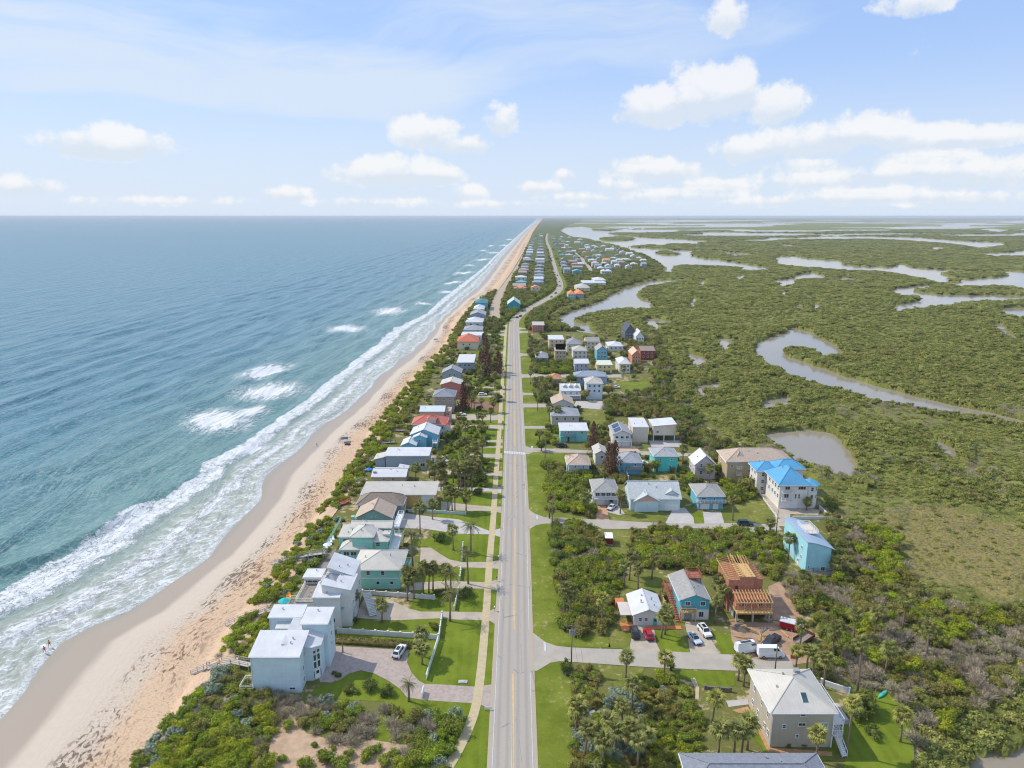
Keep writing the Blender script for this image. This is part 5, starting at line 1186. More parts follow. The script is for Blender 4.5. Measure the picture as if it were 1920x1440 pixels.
h.pvol((1378,863), (1400,863), 8.3, 6, paint((200, 180, 142)), ST, 'hip', over=.4, rise=2.6); h.pvol((1362,868), (1385,868), 7.8, 8, paint((192, 172, 136)), ST, 'hip', over=.5, rise=1.6); h.win('n', .5, 6.4, .9, .9)
X0, X1, Y0, Y1, _, _ = h.b
for z in (5.6, 3.0): h.balcony(X1, X1 + 1.8, Y0 - .8, Y0 + 1.2, z, WHITE, WHITE, posts=False)
h = House('sky blue two-storey house with grey hip roof and double garage', (1307,931), (1361,931), 4.9, 11.5, paint((104, 184, 208)), SG, 'hip', over=.7, rise=2.0, ridge='y')
h.win('n', .22, 3.9, 1.6, .8, 2, 1).win('n', .65, 3.6, .8, 1.2).garage('n', .28, 3.0, 2.1).garage('n', .72, 1.8, 2.1).win('l', .3, 3.6, 1, 1.2); X0, X1, Y0, Y1, _, _ = h.b; h.balcony(X0 - .6, X1 + .9, Y0 - .9, Y0 - .02, 2.6, GREY, WHITE, posts=False)
h = House('narrow pale pink chalet with steep white gable roof', (1302,872), (1344,873), 5.6, 9.5, paint((204, 190, 192)), RWH, 'gable_y', over=.4, rise=3.6)
h.rowwin('n', [.3, .68], [5.4, 2.6], 1.0, 1.4); X0, X1, Y0, Y1, _, _ = h.b; h.balcony(X0 + .8, X1 - .8, Y0 - 1.1, Y0 - .02, 3.9, GREY, GREY, posts=False); h.rowwin('l', [.3, .7], [3.0], 1, 1.2)
h = House('wide pale blue house with grey roof, pink gable porch and dormer', (1180,936), (1279,936), 4.3, 13.0, PALEBLUE, shingle((186, 190, 188)), 'gable_x', over=.5, rise=3.8)
h.win('n', .14, 1.9, 1.4, .7, 2, 1).win('n', .56, 1.9, 1.0, .7).garage('n', .83, 4.6, 2.2).door('n', .34, 1.2, 2.2)
h.pvol((1189,941), (1238,941), 3.8, 7.0, PALEBLUE, shingle((186, 190, 188)), 'gable_y', over=.5, rise=2.4); X0, X1, Y0, Y1, _, _ = h.b
b = MB(); b.add([(X0 + .3, Y0 - .05, 3.8), (X1 - .3, Y0 - .05, 3.8), ((X0 + X1) / 2, Y0 - .05, 5.7)], [(0, 1, 2)]); b.add([(X0 + .3, Y0 - .04, 3.8), (X1 - .3, Y0 - .04, 3.8), ((X0 + X1) / 2, Y0 - .04, 5.7)], [(2, 1, 0)]); b.build('gable_panel', PINK, h.o)
h.pvol((1247,927), (1273,927), 5.4, 5.0, PALEBLUE, shingle((186, 190, 188)), 'gable_y', over=.3, rise=1.3, z0=2.5); h.win('n', .5, 4.4, 2.0, 1.3, 3, 2)
h = House('stilted cottage with grey hip roof and screened upper porch', (1112,923), (1161,923), 4.9, 12.0, LGREY, SG, 'hip', over=.6, rise=2.0, ridge='y')
h.rowwin('n', [.14, .38, .62, .86], [3.8], 1.5, 1.5, 2, 1).garage('n', .26, 2.8).door('n', .75, 1.6, 2.1, GREY); X0, X1, Y0, Y1, _, _ = h.b; h.balcony(X0 - .3, X1 + .3, Y0 - 1.2, Y0 - .02, 2.7, WHITE, WHITE)
h.stairs((X0 - 1, Y0 + 5, 2.7), (X0 - 1, Y0 - 1, .2), 1.0, WHITE)
h = House('white-blue house with tan hip roof at the side street corner', (1064,872), (1108,872), 4.4, 11.0, paint((196, 208, 220)), ST, 'hip', over=.6, rise=2.2); h.rowwin('n', [.32, .72], [3.6], .8, .9).rowwin('l', [.2, .5, .8], [3.2], 1.2, 1.2); h.pvol((1061,866), (1077,866), 4.2, 6, PALEBLUE, ST, 'hip', over=.4, rise=1.0)
h = House('small narrow house with pale grey roof between brown pines', (1115,853), (1139,851), 4.6, 10.0, OFFW, RC, 'gable_y', over=.5, rise=1.4); h.win('n', .6, 3.4, 1.1, 1.0)
h = House('deep sky blue house with grey hip roof and rear balcony', (1160,868), (1206,868), 4.8, 11.0, paint((106, 176, 204)), shingle((156, 158, 162)), 'hip', over=.5, rise=2.3, ridge='y')
h.win('n', .72, 3.8, 1.0, 1.1).win('n', .3, 1.6, 1.0, 1.1); X0, X1, Y0, Y1, _, _ = h.b; h.balcony(X0 + 2.6, X1 + .6, Y0 - 1.3, Y0 - .02, 2.6, TAUPE, TAUPE)
h = House('turquoise tower-like house with small grey hip roof', (1226,857), (1273,855), 6.2, 10.5, AQUA, shingle((164, 164, 166)), 'hip', over=.5, rise=1.9, ridge='y'); h.rowwin('n', [.25, .75], [4.9], .9, .9).rowwin('l', [.3, .7], [4.6, 2.0], 1.1, 1.2); h.win('n', .7, 2.0, 1.0, 1.0)
h = House('turquoise house with a plain white shed roof and side balcony', (1049,808), (1104,808), 5.0, 10.5, paint((136, 206, 200)), RWH, 'shed_b', over=.5, rise=.6); h.rowwin('n', [.18, .30, .42], [4.1], .8, .9).win('n', .8, 4.1, 1.0, 1.1); X0, X1, Y0, Y1, _, _ = h.b; h.balcony(X0, X1 - 5, Y0 - 1.4, Y0 - .02, 2.7, TEAL, GREY).door('n', .3, .9, 2.0)
h = House('white house with blue solar panels on its gable roof', (1149,816), (1185,815), 5.4, 14.0, OFFW, RG, 'gable_y', over=.5, rise=1.9); h.rowwin('n', [.2, .5, .8], [4.2], 1.3, 1.2, 2, 1).garage('n', .28, 2.6).garage('n', .72, 2.6)
X0, X1, Y0, Y1, _, _ = h.b; h.balcony(X0 - .4, X1 + .4, Y0 - 1.3, Y0 - .02, 2.7, WHITE, WHITE)
slp = math.atan2(1.9, (X1 - X0) / 2 + .5)
for k, yy in enumerate((Y0 + 3.2, Y0 + 9.2)):
    for q in range(4):
        bb = MB(); bb.box((0, 0, 0), (3.0, 1.25, .08)); p_ = bb.build('solar_panel', mat('solar_cells', (.03, .05, .10), rough=.15, var=.2, spec=.7), h.o, ((X0 + (X0 + X1) / 2) / 2 + .1, yy - 2 + q * 1.32, 5.5 + .95 + .16)); p_.rotation_euler = (0, -slp, 0)
h = House('white modern double house with flat butterfly roofs on stilts', (1186,801), (1217,801), 7.0, 13.0, paint((222, 210, 192)), RWH, 'shed_b', over=.25, rise=.5); h.win('l', .5, 5, 1.2, 1.2)
h.pvol((1224,800), (1269,799), 6.8, 11.0, paint((222, 210, 192)), RWH, 'shed_r', over=.4, rise=.9, z0=2.6); X0, X1, Y0, Y1, _, _ = h.b; h.win('n', .2, 4.2, 1.2, 1.0)
b = MB(); [b.box((x, y, 1.3), (.35, .35, 2.6)) for x in (X0 + .3, (X0 + X1) / 2, X1 - .3) for y in (Y0 + .3, Y1 - .3)]; b.build('stilts', WHITE, h.o)
h.balcony(X0 - 3.4, X0, Y0 + 2, Y0 + 8, 5.6, TAUPE, GREY)
MID = [('white metal-roofed house with three arched dormers', (1051,733), (1090,733), 4.8, 17, paint((206, 216, 222)), RWH, 'gable_x', 2.0), ('pale blue three-storey house with ivory hip roof', (1099,720), (1131,719), 8.8, 13, paint((206, 218, 228)), RC, 'hip', 2.2),
 ('grey house with tan gable roof beside the wooden fence', (1035,759), (1076,758), 4.6, 14, LGREY, ST, 'gable_y', 2.6), ('taupe house with silver-grey hip roof', (1033,780), (1087,780), 5.0, 13, paint((190, 182, 170)), RG, 'hip', 2.6),
 ('tan stucco house with stepped square tower', (1040,658), (1063,658), 7.5, 12, paint((196, 176, 146)), RC, 'flat', 0), ('flat-roofed ivory house behind the stepped tan tower', (1029,637), (1058,637), 8.0, 20, paint((214, 196, 170)), RWH, 'flat', 0),
 ('pale house with slate hip roof on the inlet shore', (1062,646), (1092,646), 6.0, 18, CREAM, shingle((150, 150, 154)), 'hip', 3.0), ('cream house with dark hip roof on the inlet shore', (1098,640), (1126,642), 7.5, 18, CREAM, shingle((150, 146, 140)), 'gable_x', 2.0),
 ('white house with hipped off-white roof and paired windows', (1074,658), (1102,658), 5.6, 14, OFFW, RC, 'hip', 2.2), ('dark grey house with white gable roof beside the yellow one', (1077,682), (1105,682), 5.6, 13, BGREY, RWH, 'gable_x', 1.8),
 ('pale yellow house with greenish roof on white posts', (1119,685), (1149,684), 5.2, 12, paint((222, 210, 150)), metal((214, 216, 190)), 'shed_b', .6), ('blue-grey house with mauve gable roof', (1117,656), (1141,660), 6.4, 14, SKYB, shingle((170, 162, 158)), 'gable_y', 3.2),
 ('white house with tall white hip roofs', (1161,683), (1183,682), 6.0, 18, OFFW, RWH, 'hip', 2.0), ('orange and pink house with peach roof by the marsh', (1182,663), (1206,669), 6.4, 16, paint((214, 140, 106)), shingle((216, 184, 160)), 'gable_y', 3.0),
 ('red-walled house with grey-brown roof by the marsh', (1201,658), (1229,658), 6.2, 16, paint((150, 76, 66)), shingle((150, 134, 122)), 'gable_x', 2.0), ('white lodge with tall dark double gable above the mangroves', (1190,630), (1211,634), 6.0, 16, WHITE, RWH, 'gable_y', 4.4),
 ('dark slate lodge with steep roof above the mangroves', (1171,622), (1193,624), 7.5, 22, paint((92, 100, 112)), shingle((86, 92, 104)), 'gable_y', 6.0), ('low white house with curved roof half hidden by mangroves', (1140,649), (1170,650), 3.6, 18, OFFW, RWH, 'hip', 1.6),
 ('low bungalow with silver hip roof near the coast road', (1004,671), (1029,671), 3.4, 16, LGREY, RG, 'hip', 2.4), ('small red-fronted house with pale flat roof in the dark trees', (998,610), (1021,610), 6.0, 22, paint((186, 116, 106)), RC, 'gable_x', 1.5),
 ('house with long blue-grey roof by the grassy lane', (1077,706), (1140,707), 4.2, 12, BGREY, shingle((148, 158, 170)), 'hip', 2.4), ('low house with orange-brown roof behind the white dormer house', (1028,712), (1054,711), 3.8, 12, TAUPE, shingle((190, 138, 104)), 'hip', 2.0),
 ('mint walled house under an orange tile roof at the road bend', (1065,552), (1080,552), 7.0, 24, MINT, shingle((222, 140, 96)), 'hip', 3.0), ('blue walled house under an orange tile roof at the road bend', (1080,551), (1096,551), 6.5, 30, BGREY, shingle((222, 140, 96)), 'hip', 3.0),
 ('ivory roofed waterfront house beyond the orange roofs', (1081,540), (1107,540), 6.0, 40, CREAM, RC, 'hip', 3.0), ('long white waterfront house with flat roof on the inlet', (1094,531), (1136,530), 5.0, 40, WHITE, RWH, 'flat', 0), ('white pavilion with low roof on the inlet', (1115,526), (1136,525), 6.5, 40, WHITE, RWH, 'hip', 2),
 ('bright teal gabled house between the two far roads', (951,571), (976,571), 7.0, 30, paint((64, 160, 170)), metal((190, 206, 206)), 'gable_y', 5.0)]
for lb, A, B, H_, D_, wl, rf_, kd, rs in MID:
    h = House(lb, A, B, H_, D_, wl, rf_, kd, over=.4, rise=rs)
    zs = [H_ - 1.4] + ([H_ - 4.0] if H_ > 5 else [])
    h.rowwin('n', [.2, .5, .8], zs, 1.2, 1.3, 1, 2)
    if B[0] > 1000: h.rowwin('l', [.3, .7], zs[:1], 1.2, 1.3)
    if 'dormers' in lb:
        X0, X1, Y0, Y1, _, _ = h.b
        for u in (.2, .5, .8):
            b = MB(); x = X0 + u * (X1 - X0); b.prism([(x - .9, 3.5), (x + .9, 3.5), (x + .9, 7.0), (x - .9, 7.0)], 5.0, 6.6); b.add([(x - 1.1, 3.3, 6.6), (x + 1.1, 3.3, 6.6), (x, 3.3, 7.4), (x - 1.1, 7.4, 6.6), (x + 1.1, 7.4, 6.6), (x, 7.4, 7.4)], [(0, 1, 2), (0, 2, 5, 3), (1, 4, 5, 2)]); d_ = b.build('dormer', RWH, h.o)
            node_obj('window', window_mesh(1.0, 1.1, 1, 1, FRAME), d_, (x, 3.46, 5.9))
        h.balcony(X0, X1, Y0 - 2.0, Y0 - .02, 2.7, WHITE, WHITE)
    if 'tower' in lb: h.pvol((1042,648), (1060,648), 10.5, 6, paint((206, 176, 156)), RC, 'flat', over=.2)
    if '3-storey' in lb: h.garage('n', .5, 4.6)

# ---------------- rows of far houses
def farrow(pts, place, shift=0):
    tot = len(pts)
    for k, (zx, zy, zw, col) in enumerate(pts):
        px, py = 880 + zx / 5.333, 400 + zy / 5.333; w = zw / 5.333
        pal = {'w': (OFFW, RWH, 'white-roofed'), 'g': (BGREY, RG, 'grey-roofed'), 't': (TEAL, metal((120, 176, 180)), 'teal'), 'o': (CREAM, shingle((222, 150, 112)), 'orange-roofed'), 'b': (TAUPE, shingle((170, 156, 150)), 'tan-roofed'), 'm': (PALEBLUE, metal((196, 208, 214)), 'pale blue')}[col]
        rr = random.Random(zx * 7 + zy); w *= rr.uniform(.8, 1.12); px += rr.uniform(-1.6, 1.6); H_ = rr.choice([4.8, 6.2, 6.8, 8.2]); D_ = rr.uniform(12, 20)
        od = ['first', 'second', 'third', 'fourth', 'fifth', 'sixth', 'seventh', 'eighth', 'ninth', 'tenth', 'eleventh', 'twelfth', 'thirteenth', 'fourteenth', 'fifteenth', 'sixteenth', 'seventeenth', 'eighteenth'][k]
        h = House('%s house, %s from near end, %s' % (pal[2], od, place), (px - w / 2, py), (px + w / 2, py), H_, D_, pal[0], pal[1], rr.choice(['hip', 'hip', 'gable_y', 'gable_x']), over=.5, rise=2.6, group='far houses ' + place)
        if py > 470: h.rowwin('n', [.3, .7], [4.8], 2.0, 1.5)
ROWA = [(500,745,140,'o'),(500,725,130,'b'),(515,690,115,'t'),(520,640,115,'w'),(540,592,90,'b'),(545,565,88,'b'),(550,540,88,'g'),(560,512,84,'g'),(580,470,90,'g'),(580,450,84,'w'),(592,420,72,'g'),(604,392,66,'m'),(612,365,60,'m'),(616,340,56,'w'),(622,318,50,'g'),(632,292,44,'g'),(642,270,42,'g'),(655,250,38,'g')]
ROWB = [(668,745,90,'o'),(695,690,110,'g'),(703,655,110,'m'),(705,622,108,'g'),(705,590,104,'g'),(703,560,98,'g'),(708,525,94,'g'),(708,492,88,'g'),(712,462,82,'w'),(713,425,72,'g'),(715,395,68,'w'),(717,365,62,'g'),(718,335,58,'g'),(718,305,52,'w'),(718,280,46,'g'),(718,255,42,'g'),(716,228,38,'w'),(712,205,34,'w')]
ROWC = [(972,560,66,'g'),(962,525,64,'g'),(955,492,62,'g'),(942,460,56,'g'),(935,415,52,'t'),(905,382,44,'t'),(875,312,44,'g'),(862,285,60,'g'),(850,255,54,'g'),(845,232,46,'w')]
ROWD = [(1085,580,120,'t'),(1078,540,100,'b'),(1058,510,96,'b'),(1045,482,84,'b'),(1005,415,70,'w'),(990,385,62,'g'),(955,345,56,'w'),(930,310,60,'b'),(1080,290,60,'w'),(1005,240,46,'w')]
ROWE = [(1352,580,70,'w'),(1320,548,74,'w'),(1290,520,76,'g'),(1262,494,66,'w'),(1235,468,80,'w'),(1205,440,70,'g'),(1160,390,62,'o'),(1135,360,70,'b'),(1205,350,50,'w'),(1285,338,60,'w')]
ROWF = [(1405,525,76,'m'),(1490,520,70,'w'),(1650,505,76,'w'),(1570,462,100,'w'),(1370,465,72,'o'),(1490,420,76,'b'),(1300,420,72,'m'),(1545,385,80,'w'),(1400,360,90,'w'),(1735,470,60,'w')]
ROWG = [(1100,262,50,'w'),(1150,302,50,'g'),(1185,318,50,'m'),(1245,325,52,'w'),(1335,325,54,'w'),(1440,342,60,'w'),(1505,364,62,'b'),(1600,402,66,'w'),(1650,425,64,'w'),(1710,446,64,'w'),(1745,505,60,'g'),(1600,530,70,'w')]
ROWH = [(1405,580,72,'w'),(1395,550,70,'g'),(1448,482,76,'w'),(1440,448,66,'m'),(1345,500,66,'w'),(1255,422,62,'g'),(1335,388,56,'b'),(1245,372,54,'w'),(1185,342,50,'w'),(1310,455,60,'g'),(1500,465,70,'w'),(1540,490,72,'b')]
ROWI = [(1115,505,60,'w'),(1090,462,58,'b'),(1062,432,56,'g'),(1040,378,52,'w'),(1015,345,48,'b'),(975,318,46,'w'),(945,282,44,'g'),(912,258,42,'w'),(985,285,44,'m'),(930,235,36,'w')]
farrow(ROWG, 'along the lagoon shore'); farrow(ROWH, 'among the trees of the lagoon point'); farrow(ROWI, 'in the middle of the inland rows')
farrow(ROWA, 'along the old beach road'); farrow(ROWB, 'facing the far coast road'); farrow(ROWC, 'just east of the far coast road'); farrow(ROWD, 'west of the sandy inland lane'); farrow(ROWE, 'east of the sandy inland lane'); farrow(ROWF, 'on the lagoon point')
sl = smooth_path([U(880 + x / 5.333, 400 + y / 5.333)[:2] for x, y in [(1225,590),(1190,540),(1150,490),(1110,440),(1070,405),(1040,370)]], 5)
ribbon('street', sl, -5, 5, 0.06, STREETM); block_ribbon(sl, -6, 6)
# ================================================================== VEGETATION
def blocked(x, y, extra=0):
    r = np.zeros(np.shape(x), bool)
    for p in BLOCK: r |= pip(x, y, p)
    return r
def leafm(name, rgb, var=0.35, rnd=0.35, back=0.45):
    return mat('leaf_' + name, lin(rgb), rough=0.75, var=var, scale=0.9, rnd=rnd, spec=0.15, back=back)
LM = dict(seagrape=leafm('seagrape', (141, 151, 61)), bright=leafm('bright', (157, 166, 52)), myrtle=leafm('myrtle', (150, 146, 78)), silver=leafm('silver', (152, 164, 140), rnd=.2),
          palmetto=leafm('palmetto', (166, 158, 84)), dead=leafm('dead', (178, 164, 140), rnd=.2, back=.1), mang=leafm('mang', (152, 154, 80)), mang2=leafm('mang2', (168, 166, 94)), dark=leafm('dark', (112, 123, 59)),
          palm=leafm('palm', (146, 146, 84), rnd=.3), palmy=leafm('palmy', (160, 158, 84), rnd=.2), date=leafm('date', (137, 137, 88), rnd=.2), brownleaf=leafm('brownleaf', (138, 104, 66), rnd=.2), pinebrown=leafm('pinebrown', (116, 84, 66), rnd=.15, back=.1), hedge=leafm('hedge', (136, 128, 76), rnd=.1))
BARK = mat('bark', lin((136, 120, 102)), rough=0.95, var=0.25, scale=4)
DARKBARK = mat('dark_bark', lin((92, 78, 66)), rough=0.95, var=0.25, scale=4)
def quads(c, n, size, rng, aspect=1.0):
    """leaf cards: centres, normals, sizes -> verts, faces"""
    N = len(c); n = n / (np.linalg.norm(n, axis=1, keepdims=True) + 1e-9)
    t = rng.normal(size=(N, 3)); t -= n * (t * n).sum(1, keepdims=True); t /= np.linalg.norm(t, axis=1, keepdims=True) + 1e-9
    b = np.cross(n, t); s = np.asarray(size).reshape(-1, 1) / 2
    v = np.stack([c - t * s * aspect, c - b * s * .7 + t * s * .1, c + t * s * aspect, c + b * s * .7 - t * s * .1], 1).reshape(-1, 3)
    return v, np.arange(N * 4).reshape(N, 4)
def leafy(seed, lobes, n, leaf, up=0.35, ecc=(1, 1, .8), core=True, aspect=1.0, name='bush', m=None):
    """bush of leaf cards over several lobes; about unit radius, standing on z=0"""
    rng = np.random.default_rng(seed); C_, N_ = [], []; cores = []
    for k in range(lobes):
        if k == 0: lc, lr = np.array([0, 0, .52]), .62
        else:
            a = rng.uniform(0, 6.28); rr = rng.uniform(.35, .68); lc = np.array([rr * math.cos(a), rr * math.sin(a), rng.uniform(.25, .75)]); lr = rng.uniform(.28, .46)
        d = rng.normal(size=(n // lobes, 3)); d /= np.linalg.norm(d, axis=1, keepdims=True); d[:, 2] = np.where(d[:, 2] < -.45, -d[:, 2], d[:, 2])
        r = lr * (1 + .19 * rng.normal(size=(len(d), 1)))
        p = lc + d * r * np.array(ecc)
        C_.append(p); N_.append(d + rng.normal(size=d.shape) * .55 + np.array([0, 0, up])); cores.append((lc, lr))
    c, nn = np.concatenate(C_), np.concatenate(N_); keep = c[:, 2] > 0.02; c, nn = c[keep], nn[keep]
    v, f = quads(c, nn, leaf * rng.uniform(.6, 1.4, len(c)), rng, aspect)
    if core:
        mb = MB()
        for lc, lr in cores: mb.ball(tuple(lc), (lr * .70 * ecc[0], lr * .70 * ecc[1], lr * .70 * ecc[2]), 7, 4)
        f2 = np.array([q if len(set(q)) == 4 else q for q in mb.f]) + len(v); v = np.concatenate([v, np.array(mb.v)]); f = np.concatenate([f, f2])
    return npmesh(name, v, f, [m] if m else [])
def twiggy(seed, n, m):
    rng = np.random.default_rng(seed); vs, fs = [], []
    for k in range(n):
        a = rng.uniform(0, 6.28); el = rng.uniform(.25, 1.5); L_ = rng.uniform(.5, 1.05); r0 = rng.uniform(0, .35)
        p = np.array([r0 * math.cos(a), r0 * math.sin(a), 0]); d = np.array([math.cos(a) * math.cos(el), math.sin(a) * math.cos(el), math.sin(el)])
        p1 = p + d * L_ * .55; d2 = d + rng.normal(size=3) * .4; d2 /= np.linalg.norm(d2); p2 = p1 + d2 * L_ * .45; d3 = d + rng.normal(size=3) * .6; d3 /= np.linalg.norm(d3); p3 = p1 + d3 * L_ * .4
        w = .022
        s = np.cross(d, rng.normal(size=3)); s /= np.linalg.norm(s); s *= w
        b = len(vs); vs += [p - s, p + s, p1 + s * .7, p1 - s * .7]; fs.append((b, b + 1, b + 2, b + 3))
        for q in (p2, p3): b = len(vs); vs += [p1 - s * .7, p1 + s * .7, q + s * .5, q - s * .5]; fs.append((b, b + 1, b + 2, b + 3))
    # a haze of fine dry twigs
    d = rng.normal(size=(n * 2, 3)); d /= np.linalg.norm(d, axis=1, keepdims=True); d[:, 2] = np.abs(d[:, 2]); c = d * rng.uniform(.35, 1.0, (len(d), 1)) * np.array([.95, .95, .9])
    v2, f2 = quads(c, rng.normal(size=c.shape), np.full(len(c), .17), rng, 1.0); v2 = v2.reshape(-1, 4, 3); cen = v2.mean(1, keepdims=True); ax = (v2[:, 2] - v2[:, 0])[:, None]; 
    v2 = cen + (v2 - cen) * 1.0; lat = (v2[:, 1] - v2[:, 3]) * .42; v2[:, 1] -= lat; v2[:, 3] += lat
    return npmesh('dead_bush', np.concatenate([np.array(vs), v2.reshape(-1, 3)]), np.concatenate([np.array(fs), f2 + len(vs)]), [m])
def spiky(seed, heads, m):
    """saw palmetto: tufts of stiff fan leaves"""
    rng = np.random.default_rng(seed); vs, fs = [], []
    for h in range(heads):
        a0 = rng.uniform(0, 6.28); r0 = rng.uniform(0, .62) if h else 0; base = np.array([r0 * math.cos(a0), r0 * math.sin(a0), .1])
        for k in range(9):
            a = rng.uniform(0, 6.28); el = rng.uniform(.35, 1.35); d = np.array([math.cos(a) * math.cos(el), math.sin(a) * math.cos(el), math.sin(el)]); hub = base + d * rng.uniform(.28, .5)
            side = np.cross(d, [0, 0, 1.0]); side /= np.linalg.norm(side) + 1e-6; up = np.cross(side, d)
            for j in range(6):
                t = -1.25 + 2.5 * j / 5; dd = d * math.cos(t) + side * math.sin(t) + up * .15; tip = hub + dd * .36 - np.array([0, 0, .05]); w = np.cross(dd, up) * .045
                b = len(vs); vs += [hub, hub + dd * .18 + w, tip, hub + dd * .18 - w]; fs.append((b, b + 1, b + 2, b + 3))
    return npmesh('saw_palmetto', np.array(vs), np.array(fs), [m])
SHRUB = {
 'sea_grape_shrub': [leafy(100 + k, 7, 760, .17, name='sea_grape_shrub', m=LM['seagrape']) for k in range(4)],
 'bright_shrub': [leafy(140 + k, 8, 760, .15, name='bright_shrub', m=LM['bright'], ecc=(1, 1, .7)) for k in range(3)],
 'wax_myrtle_shrub': [leafy(180 + k, 9, 800, .13, name='wax_myrtle_shrub', m=LM['myrtle'], ecc=(.95, .95, 1)) for k in range(4)],
 'silver_shrub': [leafy(220 + k, 6, 560, .20, name='silver_shrub', m=LM['silver'], up=.7) for k in range(3)],
 'palmetto_shrub': [spiky(260 + k, 8, LM['palmetto']) for k in range(3)],
 'dead_shrub': [twiggy(300 + k, 150, LM['dead']) for k in range(3)],
 'dark_shrub': [leafy(340 + k, 8, 760, .15, name='dark_shrub', m=LM['dark']) for k in range(3)]}
LOOK = {'sea_grape_shrub': 'green sea grape', 'bright_shrub': 'yellow-green bush', 'wax_myrtle_shrub': 'olive wax myrtle', 'silver_shrub': 'silvery bush',
        'palmetto_shrub': 'spiky saw palmetto', 'dead_shrub': 'bare grey bush', 'dark_shrub': 'dark green bush'}
SHR = []                                                    # (x, y, z, kind, radius, thicket)
def ground_z(x, y):
    a = 1 + (x - f_toe(y)) / (f_dune(y) - f_toe(y))
    return np.where(x < f_dune(y), beach_z(np.clip(a, -.4, 2)), 0.0)
def thicket(poly, sp, kinds, rad, where, cut=(), keep=1.0, world=False, seed=0):
    P_ = poly if world else UA(poly); rng = np.random.default_rng(len(SHR) + seed + 3)
    x0, y0 = P_.min(0); x1, y1 = P_.max(0)
    gx, gy = np.meshgrid(np.arange(x0, x1, sp), np.arange(y0, y1, sp)); x = gx.ravel() + rng.uniform(-.45, .45, gx.size) * sp; y = gy.ravel() + rng.uniform(-.45, .45, gx.size) * sp
    ok = pip(x, y, P_) & (rng.random(x.size) < keep) & ~blocked(x, y)
    for c in cut: ok &= ~pip(x, y, UA(c))
    x, y = x[ok], y[ok]; z = ground_z(x, y); ks = list(kinds); pr = np.array([kinds[k] for k in ks], float); pr /= pr.sum()
    # neighbours tend to be of one kind
    zone = fbm(x / 7, y / 7, seed + 5); cum = np.cumsum(pr); zz = zone + rng.normal(size=x.size) * .07; rank = np.argsort(np.argsort(zz)) / max(1, x.size); pick = np.searchsorted(cum, np.clip(rank, 0, .999))
    for a, b, c, k in zip(x, y, z, pick): SHR.append((a, b, c, ks[min(k, len(ks) - 1)], rng.uniform(*rad), where))
HOLLOW = [(500,1450),(505,1400),(517,1352),(545,1342),(572,1378),(650,1398),(705,1390),(700,1360),(725,1362),(735,1395),(765,1400),(740,1450)]
GREYP = [(486,1296),(530,1300),(565,1318),(640,1326),(600,1345),(520,1350),(470,1330)]
BRIGHTP = [(325,1392),(400,1388),(470,1392),(488,1420),(485,1450),(290,1450),(300,1415)]
SHADE_LAWN = [(575,1300),(606,1280),(677,1256),(765,1310),(740,1318),(640,1314)]
thicket([(245,1450),(300,1370),(360,1300),(420,1252),(468,1270),(500,1300),(560,1318),(660,1324),(765,1332),(800,1330),(872,1338),(880,1368),(850,1404),(828,1450)], 2.1, dict(dead_shrub=.16, wax_myrtle_shrub=.22, sea_grape_shrub=.30, silver_shrub=.16, bright_shrub=.16), (1.3, 2.1), 'on the dune below the pale blue-white house', [HOLLOW, SHADE_LAWN, GREYP, BRIGHTP])
thicket(GREYP, 2.0, dict(dead_shrub=.85, wax_myrtle_shrub=.15), (1.2, 1.9), 'under the wall of the pale blue-white house')
thicket(BRIGHTP, 1.7, dict(bright_shrub=.9, sea_grape_shrub=.1), (1.2, 1.8), 'in the bright mound at the bottom picture edge')
for (px, py, r) in [(612,1428,2.3),(690,1420,1.9),(640,1436,2.0),(720,1432,1.6),(575,1438,1.8),(540,1365,1.5),(655,1418,1.1),(708,1408,1.2),(530,1425,1.2),(590,1400,.9),(625,1405,.8),(740,1418,1.3)]: p = U(px, py); SHR.append((p.x, p.y, 0, 'sea_grape_shrub', r, 'in the sandy hollow at the bottom of the picture'))
thicket([(405,1235),(440,1165),(470,1150),(520,1155),(500,1190),(468,1238)], 2.0, dict(bright_shrub=.6, dead_shrub=.15, sea_grape_shrub=.25), (1.0, 1.6), 'on the dune seaward of the pale blue-white house')
thicket([(452,1140),(530,1040),(575,985),(650,965),(610,1040),(560,1100),(535,1130)], 2.2, dict(bright_shrub=.5, silver_shrub=.15, sea_grape_shrub=.35), (1.1, 1.8), 'on the dune seaward of the mint houses', keep=.82)
thicket([(590,965),(640,900),(690,820),(740,790),(720,850),(690,890),(660,945)], 2.6, dict(bright_shrub=.45, sea_grape_shrub=.35, wax_myrtle_shrub=.2), (1.3, 2.2), 'on the dune seaward of the yellow block', keep=.82)
thicket([(695,815),(740,750),(790,695),(812,700),(790,740),(770,780),(745,810)], 3.2, dict(bright_shrub=.4, sea_grape_shrub=.3, wax_myrtle_shrub=.3), (1.6, 2.6), 'on the dune seaward of the coral roof', keep=.82)
thicket([(795,692),(835,645),(862,604),(880,600),(862,640),(840,680),(815,705)], 5, dict(bright_shrub=.3, sea_grape_shrub=.3, wax_myrtle_shrub=.4), (2, 3.2), 'on the far dune by the terracotta roof')
T3 = [(1034,985),(1074,974),(1105,985),(1128,1006),(1136,1031),(1157,1043),(1167,1064),(1161,1095),(1150,1118),(1145,1168),(1138,1190),(1105,1194),(1059,1184),(1040,1160),(1036,1116),(1032,1064),(1032,1022)]
thicket(T3, 2.5, dict(wax_myrtle_shrub=.26, sea_grape_shrub=.34, dark_shrub=.18, bright_shrub=.12, dead_shrub=.10), (1.6, 2.5), 'in the thicket between road and white cottage')
T4 = [(1007,875),(1020,864),(1055,874),(1087,888),(1097,902),(1104,925),(1110,950),(1118,970),(1080,966),(1024,954),(1015,930),(1007,905)]
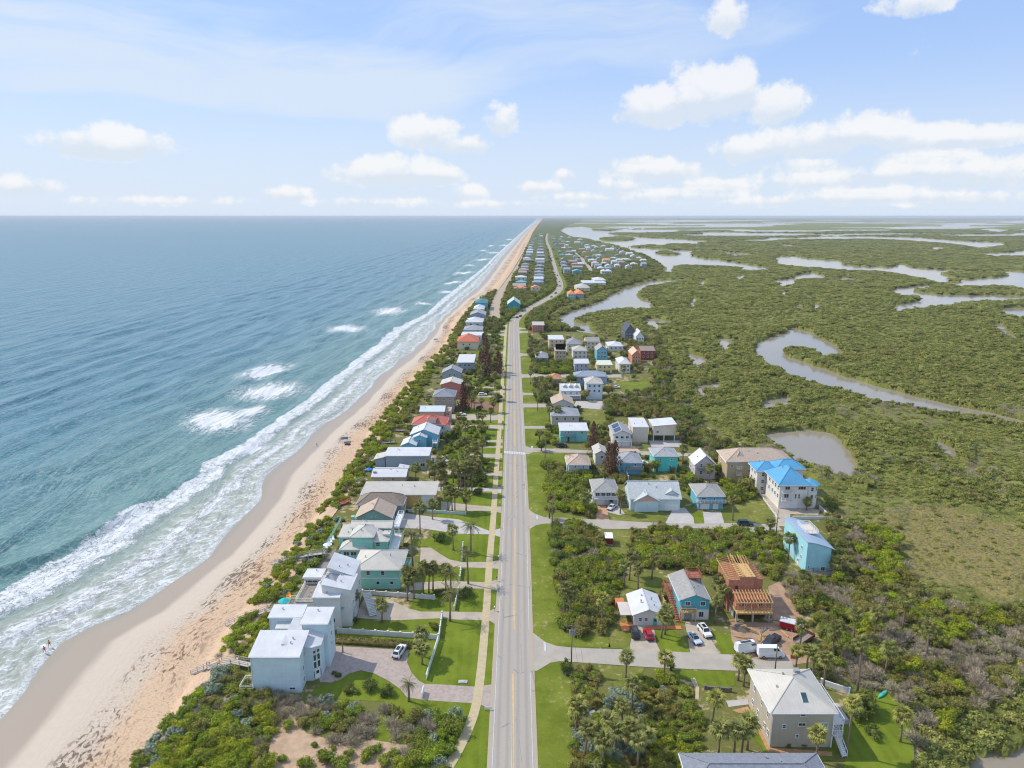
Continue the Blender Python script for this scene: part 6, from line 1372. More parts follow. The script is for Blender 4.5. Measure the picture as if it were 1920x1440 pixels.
thicket(T4, 2.9, dict(sea_grape_shrub=.4, wax_myrtle_shrub=.3, bright_shrub=.3), (1.9, 2.9), 'in the thicket behind the stilted cottage')
T5 = [(1188,998),(1250,992),(1370,1000),(1440,1002),(1468,1020),(1470,1075),(1440,1090),(1400,1055),(1350,1052),(1340,1085),(1320,1078),(1270,1066),(1240,1072),(1195,1066),(1178,1044)]
thicket(T5, 2.6, dict(sea_grape_shrub=.30, wax_myrtle_shrub=.30, palmetto_shrub=.12, bright_shrub=.18, dead_shrub=.1), (1.5, 2.5), 'in the thicket behind the unfinished house')
T6 = [(1058,1256),(1100,1250),(1130,1262),(1128,1300),(1165,1300),(1190,1275),(1250,1262),(1275,1280),(1310,1320),(1318,1370),(1330,1420),(1345,1450),(1078,1450),(1070,1390),(1062,1320)]
thicket(T6, 2.0, dict(silver_shrub=.18, palmetto_shrub=.22, wax_myrtle_shrub=.2, sea_grape_shrub=.3, bright_shrub=.1), (1.1, 1.9), 'in the scrub lot beside the beige house', [[(1125,1250),(1170,1255),(1168,1300),(1130,1300)], [(1095,1330),(1165,1325),(1168,1345),(1100,1352)], [(1098,1350),(1120,1350),(1118,1385),(1098,1385)], [(1300,1375),(1330,1375),(1325,1400),(1305,1400)]])
T7 = [(1462,1100),(1480,1078),(1560,1085),(1575,1100),(1585,1180),(1620,1240),(1665,1300),(1720,1370),(1730,1450),(1712,1450),(1705,1360),(1660,1300),(1610,1292),(1545,1286),(1530,1262),(1535,1220),(1525,1190),(1500,1160)]
thicket(T7, 2.2, dict(dead_shrub=.36, wax_myrtle_shrub=.30, sea_grape_shrub=.18, palmetto_shrub=.16), (1.4, 2.2), 'in the bare brush east of the unfinished house')
MAR = [(1570,1000),(1620,985),(1690,1000),(1700,1080),(1780,1130),(1920,1150),(1960,1300),(1920,1300),(1820,1330),(1760,1380),(1730,1370),(1665,1290),(1620,1230),(1585,1170),(1570,1090)]
thicket(MAR, 2.9, dict(dead_shrub=.34, wax_myrtle_shrub=.40, bright_shrub=.26), (1.5, 2.5), 'at the marsh edge beyond the beige house lawn')
for i, (p, sp, rad, where, kk) in enumerate([
 ([(1100,920),(1060,880),(1110,890)], 3.5, (2, 3), 'between the grey stilted cottage and the thicket', 0), ([(985,640),(1028,640),(1036,690),(1000,700),(990,680)], 4.5, (2.4, 3.6), 'in the dark trees west of the tan tower', 1),
 ([(1012,682),(1070,680),(1075,704),(1000,702)], 4.2, (2.2, 3.4), 'in the bright grove below the tan tower', 0), ([(992,708),(1030,716),(1036,760),(1005,756)], 3.8, (2, 3.4), 'by the grassy lane beside the coast road', 1),
 ([(1100,765),(1145,745),(1215,735),(1240,700),(1300,770),(1330,812),(1300,845),(1285,800),(1200,780),(1145,785)], 3.6, (2, 3.2), 'between the solar roof and the mangroves', 1), ([(1270,800),(1330,815),(1420,850),(1372,862),(1362,900),(1345,870),(1310,838),(1280,828)], 3.4, (1.8, 3), 'behind the pink chalet', 1),
 ([(1350,900),(1420,905),(1424,925),(1440,965),(1370,970),(1356,950)], 2.8, (1.4, 2.5), 'on the plot beside the blue-roofed house', 0), ([(1170,640),(1235,630),(1260,700),(1240,720),(1215,700),(1230,680)], 5, (2.6, 4), 'by the red-walled marsh house', 1),
 ([(988,570),(1030,563),(1040,576),(1016,598),(1026,640),(985,602)], 7, (3, 4.6), 'on the headland inside the road bend', 1), ([(945,572),(1000,566),(972,592),(955,602)], 6.5, (3, 4.2), 'in the grove between the two roads', 0),
 ([(1536,950),(1565,930),(1580,1080),(1560,1060)], 3, (1.6, 2.6), 'beside the aqua house', 1), ([(1020,795),(1040,770),(1046,800),(1045,838),(1020,830)], 3.4, (1.4, 2.4), 'beside the turquoise house with white roof', 0),
 ([(1102,800),(1145,795),(1145,840),(1106,838)], 3.6, (1.4, 2.2), 'between turquoise house and solar roof', 1), ([(1105,855),(1165,890),(1180,905),(1160,915),(1100,895)], 3.2, (1.3, 2.2), 'between white-blue house and wide pale house', 1), ([(1268,880),(1300,890),(1302,925),(1284,935)], 3, (1.4, 2.4), 'between the wide pale and sky blue houses', 0)]):
    thicket(p, sp, dict(wax_myrtle_shrub=.4, dark_shrub=.3, dead_shrub=.2, sea_grape_shrub=.1) if kk else dict(sea_grape_shrub=.4, bright_shrub=.25, dark_shrub=.35), rad, where, seed=i)
thicket([(872,605),(940,603),(938,760),(900,770),(868,760),(880,700),(905,650)], 5.6, dict(dark_shrub=.45, wax_myrtle_shrub=.3, dead_shrub=.25), (1.8, 3.2), 'in the gardens between far ocean houses and sidewalk', keep=.8)
thicket([(812,790),(905,782),(920,870),(912,930),(880,935),(820,905),(800,890),(840,830)], 3.6, dict(dark_shrub=.5, sea_grape_shrub=.35, bright_shrub=.15), (1.2, 2.2), 'in the palm garden before the white-roofed ocean houses', keep=.62)
thicket([(1036,640),(1180,625),(1230,660),(1190,712),(1060,712),(1032,690)], 7.5, dict(wax_myrtle_shrub=.45, dark_shrub=.35, dead_shrub=.2), (1.8, 3.2), 'between the houses around the tan tower', keep=.7)
thicket([(1034,714),(1160,708),(1150,770),(1140,830),(1105,840),(1036,800)], 6, dict(wax_myrtle_shrub=.4, dark_shrub=.3, sea_grape_shrub=.3), (1.4, 2.8), 'between the houses beside the grassy lane', keep=.65)
thicket([(1100,850),(1300,852),(1360,880),(1300,930),(1180,945),(1106,920)], 5, dict(wax_myrtle_shrub=.35, dark_shrub=.3, sea_grape_shrub=.35), (1.0, 2.0), 'between the blue and turquoise houses', keep=.6)
thicket([(750,830),(800,730),(850,660),(880,650),(905,720),(880,790),(830,850),(800,880)], 5.5, dict(dark_shrub=.35, wax_myrtle_shrub=.35, bright_shrub=.15, dead_shrub=.15), (1.2, 2.2), 'between the middle ocean houses', keep=.7)
thicket([(640,1040),(690,950),(770,880),(800,890),(770,960),(760,1000),(770,1080),(690,1075)], 4, dict(dark_shrub=.4, sea_grape_shrub=.4, silver_shrub=.2), (.8, 1.5), 'in the yards beside the mint houses', keep=.6)
# individuals that stand apart in the gardens
for (px, py, r, lb) in [(823,1016,2.6,'big dark rounded bush on the lawn before the mint complex'),(876,1116,2.1,'round clipped bush inside the roadside wall of the mint houses'),(823,1114,2.0,'dark bush beside the curved white driveway entrance'),(661,1167,1.7,'glossy green bush under the white house deck'),
                    (812,1179,1.6,'round dark bush on the lawn by the white garden wall'),(700,1140,1.0,'small clipped bush at the foot of the garden stair'),(660,1297,1.9,'dark leafy bush on the lawn edge nearest the modern house'),(695,1293,2.0,'dense round bush in the middle of the lawn edge row'),(727,1303,1.9,'green bush at the driveway end of the lawn edge row'),(634,1268,0.9,'small dark shrub in the round planting bed at the forecourt'),(627,1262,0.7,'spiky little shrub in the round planting bed'),
                    (1476,1397,1.1,'dark round shrub against the beige house wall'),(1505,1398,0.9,'rusty small shrub against the beige house wall'),(1620,1345,3.0,'large dark green tree-like bush beside the beige house terrace'),(1640,1380,2.0,'dark bush on the lawn behind the beige house')]:
    p = U(px, py); SHR.append((p.x, p.y, 0, 'dark_shrub', r, '!' + lb))
SHR.sort(key=lambda s: s[1] - (300 if s[5][0] == '!' else 0))
cnt = {}; REST = []
EXT = {}
for q in SHR: e = EXT.setdefault(q[5], [1e9, -1e9, 1e9, -1e9]); e[0] = min(e[0], q[0]); e[1] = max(e[1], q[0]); e[2] = min(e[2], q[1]); e[3] = max(e[3], q[1])
def place_word(x, y, where):
    e = EXT[where]; u = (x - e[0]) / max(1, e[1] - e[0]); v = (y - e[2]) / max(1, e[3] - e[2])
    return (['near', 'middle', 'far'][min(2, int(v * 3))] + ' ' + ['seaward', 'central', 'landward'][min(2, int(u * 3))]).replace('middle central', 'very middle')
for i, (x, y, z, k, r, where) in enumerate(SHR):
    if cnt.get(k, 0) < 130 and sum(cnt.values()) < 620:
        cnt[k] = cnt.get(k, 0) + 1
        o = node_obj(k, SHRUB[k][i % len(SHRUB[k])], None, (x, y, z - .08), random.uniform(0, 6.28)); s_ = r * random.uniform(.92, 1.08)
        st_ = random.uniform(.78, 1.3); low_ = .78 if 'on the dune sea' in where else 1.0
        o.scale = (s_ * st_, s_ / st_ ** .5, r * random.uniform(.7, 1.2) * low_ * (1.15 if k == 'dead_shrub' else 1.0)); o.rotation_euler = (random.uniform(-.16, .16), random.uniform(-.16, .16), o.rotation_euler.z)
        if where[0] == '!': setp(o, where[1:], 'bush')
        else: setp(o, '%s %s, %s part' % (LOOK[k], where, place_word(x, y, where)), 'bush', k.replace('_', ' ') + 's ' + where)
    else: REST.append((x, y, z, k, r))

def gn_scatter(name, pts, scale, rot, idx, meshes, label, cat):
    """points mesh + geometry nodes: countless alike clumps as ONE stuff object"""
    coll = bpy.data.collections.new(name + '_kinds')
    for i, m in enumerate(meshes):
        o = bpy.data.objects.new('%s_kind_%02d' % (name, i), m); coll.objects.link(o)
    me = bpy.data.meshes.new(name); me.vertices.add(len(pts)); me.vertices.foreach_set('co', np.asarray(pts, np.float32).ravel())
    a = me.attributes.new('sc', 'FLOAT_VECTOR', 'POINT'); a.data.foreach_set('vector', np.asarray(scale, np.float32).ravel())
    a = me.attributes.new('rz', 'FLOAT', 'POINT'); a.data.foreach_set('value', np.asarray(rot, np.float32))
    a = me.attributes.new('ix', 'INT', 'POINT'); a.data.foreach_set('value', np.asarray(idx, np.int32))
    o = setp(node_obj(name, me), label, cat, kind='stuff')
    ng = bpy.data.node_groups.new(name, 'GeometryNodeTree'); ng.interface.new_socket('Geometry', in_out='INPUT', socket_type='NodeSocketGeometry'); ng.interface.new_socket('Geometry', in_out='OUTPUT', socket_type='NodeSocketGeometry')
    n, l = ng.nodes, ng.links; gi, go = n.new('NodeGroupInput'), n.new('NodeGroupOutput')
    ci = n.new('GeometryNodeCollectionInfo'); ci.inputs['Collection'].default_value = coll; ci.inputs['Separate Children'].default_value = True; ci.inputs['Reset Children'].default_value = True
    ip = n.new('GeometryNodeInstanceOnPoints'); ip.inputs['Pick Instance'].default_value = True
    def na(nm, ty):
        q = n.new('GeometryNodeInputNamedAttribute'); q.data_type = ty; q.inputs['Name'].default_value = nm; return next(s for s in q.outputs if s.enabled and s.name == 'Attribute')
    cx = n.new('ShaderNodeCombineXYZ'); l.new(na('rz', 'FLOAT'), cx.inputs[2])
    er = n.new('FunctionNodeEulerToRotation'); l.new(cx.outputs[0], er.inputs[0])
    l.new(gi.outputs[0], ip.inputs['Points']); l.new(ci.outputs[0], ip.inputs['Instance']); l.new(na('ix', 'INT'), ip.inputs['Instance Index']); l.new(er.outputs[0], ip.inputs['Rotation']); l.new(na('sc', 'FLOAT_VECTOR'), ip.inputs['Scale']); l.new(ip.outputs[0], go.inputs[0])
    o.modifiers.new('scatter', 'NODES').node_group = ng
    return o
kn = list(SHRUB); flat_m = [m for k in kn for m in SHRUB[k]]; off = np.cumsum([0] + [len(SHRUB[k]) for k in kn])
if REST:
    RR = np.array([(a, b, c - .1, r) for a, b, c, k, r in REST]); ix = [off[kn.index(q[3])] + RNG.integers(len(SHRUB[q[3]])) for q in REST]
    gn_scatter('coastal_scrub', RR[:, :3], np.stack([RR[:, 3], RR[:, 3], RR[:, 3] * RNG.uniform(.85, 1.2, len(RR))], 1), RNG.uniform(0, 6.28, len(RR)), ix, flat_m, 'tangled green coastal scrub filling the plots between the houses', 'scrub')

# mangrove clumps over the marsh and trees of the far settlement
CL = [leafy(400 + k, 7, 380, .22, up=.5, ecc=(1.1, 1.1, .62), name='mangrove_clump', m=LM['mang' if k < 3 else 'mang2']) for k in range(5)] + [twiggy(420, 110, LM['dead'])]
def polar(y0, y1, a0, a1, k, mn):
    out = []; y = y0
    while y < y1:
        s = max(mn, y * k); xs = np.arange(y * a0, y * a1, s); out.append(np.stack([xs + RNG.uniform(-.5, .5, xs.size) * s, y + RNG.uniform(-.5, .5, xs.size) * s, np.full(xs.size, s)], 1)); y += s
    return np.concatenate(out)
p = polar(85, 5200, 0.0, 0.86, 0.0072, 2.6); x, y, s = p.T
ok = (x > f_upl(y) + 1) & ~wet_mask(x, y) & ~wet_mask(x - s * .3, y - s * .3) & ~blocked(x, y); x, y, s = x[ok], y[ok], s[ok]
mead = in_any(x, y, MEADOW); flat = marsh_form(x, y); gap = fbm(x / 14, y / 14, 61)
ok = np.where(RNG.random(x.size) < mead, RNG.random(x.size) < np.where(y < 420, .62, .3), (gap > np.where(y < 480, .12, .26)) & (RNG.random(x.size) > np.where(y < 480, 0, flat * .25))); x, y, s, mead, gap, flat = x[ok], y[ok], s[ok], mead[ok], gap[ok], flat[ok]
r = s * RNG.uniform(.55, .95, x.size) * (1 - .6 * mead); r = np.clip(r * (1 - .25 * flat), 1.0, 26.0); hz = np.clip(r, 1.0, 2.6) * RNG.uniform(.7, 1.25, x.size) * (1.05 - .45 * flat) * np.clip(.7 + y / 4000, 1, 1.9) * (1 - .3 * mead)
z = MARSH_Z + .15 + marsh_h(x, y, mead, flat) * np.clip((x - f_upl(y)) / 6, 0, 1) - hz * .42
deadz = ((fbm(x / 22, y / 22, 17) > .60) | (mead > .4)) & (y < 360); ix = np.where(deadz & (RNG.random(x.size) < .6), 5, np.where(RNG.random(x.size) < .72, RNG.integers(0, 3, x.size), RNG.integers(3, 5, x.size)))
gn_scatter('mangroves', np.stack([x, y, z], 1), np.stack([r, r, hz], 1), RNG.uniform(0, 6.28, x.size), ix, CL, 'mangrove bushes massed along the winding marsh channels', 'mangroves')
TR = [leafy(440 + k, 8, 420, .22, up=.4, ecc=(.9, .9, 1.0), name='far_tree', m=LM[['dark', 'myrtle', 'seagrape', 'myrtle'][k]]) for k in range(4)]
p = polar(580, 2200, -.12, .30, 0.0056, 3.4); x, y, s = p.T
ok = (x > f_dune(y) - 2) & (x < f_upl(y) + 3) & ~blocked(x, y) & ~blocked(x, y - s * .8) & (RNG.random(x.size) < np.where(y < 600, .0, .95)); x, y, s = x[ok], y[ok], s[ok]
r = np.clip(s * RNG.uniform(.5, .8, x.size), 1.8, 5.5); hz = np.clip(RNG.uniform(2.2, 4.2, x.size), 0, 4.2)
gn_scatter('coastal_woods', np.stack([x, y, np.full(x.size, -.2)], 1), np.stack([r, r, hz], 1), RNG.uniform(0, 6.28, x.size), RNG.integers(0, 4, x.size), TR, 'dark trees crowding between the rows of far houses', 'woods')
def build_woods():
    ys = rows(1500, 42000, 0.006, 5.0); A = np.linspace(0, 1, 60); Y, AA = np.meshgrid(ys, A, indexing='ij'); x0, x1 = f_dune(Y) - 2, f_upl(Y) + 3
    X = x0 + (x1 - x0) * AA; bl = blocked(X, Y) | blocked(X, Y - 9)
    Z = np.where(bl, -1, 3.0 + 2.5 * vnoise(X / 9, Y / 14, 3)) * np.clip(AA * 12, 0, 1) * np.clip((1 - AA) * 12, 0, 1) - .5
    me = npmesh('coastal_woodland', np.stack([X, Y, Z], -1).reshape(-1, 3), grid_faces(len(ys), len(A)), [mangrove_material('woodland_leaves', (78, 88, 50), (104, 112, 68), (108, 110, 70))], True, attrs=dict(meadow=np.zeros_like(X)))
    setp(node_obj('coastal_woodland', me), 'dark woodland strip narrowing to the horizon between beach and lagoon', 'woodland', kind='stuff')
build_woods()

# ---------------- palms
def frond_fan(seed, m):
    """sabal leaf: stalk bending down, ribbons splayed at its end; unit about 1 m"""
    rng = np.random.default_rng(seed); mb = MB(); vs, fs = [], []
    hub = np.array([.62, 0, .05])
    vs += [(0, -.02, 0), (0, .02, 0), (.62, .02, .05), (.62, -.02, .05)]; fs.append((0, 1, 2, 3))
    for j in range(9):
        t = -1.75 + 3.5 * j / 8; d = np.array([math.cos(t), math.sin(t), 0]); L_ = .62 * (1 - .12 * abs(t)) ; w = np.array([-d[1], d[0], 0]) * .085
        m1 = hub + d * L_ * .55 + [0, 0, .02 - .05 * abs(t) * .5]; tip = hub + d * L_ + [0, 0, -.22 - .1 * rng.random()]
        b = len(vs); vs += [tuple(hub), tuple(m1 + w), tuple(tip), tuple(m1 - w)]; fs.append((b, b + 1, b + 2, b + 3))
    return npmesh('frond', np.array(vs), np.array(fs), [m])
def frond_feather(seed, m):
    """date palm leaf: arching rib with leaflets down both sides; about 1 m"""
    rng = np.random.default_rng(seed); vs, fs = [], []; n = 13
    rib = [np.array([t, 0, .30 * t - .62 * t * t]) for t in np.linspace(0, 1, n)]
    for k in range(n - 1):
        b = len(vs); vs += [rib[k] + [0, -.012, 0], rib[k] + [0, .012, 0], rib[k + 1] + [0, .012, 0], rib[k + 1] + [0, -.012, 0]]; fs.append((b, b + 1, b + 2, b + 3))
        if k > 1:
            L_ = .24 * math.sin(math.pi * min(1, (k + 1) / n * .8 + .2))
            for sg in (-1, 1):
                tip = rib[k] + np.array([.13, sg * L_, -.07 * rng.random() - .03]); b = len(vs); vs += [rib[k], rib[k] + [.035, sg * L_ * .5, .0], tip, rib[k] + [-.02 + .05, sg * L_ * .45, -.03]]; fs.append((b, b + 1, b + 2, b + 3))
    return npmesh('frond', np.array(vs), np.array(fs), [m])
FAN = [frond_fan(k, LM['palm']) for k in range(3)]; FANY = [frond_fan(k, LM['palmy']) for k in range(3)]; FANB = frond_fan(9, LM['brownleaf']); FEA = [frond_feather(k, LM['date']) for k in range(3)]
def frond_sets(kind, rng):
    """(mesh, yaw, pitch, length) for a crown"""
    out = []
    if kind == 'date':
        for k in range(34): el = rng.uniform(-.75, 1.25); out.append((FEA[k % 3], k * 2.4 + rng.uniform(-.2, .2), el, rng.uniform(2.2, 2.9)))
    else:
        F_ = FANY if kind == 'yellow' else FAN
        for k in range(26): el = -.55 + 1.9 * (k / 25) + rng.uniform(-.15, .15); out.append((F_[k % 3], k * 2.4 + rng.uniform(-.2, .2), el, rng.uniform(1.25, 1.7)))
        for k in range(6): out.append((FANB, k * 1.05 + rng.uniform(0, .6), rng.uniform(-1.3, -.8), rng.uniform(1.0, 1.4)))
    return out
def crown_mesh(kind, seed):
    rng = random.Random(seed); V, F, MI, mats, nb_ = [], [], [], [], 0
    for me, yaw, pit, L_ in frond_sets(kind, rng):
        v = np.array([tuple(q.co) for q in me.vertices]) * L_; f = np.array([list(q.vertices) for q in me.polygons])
        Rm = np.array(Matrix.Rotation(yaw, 3, 'Z') @ Matrix.Rotation(-pit, 3, 'Y')); V.append(v @ Rm.T); F.append(f + nb_); nb_ += len(v)
        m = me.materials[0]
        if m not in mats: mats.append(m)
        MI += [mats.index(m)] * len(f)
    return npmesh('crown', np.concatenate(V), np.concatenate(F), mats, mi=MI)
CROWNS = {k: [crown_mesh(k, s) for s in range(4)] for k in ('sabal', 'yellow', 'date')}
def trunk_mesh(h, lean, r):
    mb = MB(); mb.tube([(0, 0, -.3), (lean * .15, 0, h * .3), (lean * .5, 0, h * .65), (lean, 0, h)], [r * 1.35, r, r * .95, r * .9], 7); return mb.mesh('trunk', BARK, True)
PALMS = []
def palm(px, py, h, kind='sabal', label=None, sc_=1.0):
    PALMS.append((U(px, py), h, kind, label, sc_))
for a in [(716.6,1167,4.4,'sabal','small sabal palm in a stone ring on the curved-drive lawn'),(665,1151,4.6,'sabal','short sabal palm beside the garden stair'),(767,1119,6,'sabal'),(777,1121,6.2,'sabal'),(794,1112,6.4,'sabal'),(804,1112,6,'sabal'),(764,1126,5,'sabal'),(812,1108,6,'sabal'),(836,1110,6.2,'sabal'),
    (844,1165,6.5,'date','date palm at the gateway of the curved driveway'),(846,1121,6,'date'),(850,1032,6.2,'sabal'),(774,1064,9,'date','tall date palm beside the mint two-storey house'),(883,1037,8,'date','tall date palm on the lawn near the sidewalk'),(878,1095,8.4,'date','tall date palm casting its shadow across the sidewalk'),(788,1001,8,'sabal','tall shaggy palm on the pale parking court'),
    (767,1315,3.6,'date','thin young palm at the corner of the paver driveway'),(789,1230,4.5,'sabal'),(792,1246,4,'sabal'),(861,863,6.5,'sabal'),(869,860,6.8,'sabal'),(880,859,6.5,'sabal'),(872,832,7,'sabal'),(862,826,6.6,'sabal'),(920,793,5.5,'sabal','single sabal palm on the lawn next to the sidewalk'),
    (861,803,5,'sabal'),(899,803,5.5,'sabal'),(905,803,5.5,'sabal'),(827,890,5,'sabal'),(805,895,5,'sabal'),(780,902,4.5,'sabal'),(815,906,5,'sabal'),(827,920,5.5,'sabal'),(835,915,5,'sabal'),(860,920,8,'sabal'),(864,923,8.5,'sabal'),(872,925,10,'sabal'),(878,922,8,'sabal'),(885,923,9,'sabal'),(893,908,7,'sabal'),(897,890,7,'sabal'),
    (840,957,6,'sabal'),(848,959,6.2,'sabal'),(853,960,6.2,'sabal'),(811,974,5,'sabal','squat sabal palm in a round lawn island'),(874,958,5,'sabal'),(878,880,7,'sabal'),(890,868,6.5,'sabal'),(905,860,6,'sabal'),(882,905,7,'sabal'),(870,895,6.5,'sabal'),(850,905,6,'sabal'),
    (1173,1276,5,'sabal','stout sabal palm on the rough grass by the side street'),(1245,1268,4.2,'yellow','yellow-green sabal palm on the side street edge'),(1335,1356,5,'yellow','yellow-green sabal palm beside the beige house path'),(1347,1416,5.2,'sabal'),(1376,1418,5.8,'sabal'),(1401,1406,5,'sabal'),(1390,1420,5,'sabal'),(1153,1416,4.6,'sabal'),(1207,1418,4.4,'sabal'),(1080,1375,5.6,'yellow'),(1089,1381,5.4,'sabal'),(1097,1418,5,'sabal'),(1185,1329,5,'sabal'),(1166,1366,4.6,'sabal'),(1140,1395,4.6,'sabal'),(1180,1400,4.4,'sabal'),(1195,1440,5,'sabal'),(1130,1440,5,'sabal'),
    (1394,1287,4.6,'sabal','sabal palm standing at the street corner of the beige house'),(1384,1276,4.4,'yellow'),(1544,1291,6.5,'sabal'),(1607,1305,11.5,'sabal','very tall thin palm behind the beige house terrace'),(1586,1411,10,'yellow','tall thin palm beside the stair porches'),(1688,1391,5.2,'yellow','lone leaning palm on the back lawn'),(1530,1427,5,'yellow','golden-crowned palm before the beige house'),(1492,1252,4,'yellow','low yellow-green palm by the white van'),(1512,1262,5,'sabal'),(1524,1270,5,'sabal'),
    (1692,1181,7,'sabal'),(1737,1233,7,'sabal'),(1504,1125,6,'sabal','sabal palm in the bare brush beside the unfinished house'),(1478,1049,6,'sabal','sabal palm against the aqua house wall'),(1567,1080,4,'sabal','squat sabal palm behind the aqua house'),(1499,1222,6,'sabal','sabal palm beside the red dump trailer'),(1600,1200,6,'sabal'),(1640,1190,5,'sabal'),(1560,1230,5.5,'sabal'),(1660,1260,5,'sabal'),
    (1170,1101,6,'sabal'),(1180,1088,6,'sabal'),(1196,1111,6.6,'sabal'),(1222,1086,6.6,'sabal'),(1190,1080,5,'sabal'),(1240,1196,5.4,'sabal','bushy sabal palm on the lawn by the red car'),(1247,1190,5.8,'sabal'),(1057,1148,6,'sabal'),(1070,1152,5.5,'sabal'),(1129,1169,6,'yellow','yellow-green palm at the end of the thicket'),(1340,1168,5.6,'sabal'),(1350,1122,5.4,'sabal'),(1353,1146,5.4,'sabal'),(1345,1132,5,'sabal'),
    (1163,963,6,'sabal','sabal palm beside the silver car'),(1097,963,5,'sabal'),(1374,976,6.4,'sabal','sabal palm behind the dark blue car'),(1443,1003,4,'sabal'),(1280,870,6,'sabal'),(1330,905,5,'sabal'),(1280,815,5,'sabal'),(1290,822,5.5,'sabal'),(1335,838,5.5,'sabal'),(1120,832,5.5,'sabal'),(1275,830,5,'sabal'),(1173,760,6,'sabal'),(1150,766,6,'sabal'),(1168,712,6.5,'sabal'),(1110,690,7,'sabal'),(1112,700,7,'sabal'),(1095,664,7,'sabal'),(1045,795,6,'sabal'),(1030,790,6,'sabal'),(1012,755,6,'sabal'),(1048,790,6,'sabal'),(1020,742,6.5,'sabal'),(1014,735,6.5,'sabal'),(995,720,7,'sabal'),(1512,957,2.6,'yellow','small palm in the blue-roofed house forecourt')]:
    palm(*a)
rg = random.Random(3)
for k in range(46):
    t = rg.random(); px = rg.uniform(868, 936) if k < 30 else rg.uniform(985, 1010); py = rg.uniform(612, 775)
    w = U(px, py)
    if not blocked(np.array([w.x]), np.array([w.y]))[0]: palm(px, py, rg.uniform(5, 8))
LANDM = [('the mint two-storey house', 707, 1105), ('the mint beach complex', 700, 1030), ('the curved white driveway', 780, 1150), ('the yellow block', 760, 950), ('the white-roofed bungalow', 735, 900), ('the blue-grey flat-roofed house', 780, 870), ('the twin-gabled light blue house', 800, 830), ('the coral-roofed house', 810, 810), ('the paver forecourt', 760, 1250),
         ('the beige house with stair porches', 1490, 1380), ('the white cottage', 1215, 1160), ('the teal-gabled house', 1300, 1150), ('the unfinished house', 1410, 1160), ('the aqua house', 1520, 1060), ('the roadside scrub lot', 1150, 1380), ('the roadside thicket', 1090, 1120), ('the stilted cottage', 1135, 945), ('the pink chalet', 1325, 885), ('the turquoise white-roofed house', 1075, 825), ('the taupe house', 1060, 795), ('the tan tower', 1050, 670), ('the pale yellow house', 1135, 695), ('the terracotta-roofed house', 890, 645), ('the salmon pink house', 850, 740), ('the flat white-roofed grey house', 880, 690), ('the bare brush by the marsh', 1650, 1220), ('the low silver-roofed bungalow', 1005, 672), ('the solar-roofed house', 1165, 830)]
LMW = [(n, U(a, b)) for n, a, b in LANDM]
ORD = ['first', 'second', 'third', 'fourth', 'fifth', 'sixth', 'seventh', 'eighth', 'ninth', 'tenth', 'eleventh', 'twelfth', 'thirteenth', 'fourteenth', 'fifteenth', 'sixteenth', 'seventeenth', 'eighteenth', 'nineteenth', 'twentieth', 'twenty-first', 'twenty-second', 'twenty-third', 'twenty-fourth', 'twenty-fifth', 'twenty-sixth', 'twenty-seventh', 'twenty-eighth', 'twenty-ninth', 'thirtieth'] + ['later'] * 40
grp = {}
for i, (p, h, kind, lb, s_) in enumerate(PALMS):
    n = min(LMW, key=lambda q: (q[1] - p).length)[0]
    if lb is None: grp.setdefault((n, kind), []).append(i)
LBL = {}
for (n, kind), ids in grp.items():
    ids.sort(key=lambda i: abs(PALMS[i][0].x)); nm = {'sabal': 'sabal palm', 'yellow': 'yellow-green sabal palm', 'date': 'date palm'}[kind]
    for k, i in enumerate(ids): LBL[i] = ('%s palm from the coast road among those near %s' % (ORD[k], n)).replace('palm from', nm + ' from') if len(ids) > 1 else 'single %s near %s' % (nm, n)
order = sorted(range(len(PALMS)), key=lambda i: PALMS[i][0].length); near = set(order[:34]); TRK = {}
for i, (p, h, kind, lb, s_) in enumerate(PALMS):
    r_ = random.Random(i + 50); h *= 1.06
    nm = 'date_palm' if kind == 'date' else 'sabal_palm'
    t = empty(nm, (p.x, p.y, 0), r_.uniform(0, 6.28)); setp(t, lb or LBL[i], 'palm tree', 'palms in the gardens and lots')
    lean = r_.uniform(-.05, .09) * h; key = (round(h * 2) / 2, round(lean, 1), kind)
    if key not in TRK: TRK[key] = trunk_mesh(key[0], key[1], (.2 if kind != 'date' else .24))
    node_obj('trunk', TRK[key], t); cs = r_.uniform(1.0, 1.3) * (0.7 if h < 4 else 1)
    if i in near:
        c = empty('crown', (key[1], 0, key[0])); c.parent = t; c.scale = (cs, cs * r_.uniform(.88, 1.1), cs * r_.uniform(.8, 1.25)); c.rotation_euler = (r_.uniform(-.22, .22), r_.uniform(-.22, .22), 0)
        for me, yaw, pit, L_ in frond_sets(kind, r_):
            f = node_obj('frond', me, c); f.scale = (L_,) * 3; f.rotation_euler = (Matrix.Rotation(yaw, 3, 'Z') @ Matrix.Rotation(-pit, 3, 'Y')).to_euler()
    else:
        c = node_obj('crown', CROWNS[kind][i % 4], t, (key[1], 0, key[0])); q_ = cs * (1.12 if p.y > 200 else 1); c.scale = (q_, q_ * r_.uniform(.85, 1.1), q_ * r_.uniform(.8, 1.3)); c.rotation_euler = (r_.uniform(-.22, .22), r_.uniform(-.22, .22), r_.uniform(0, 6.2))

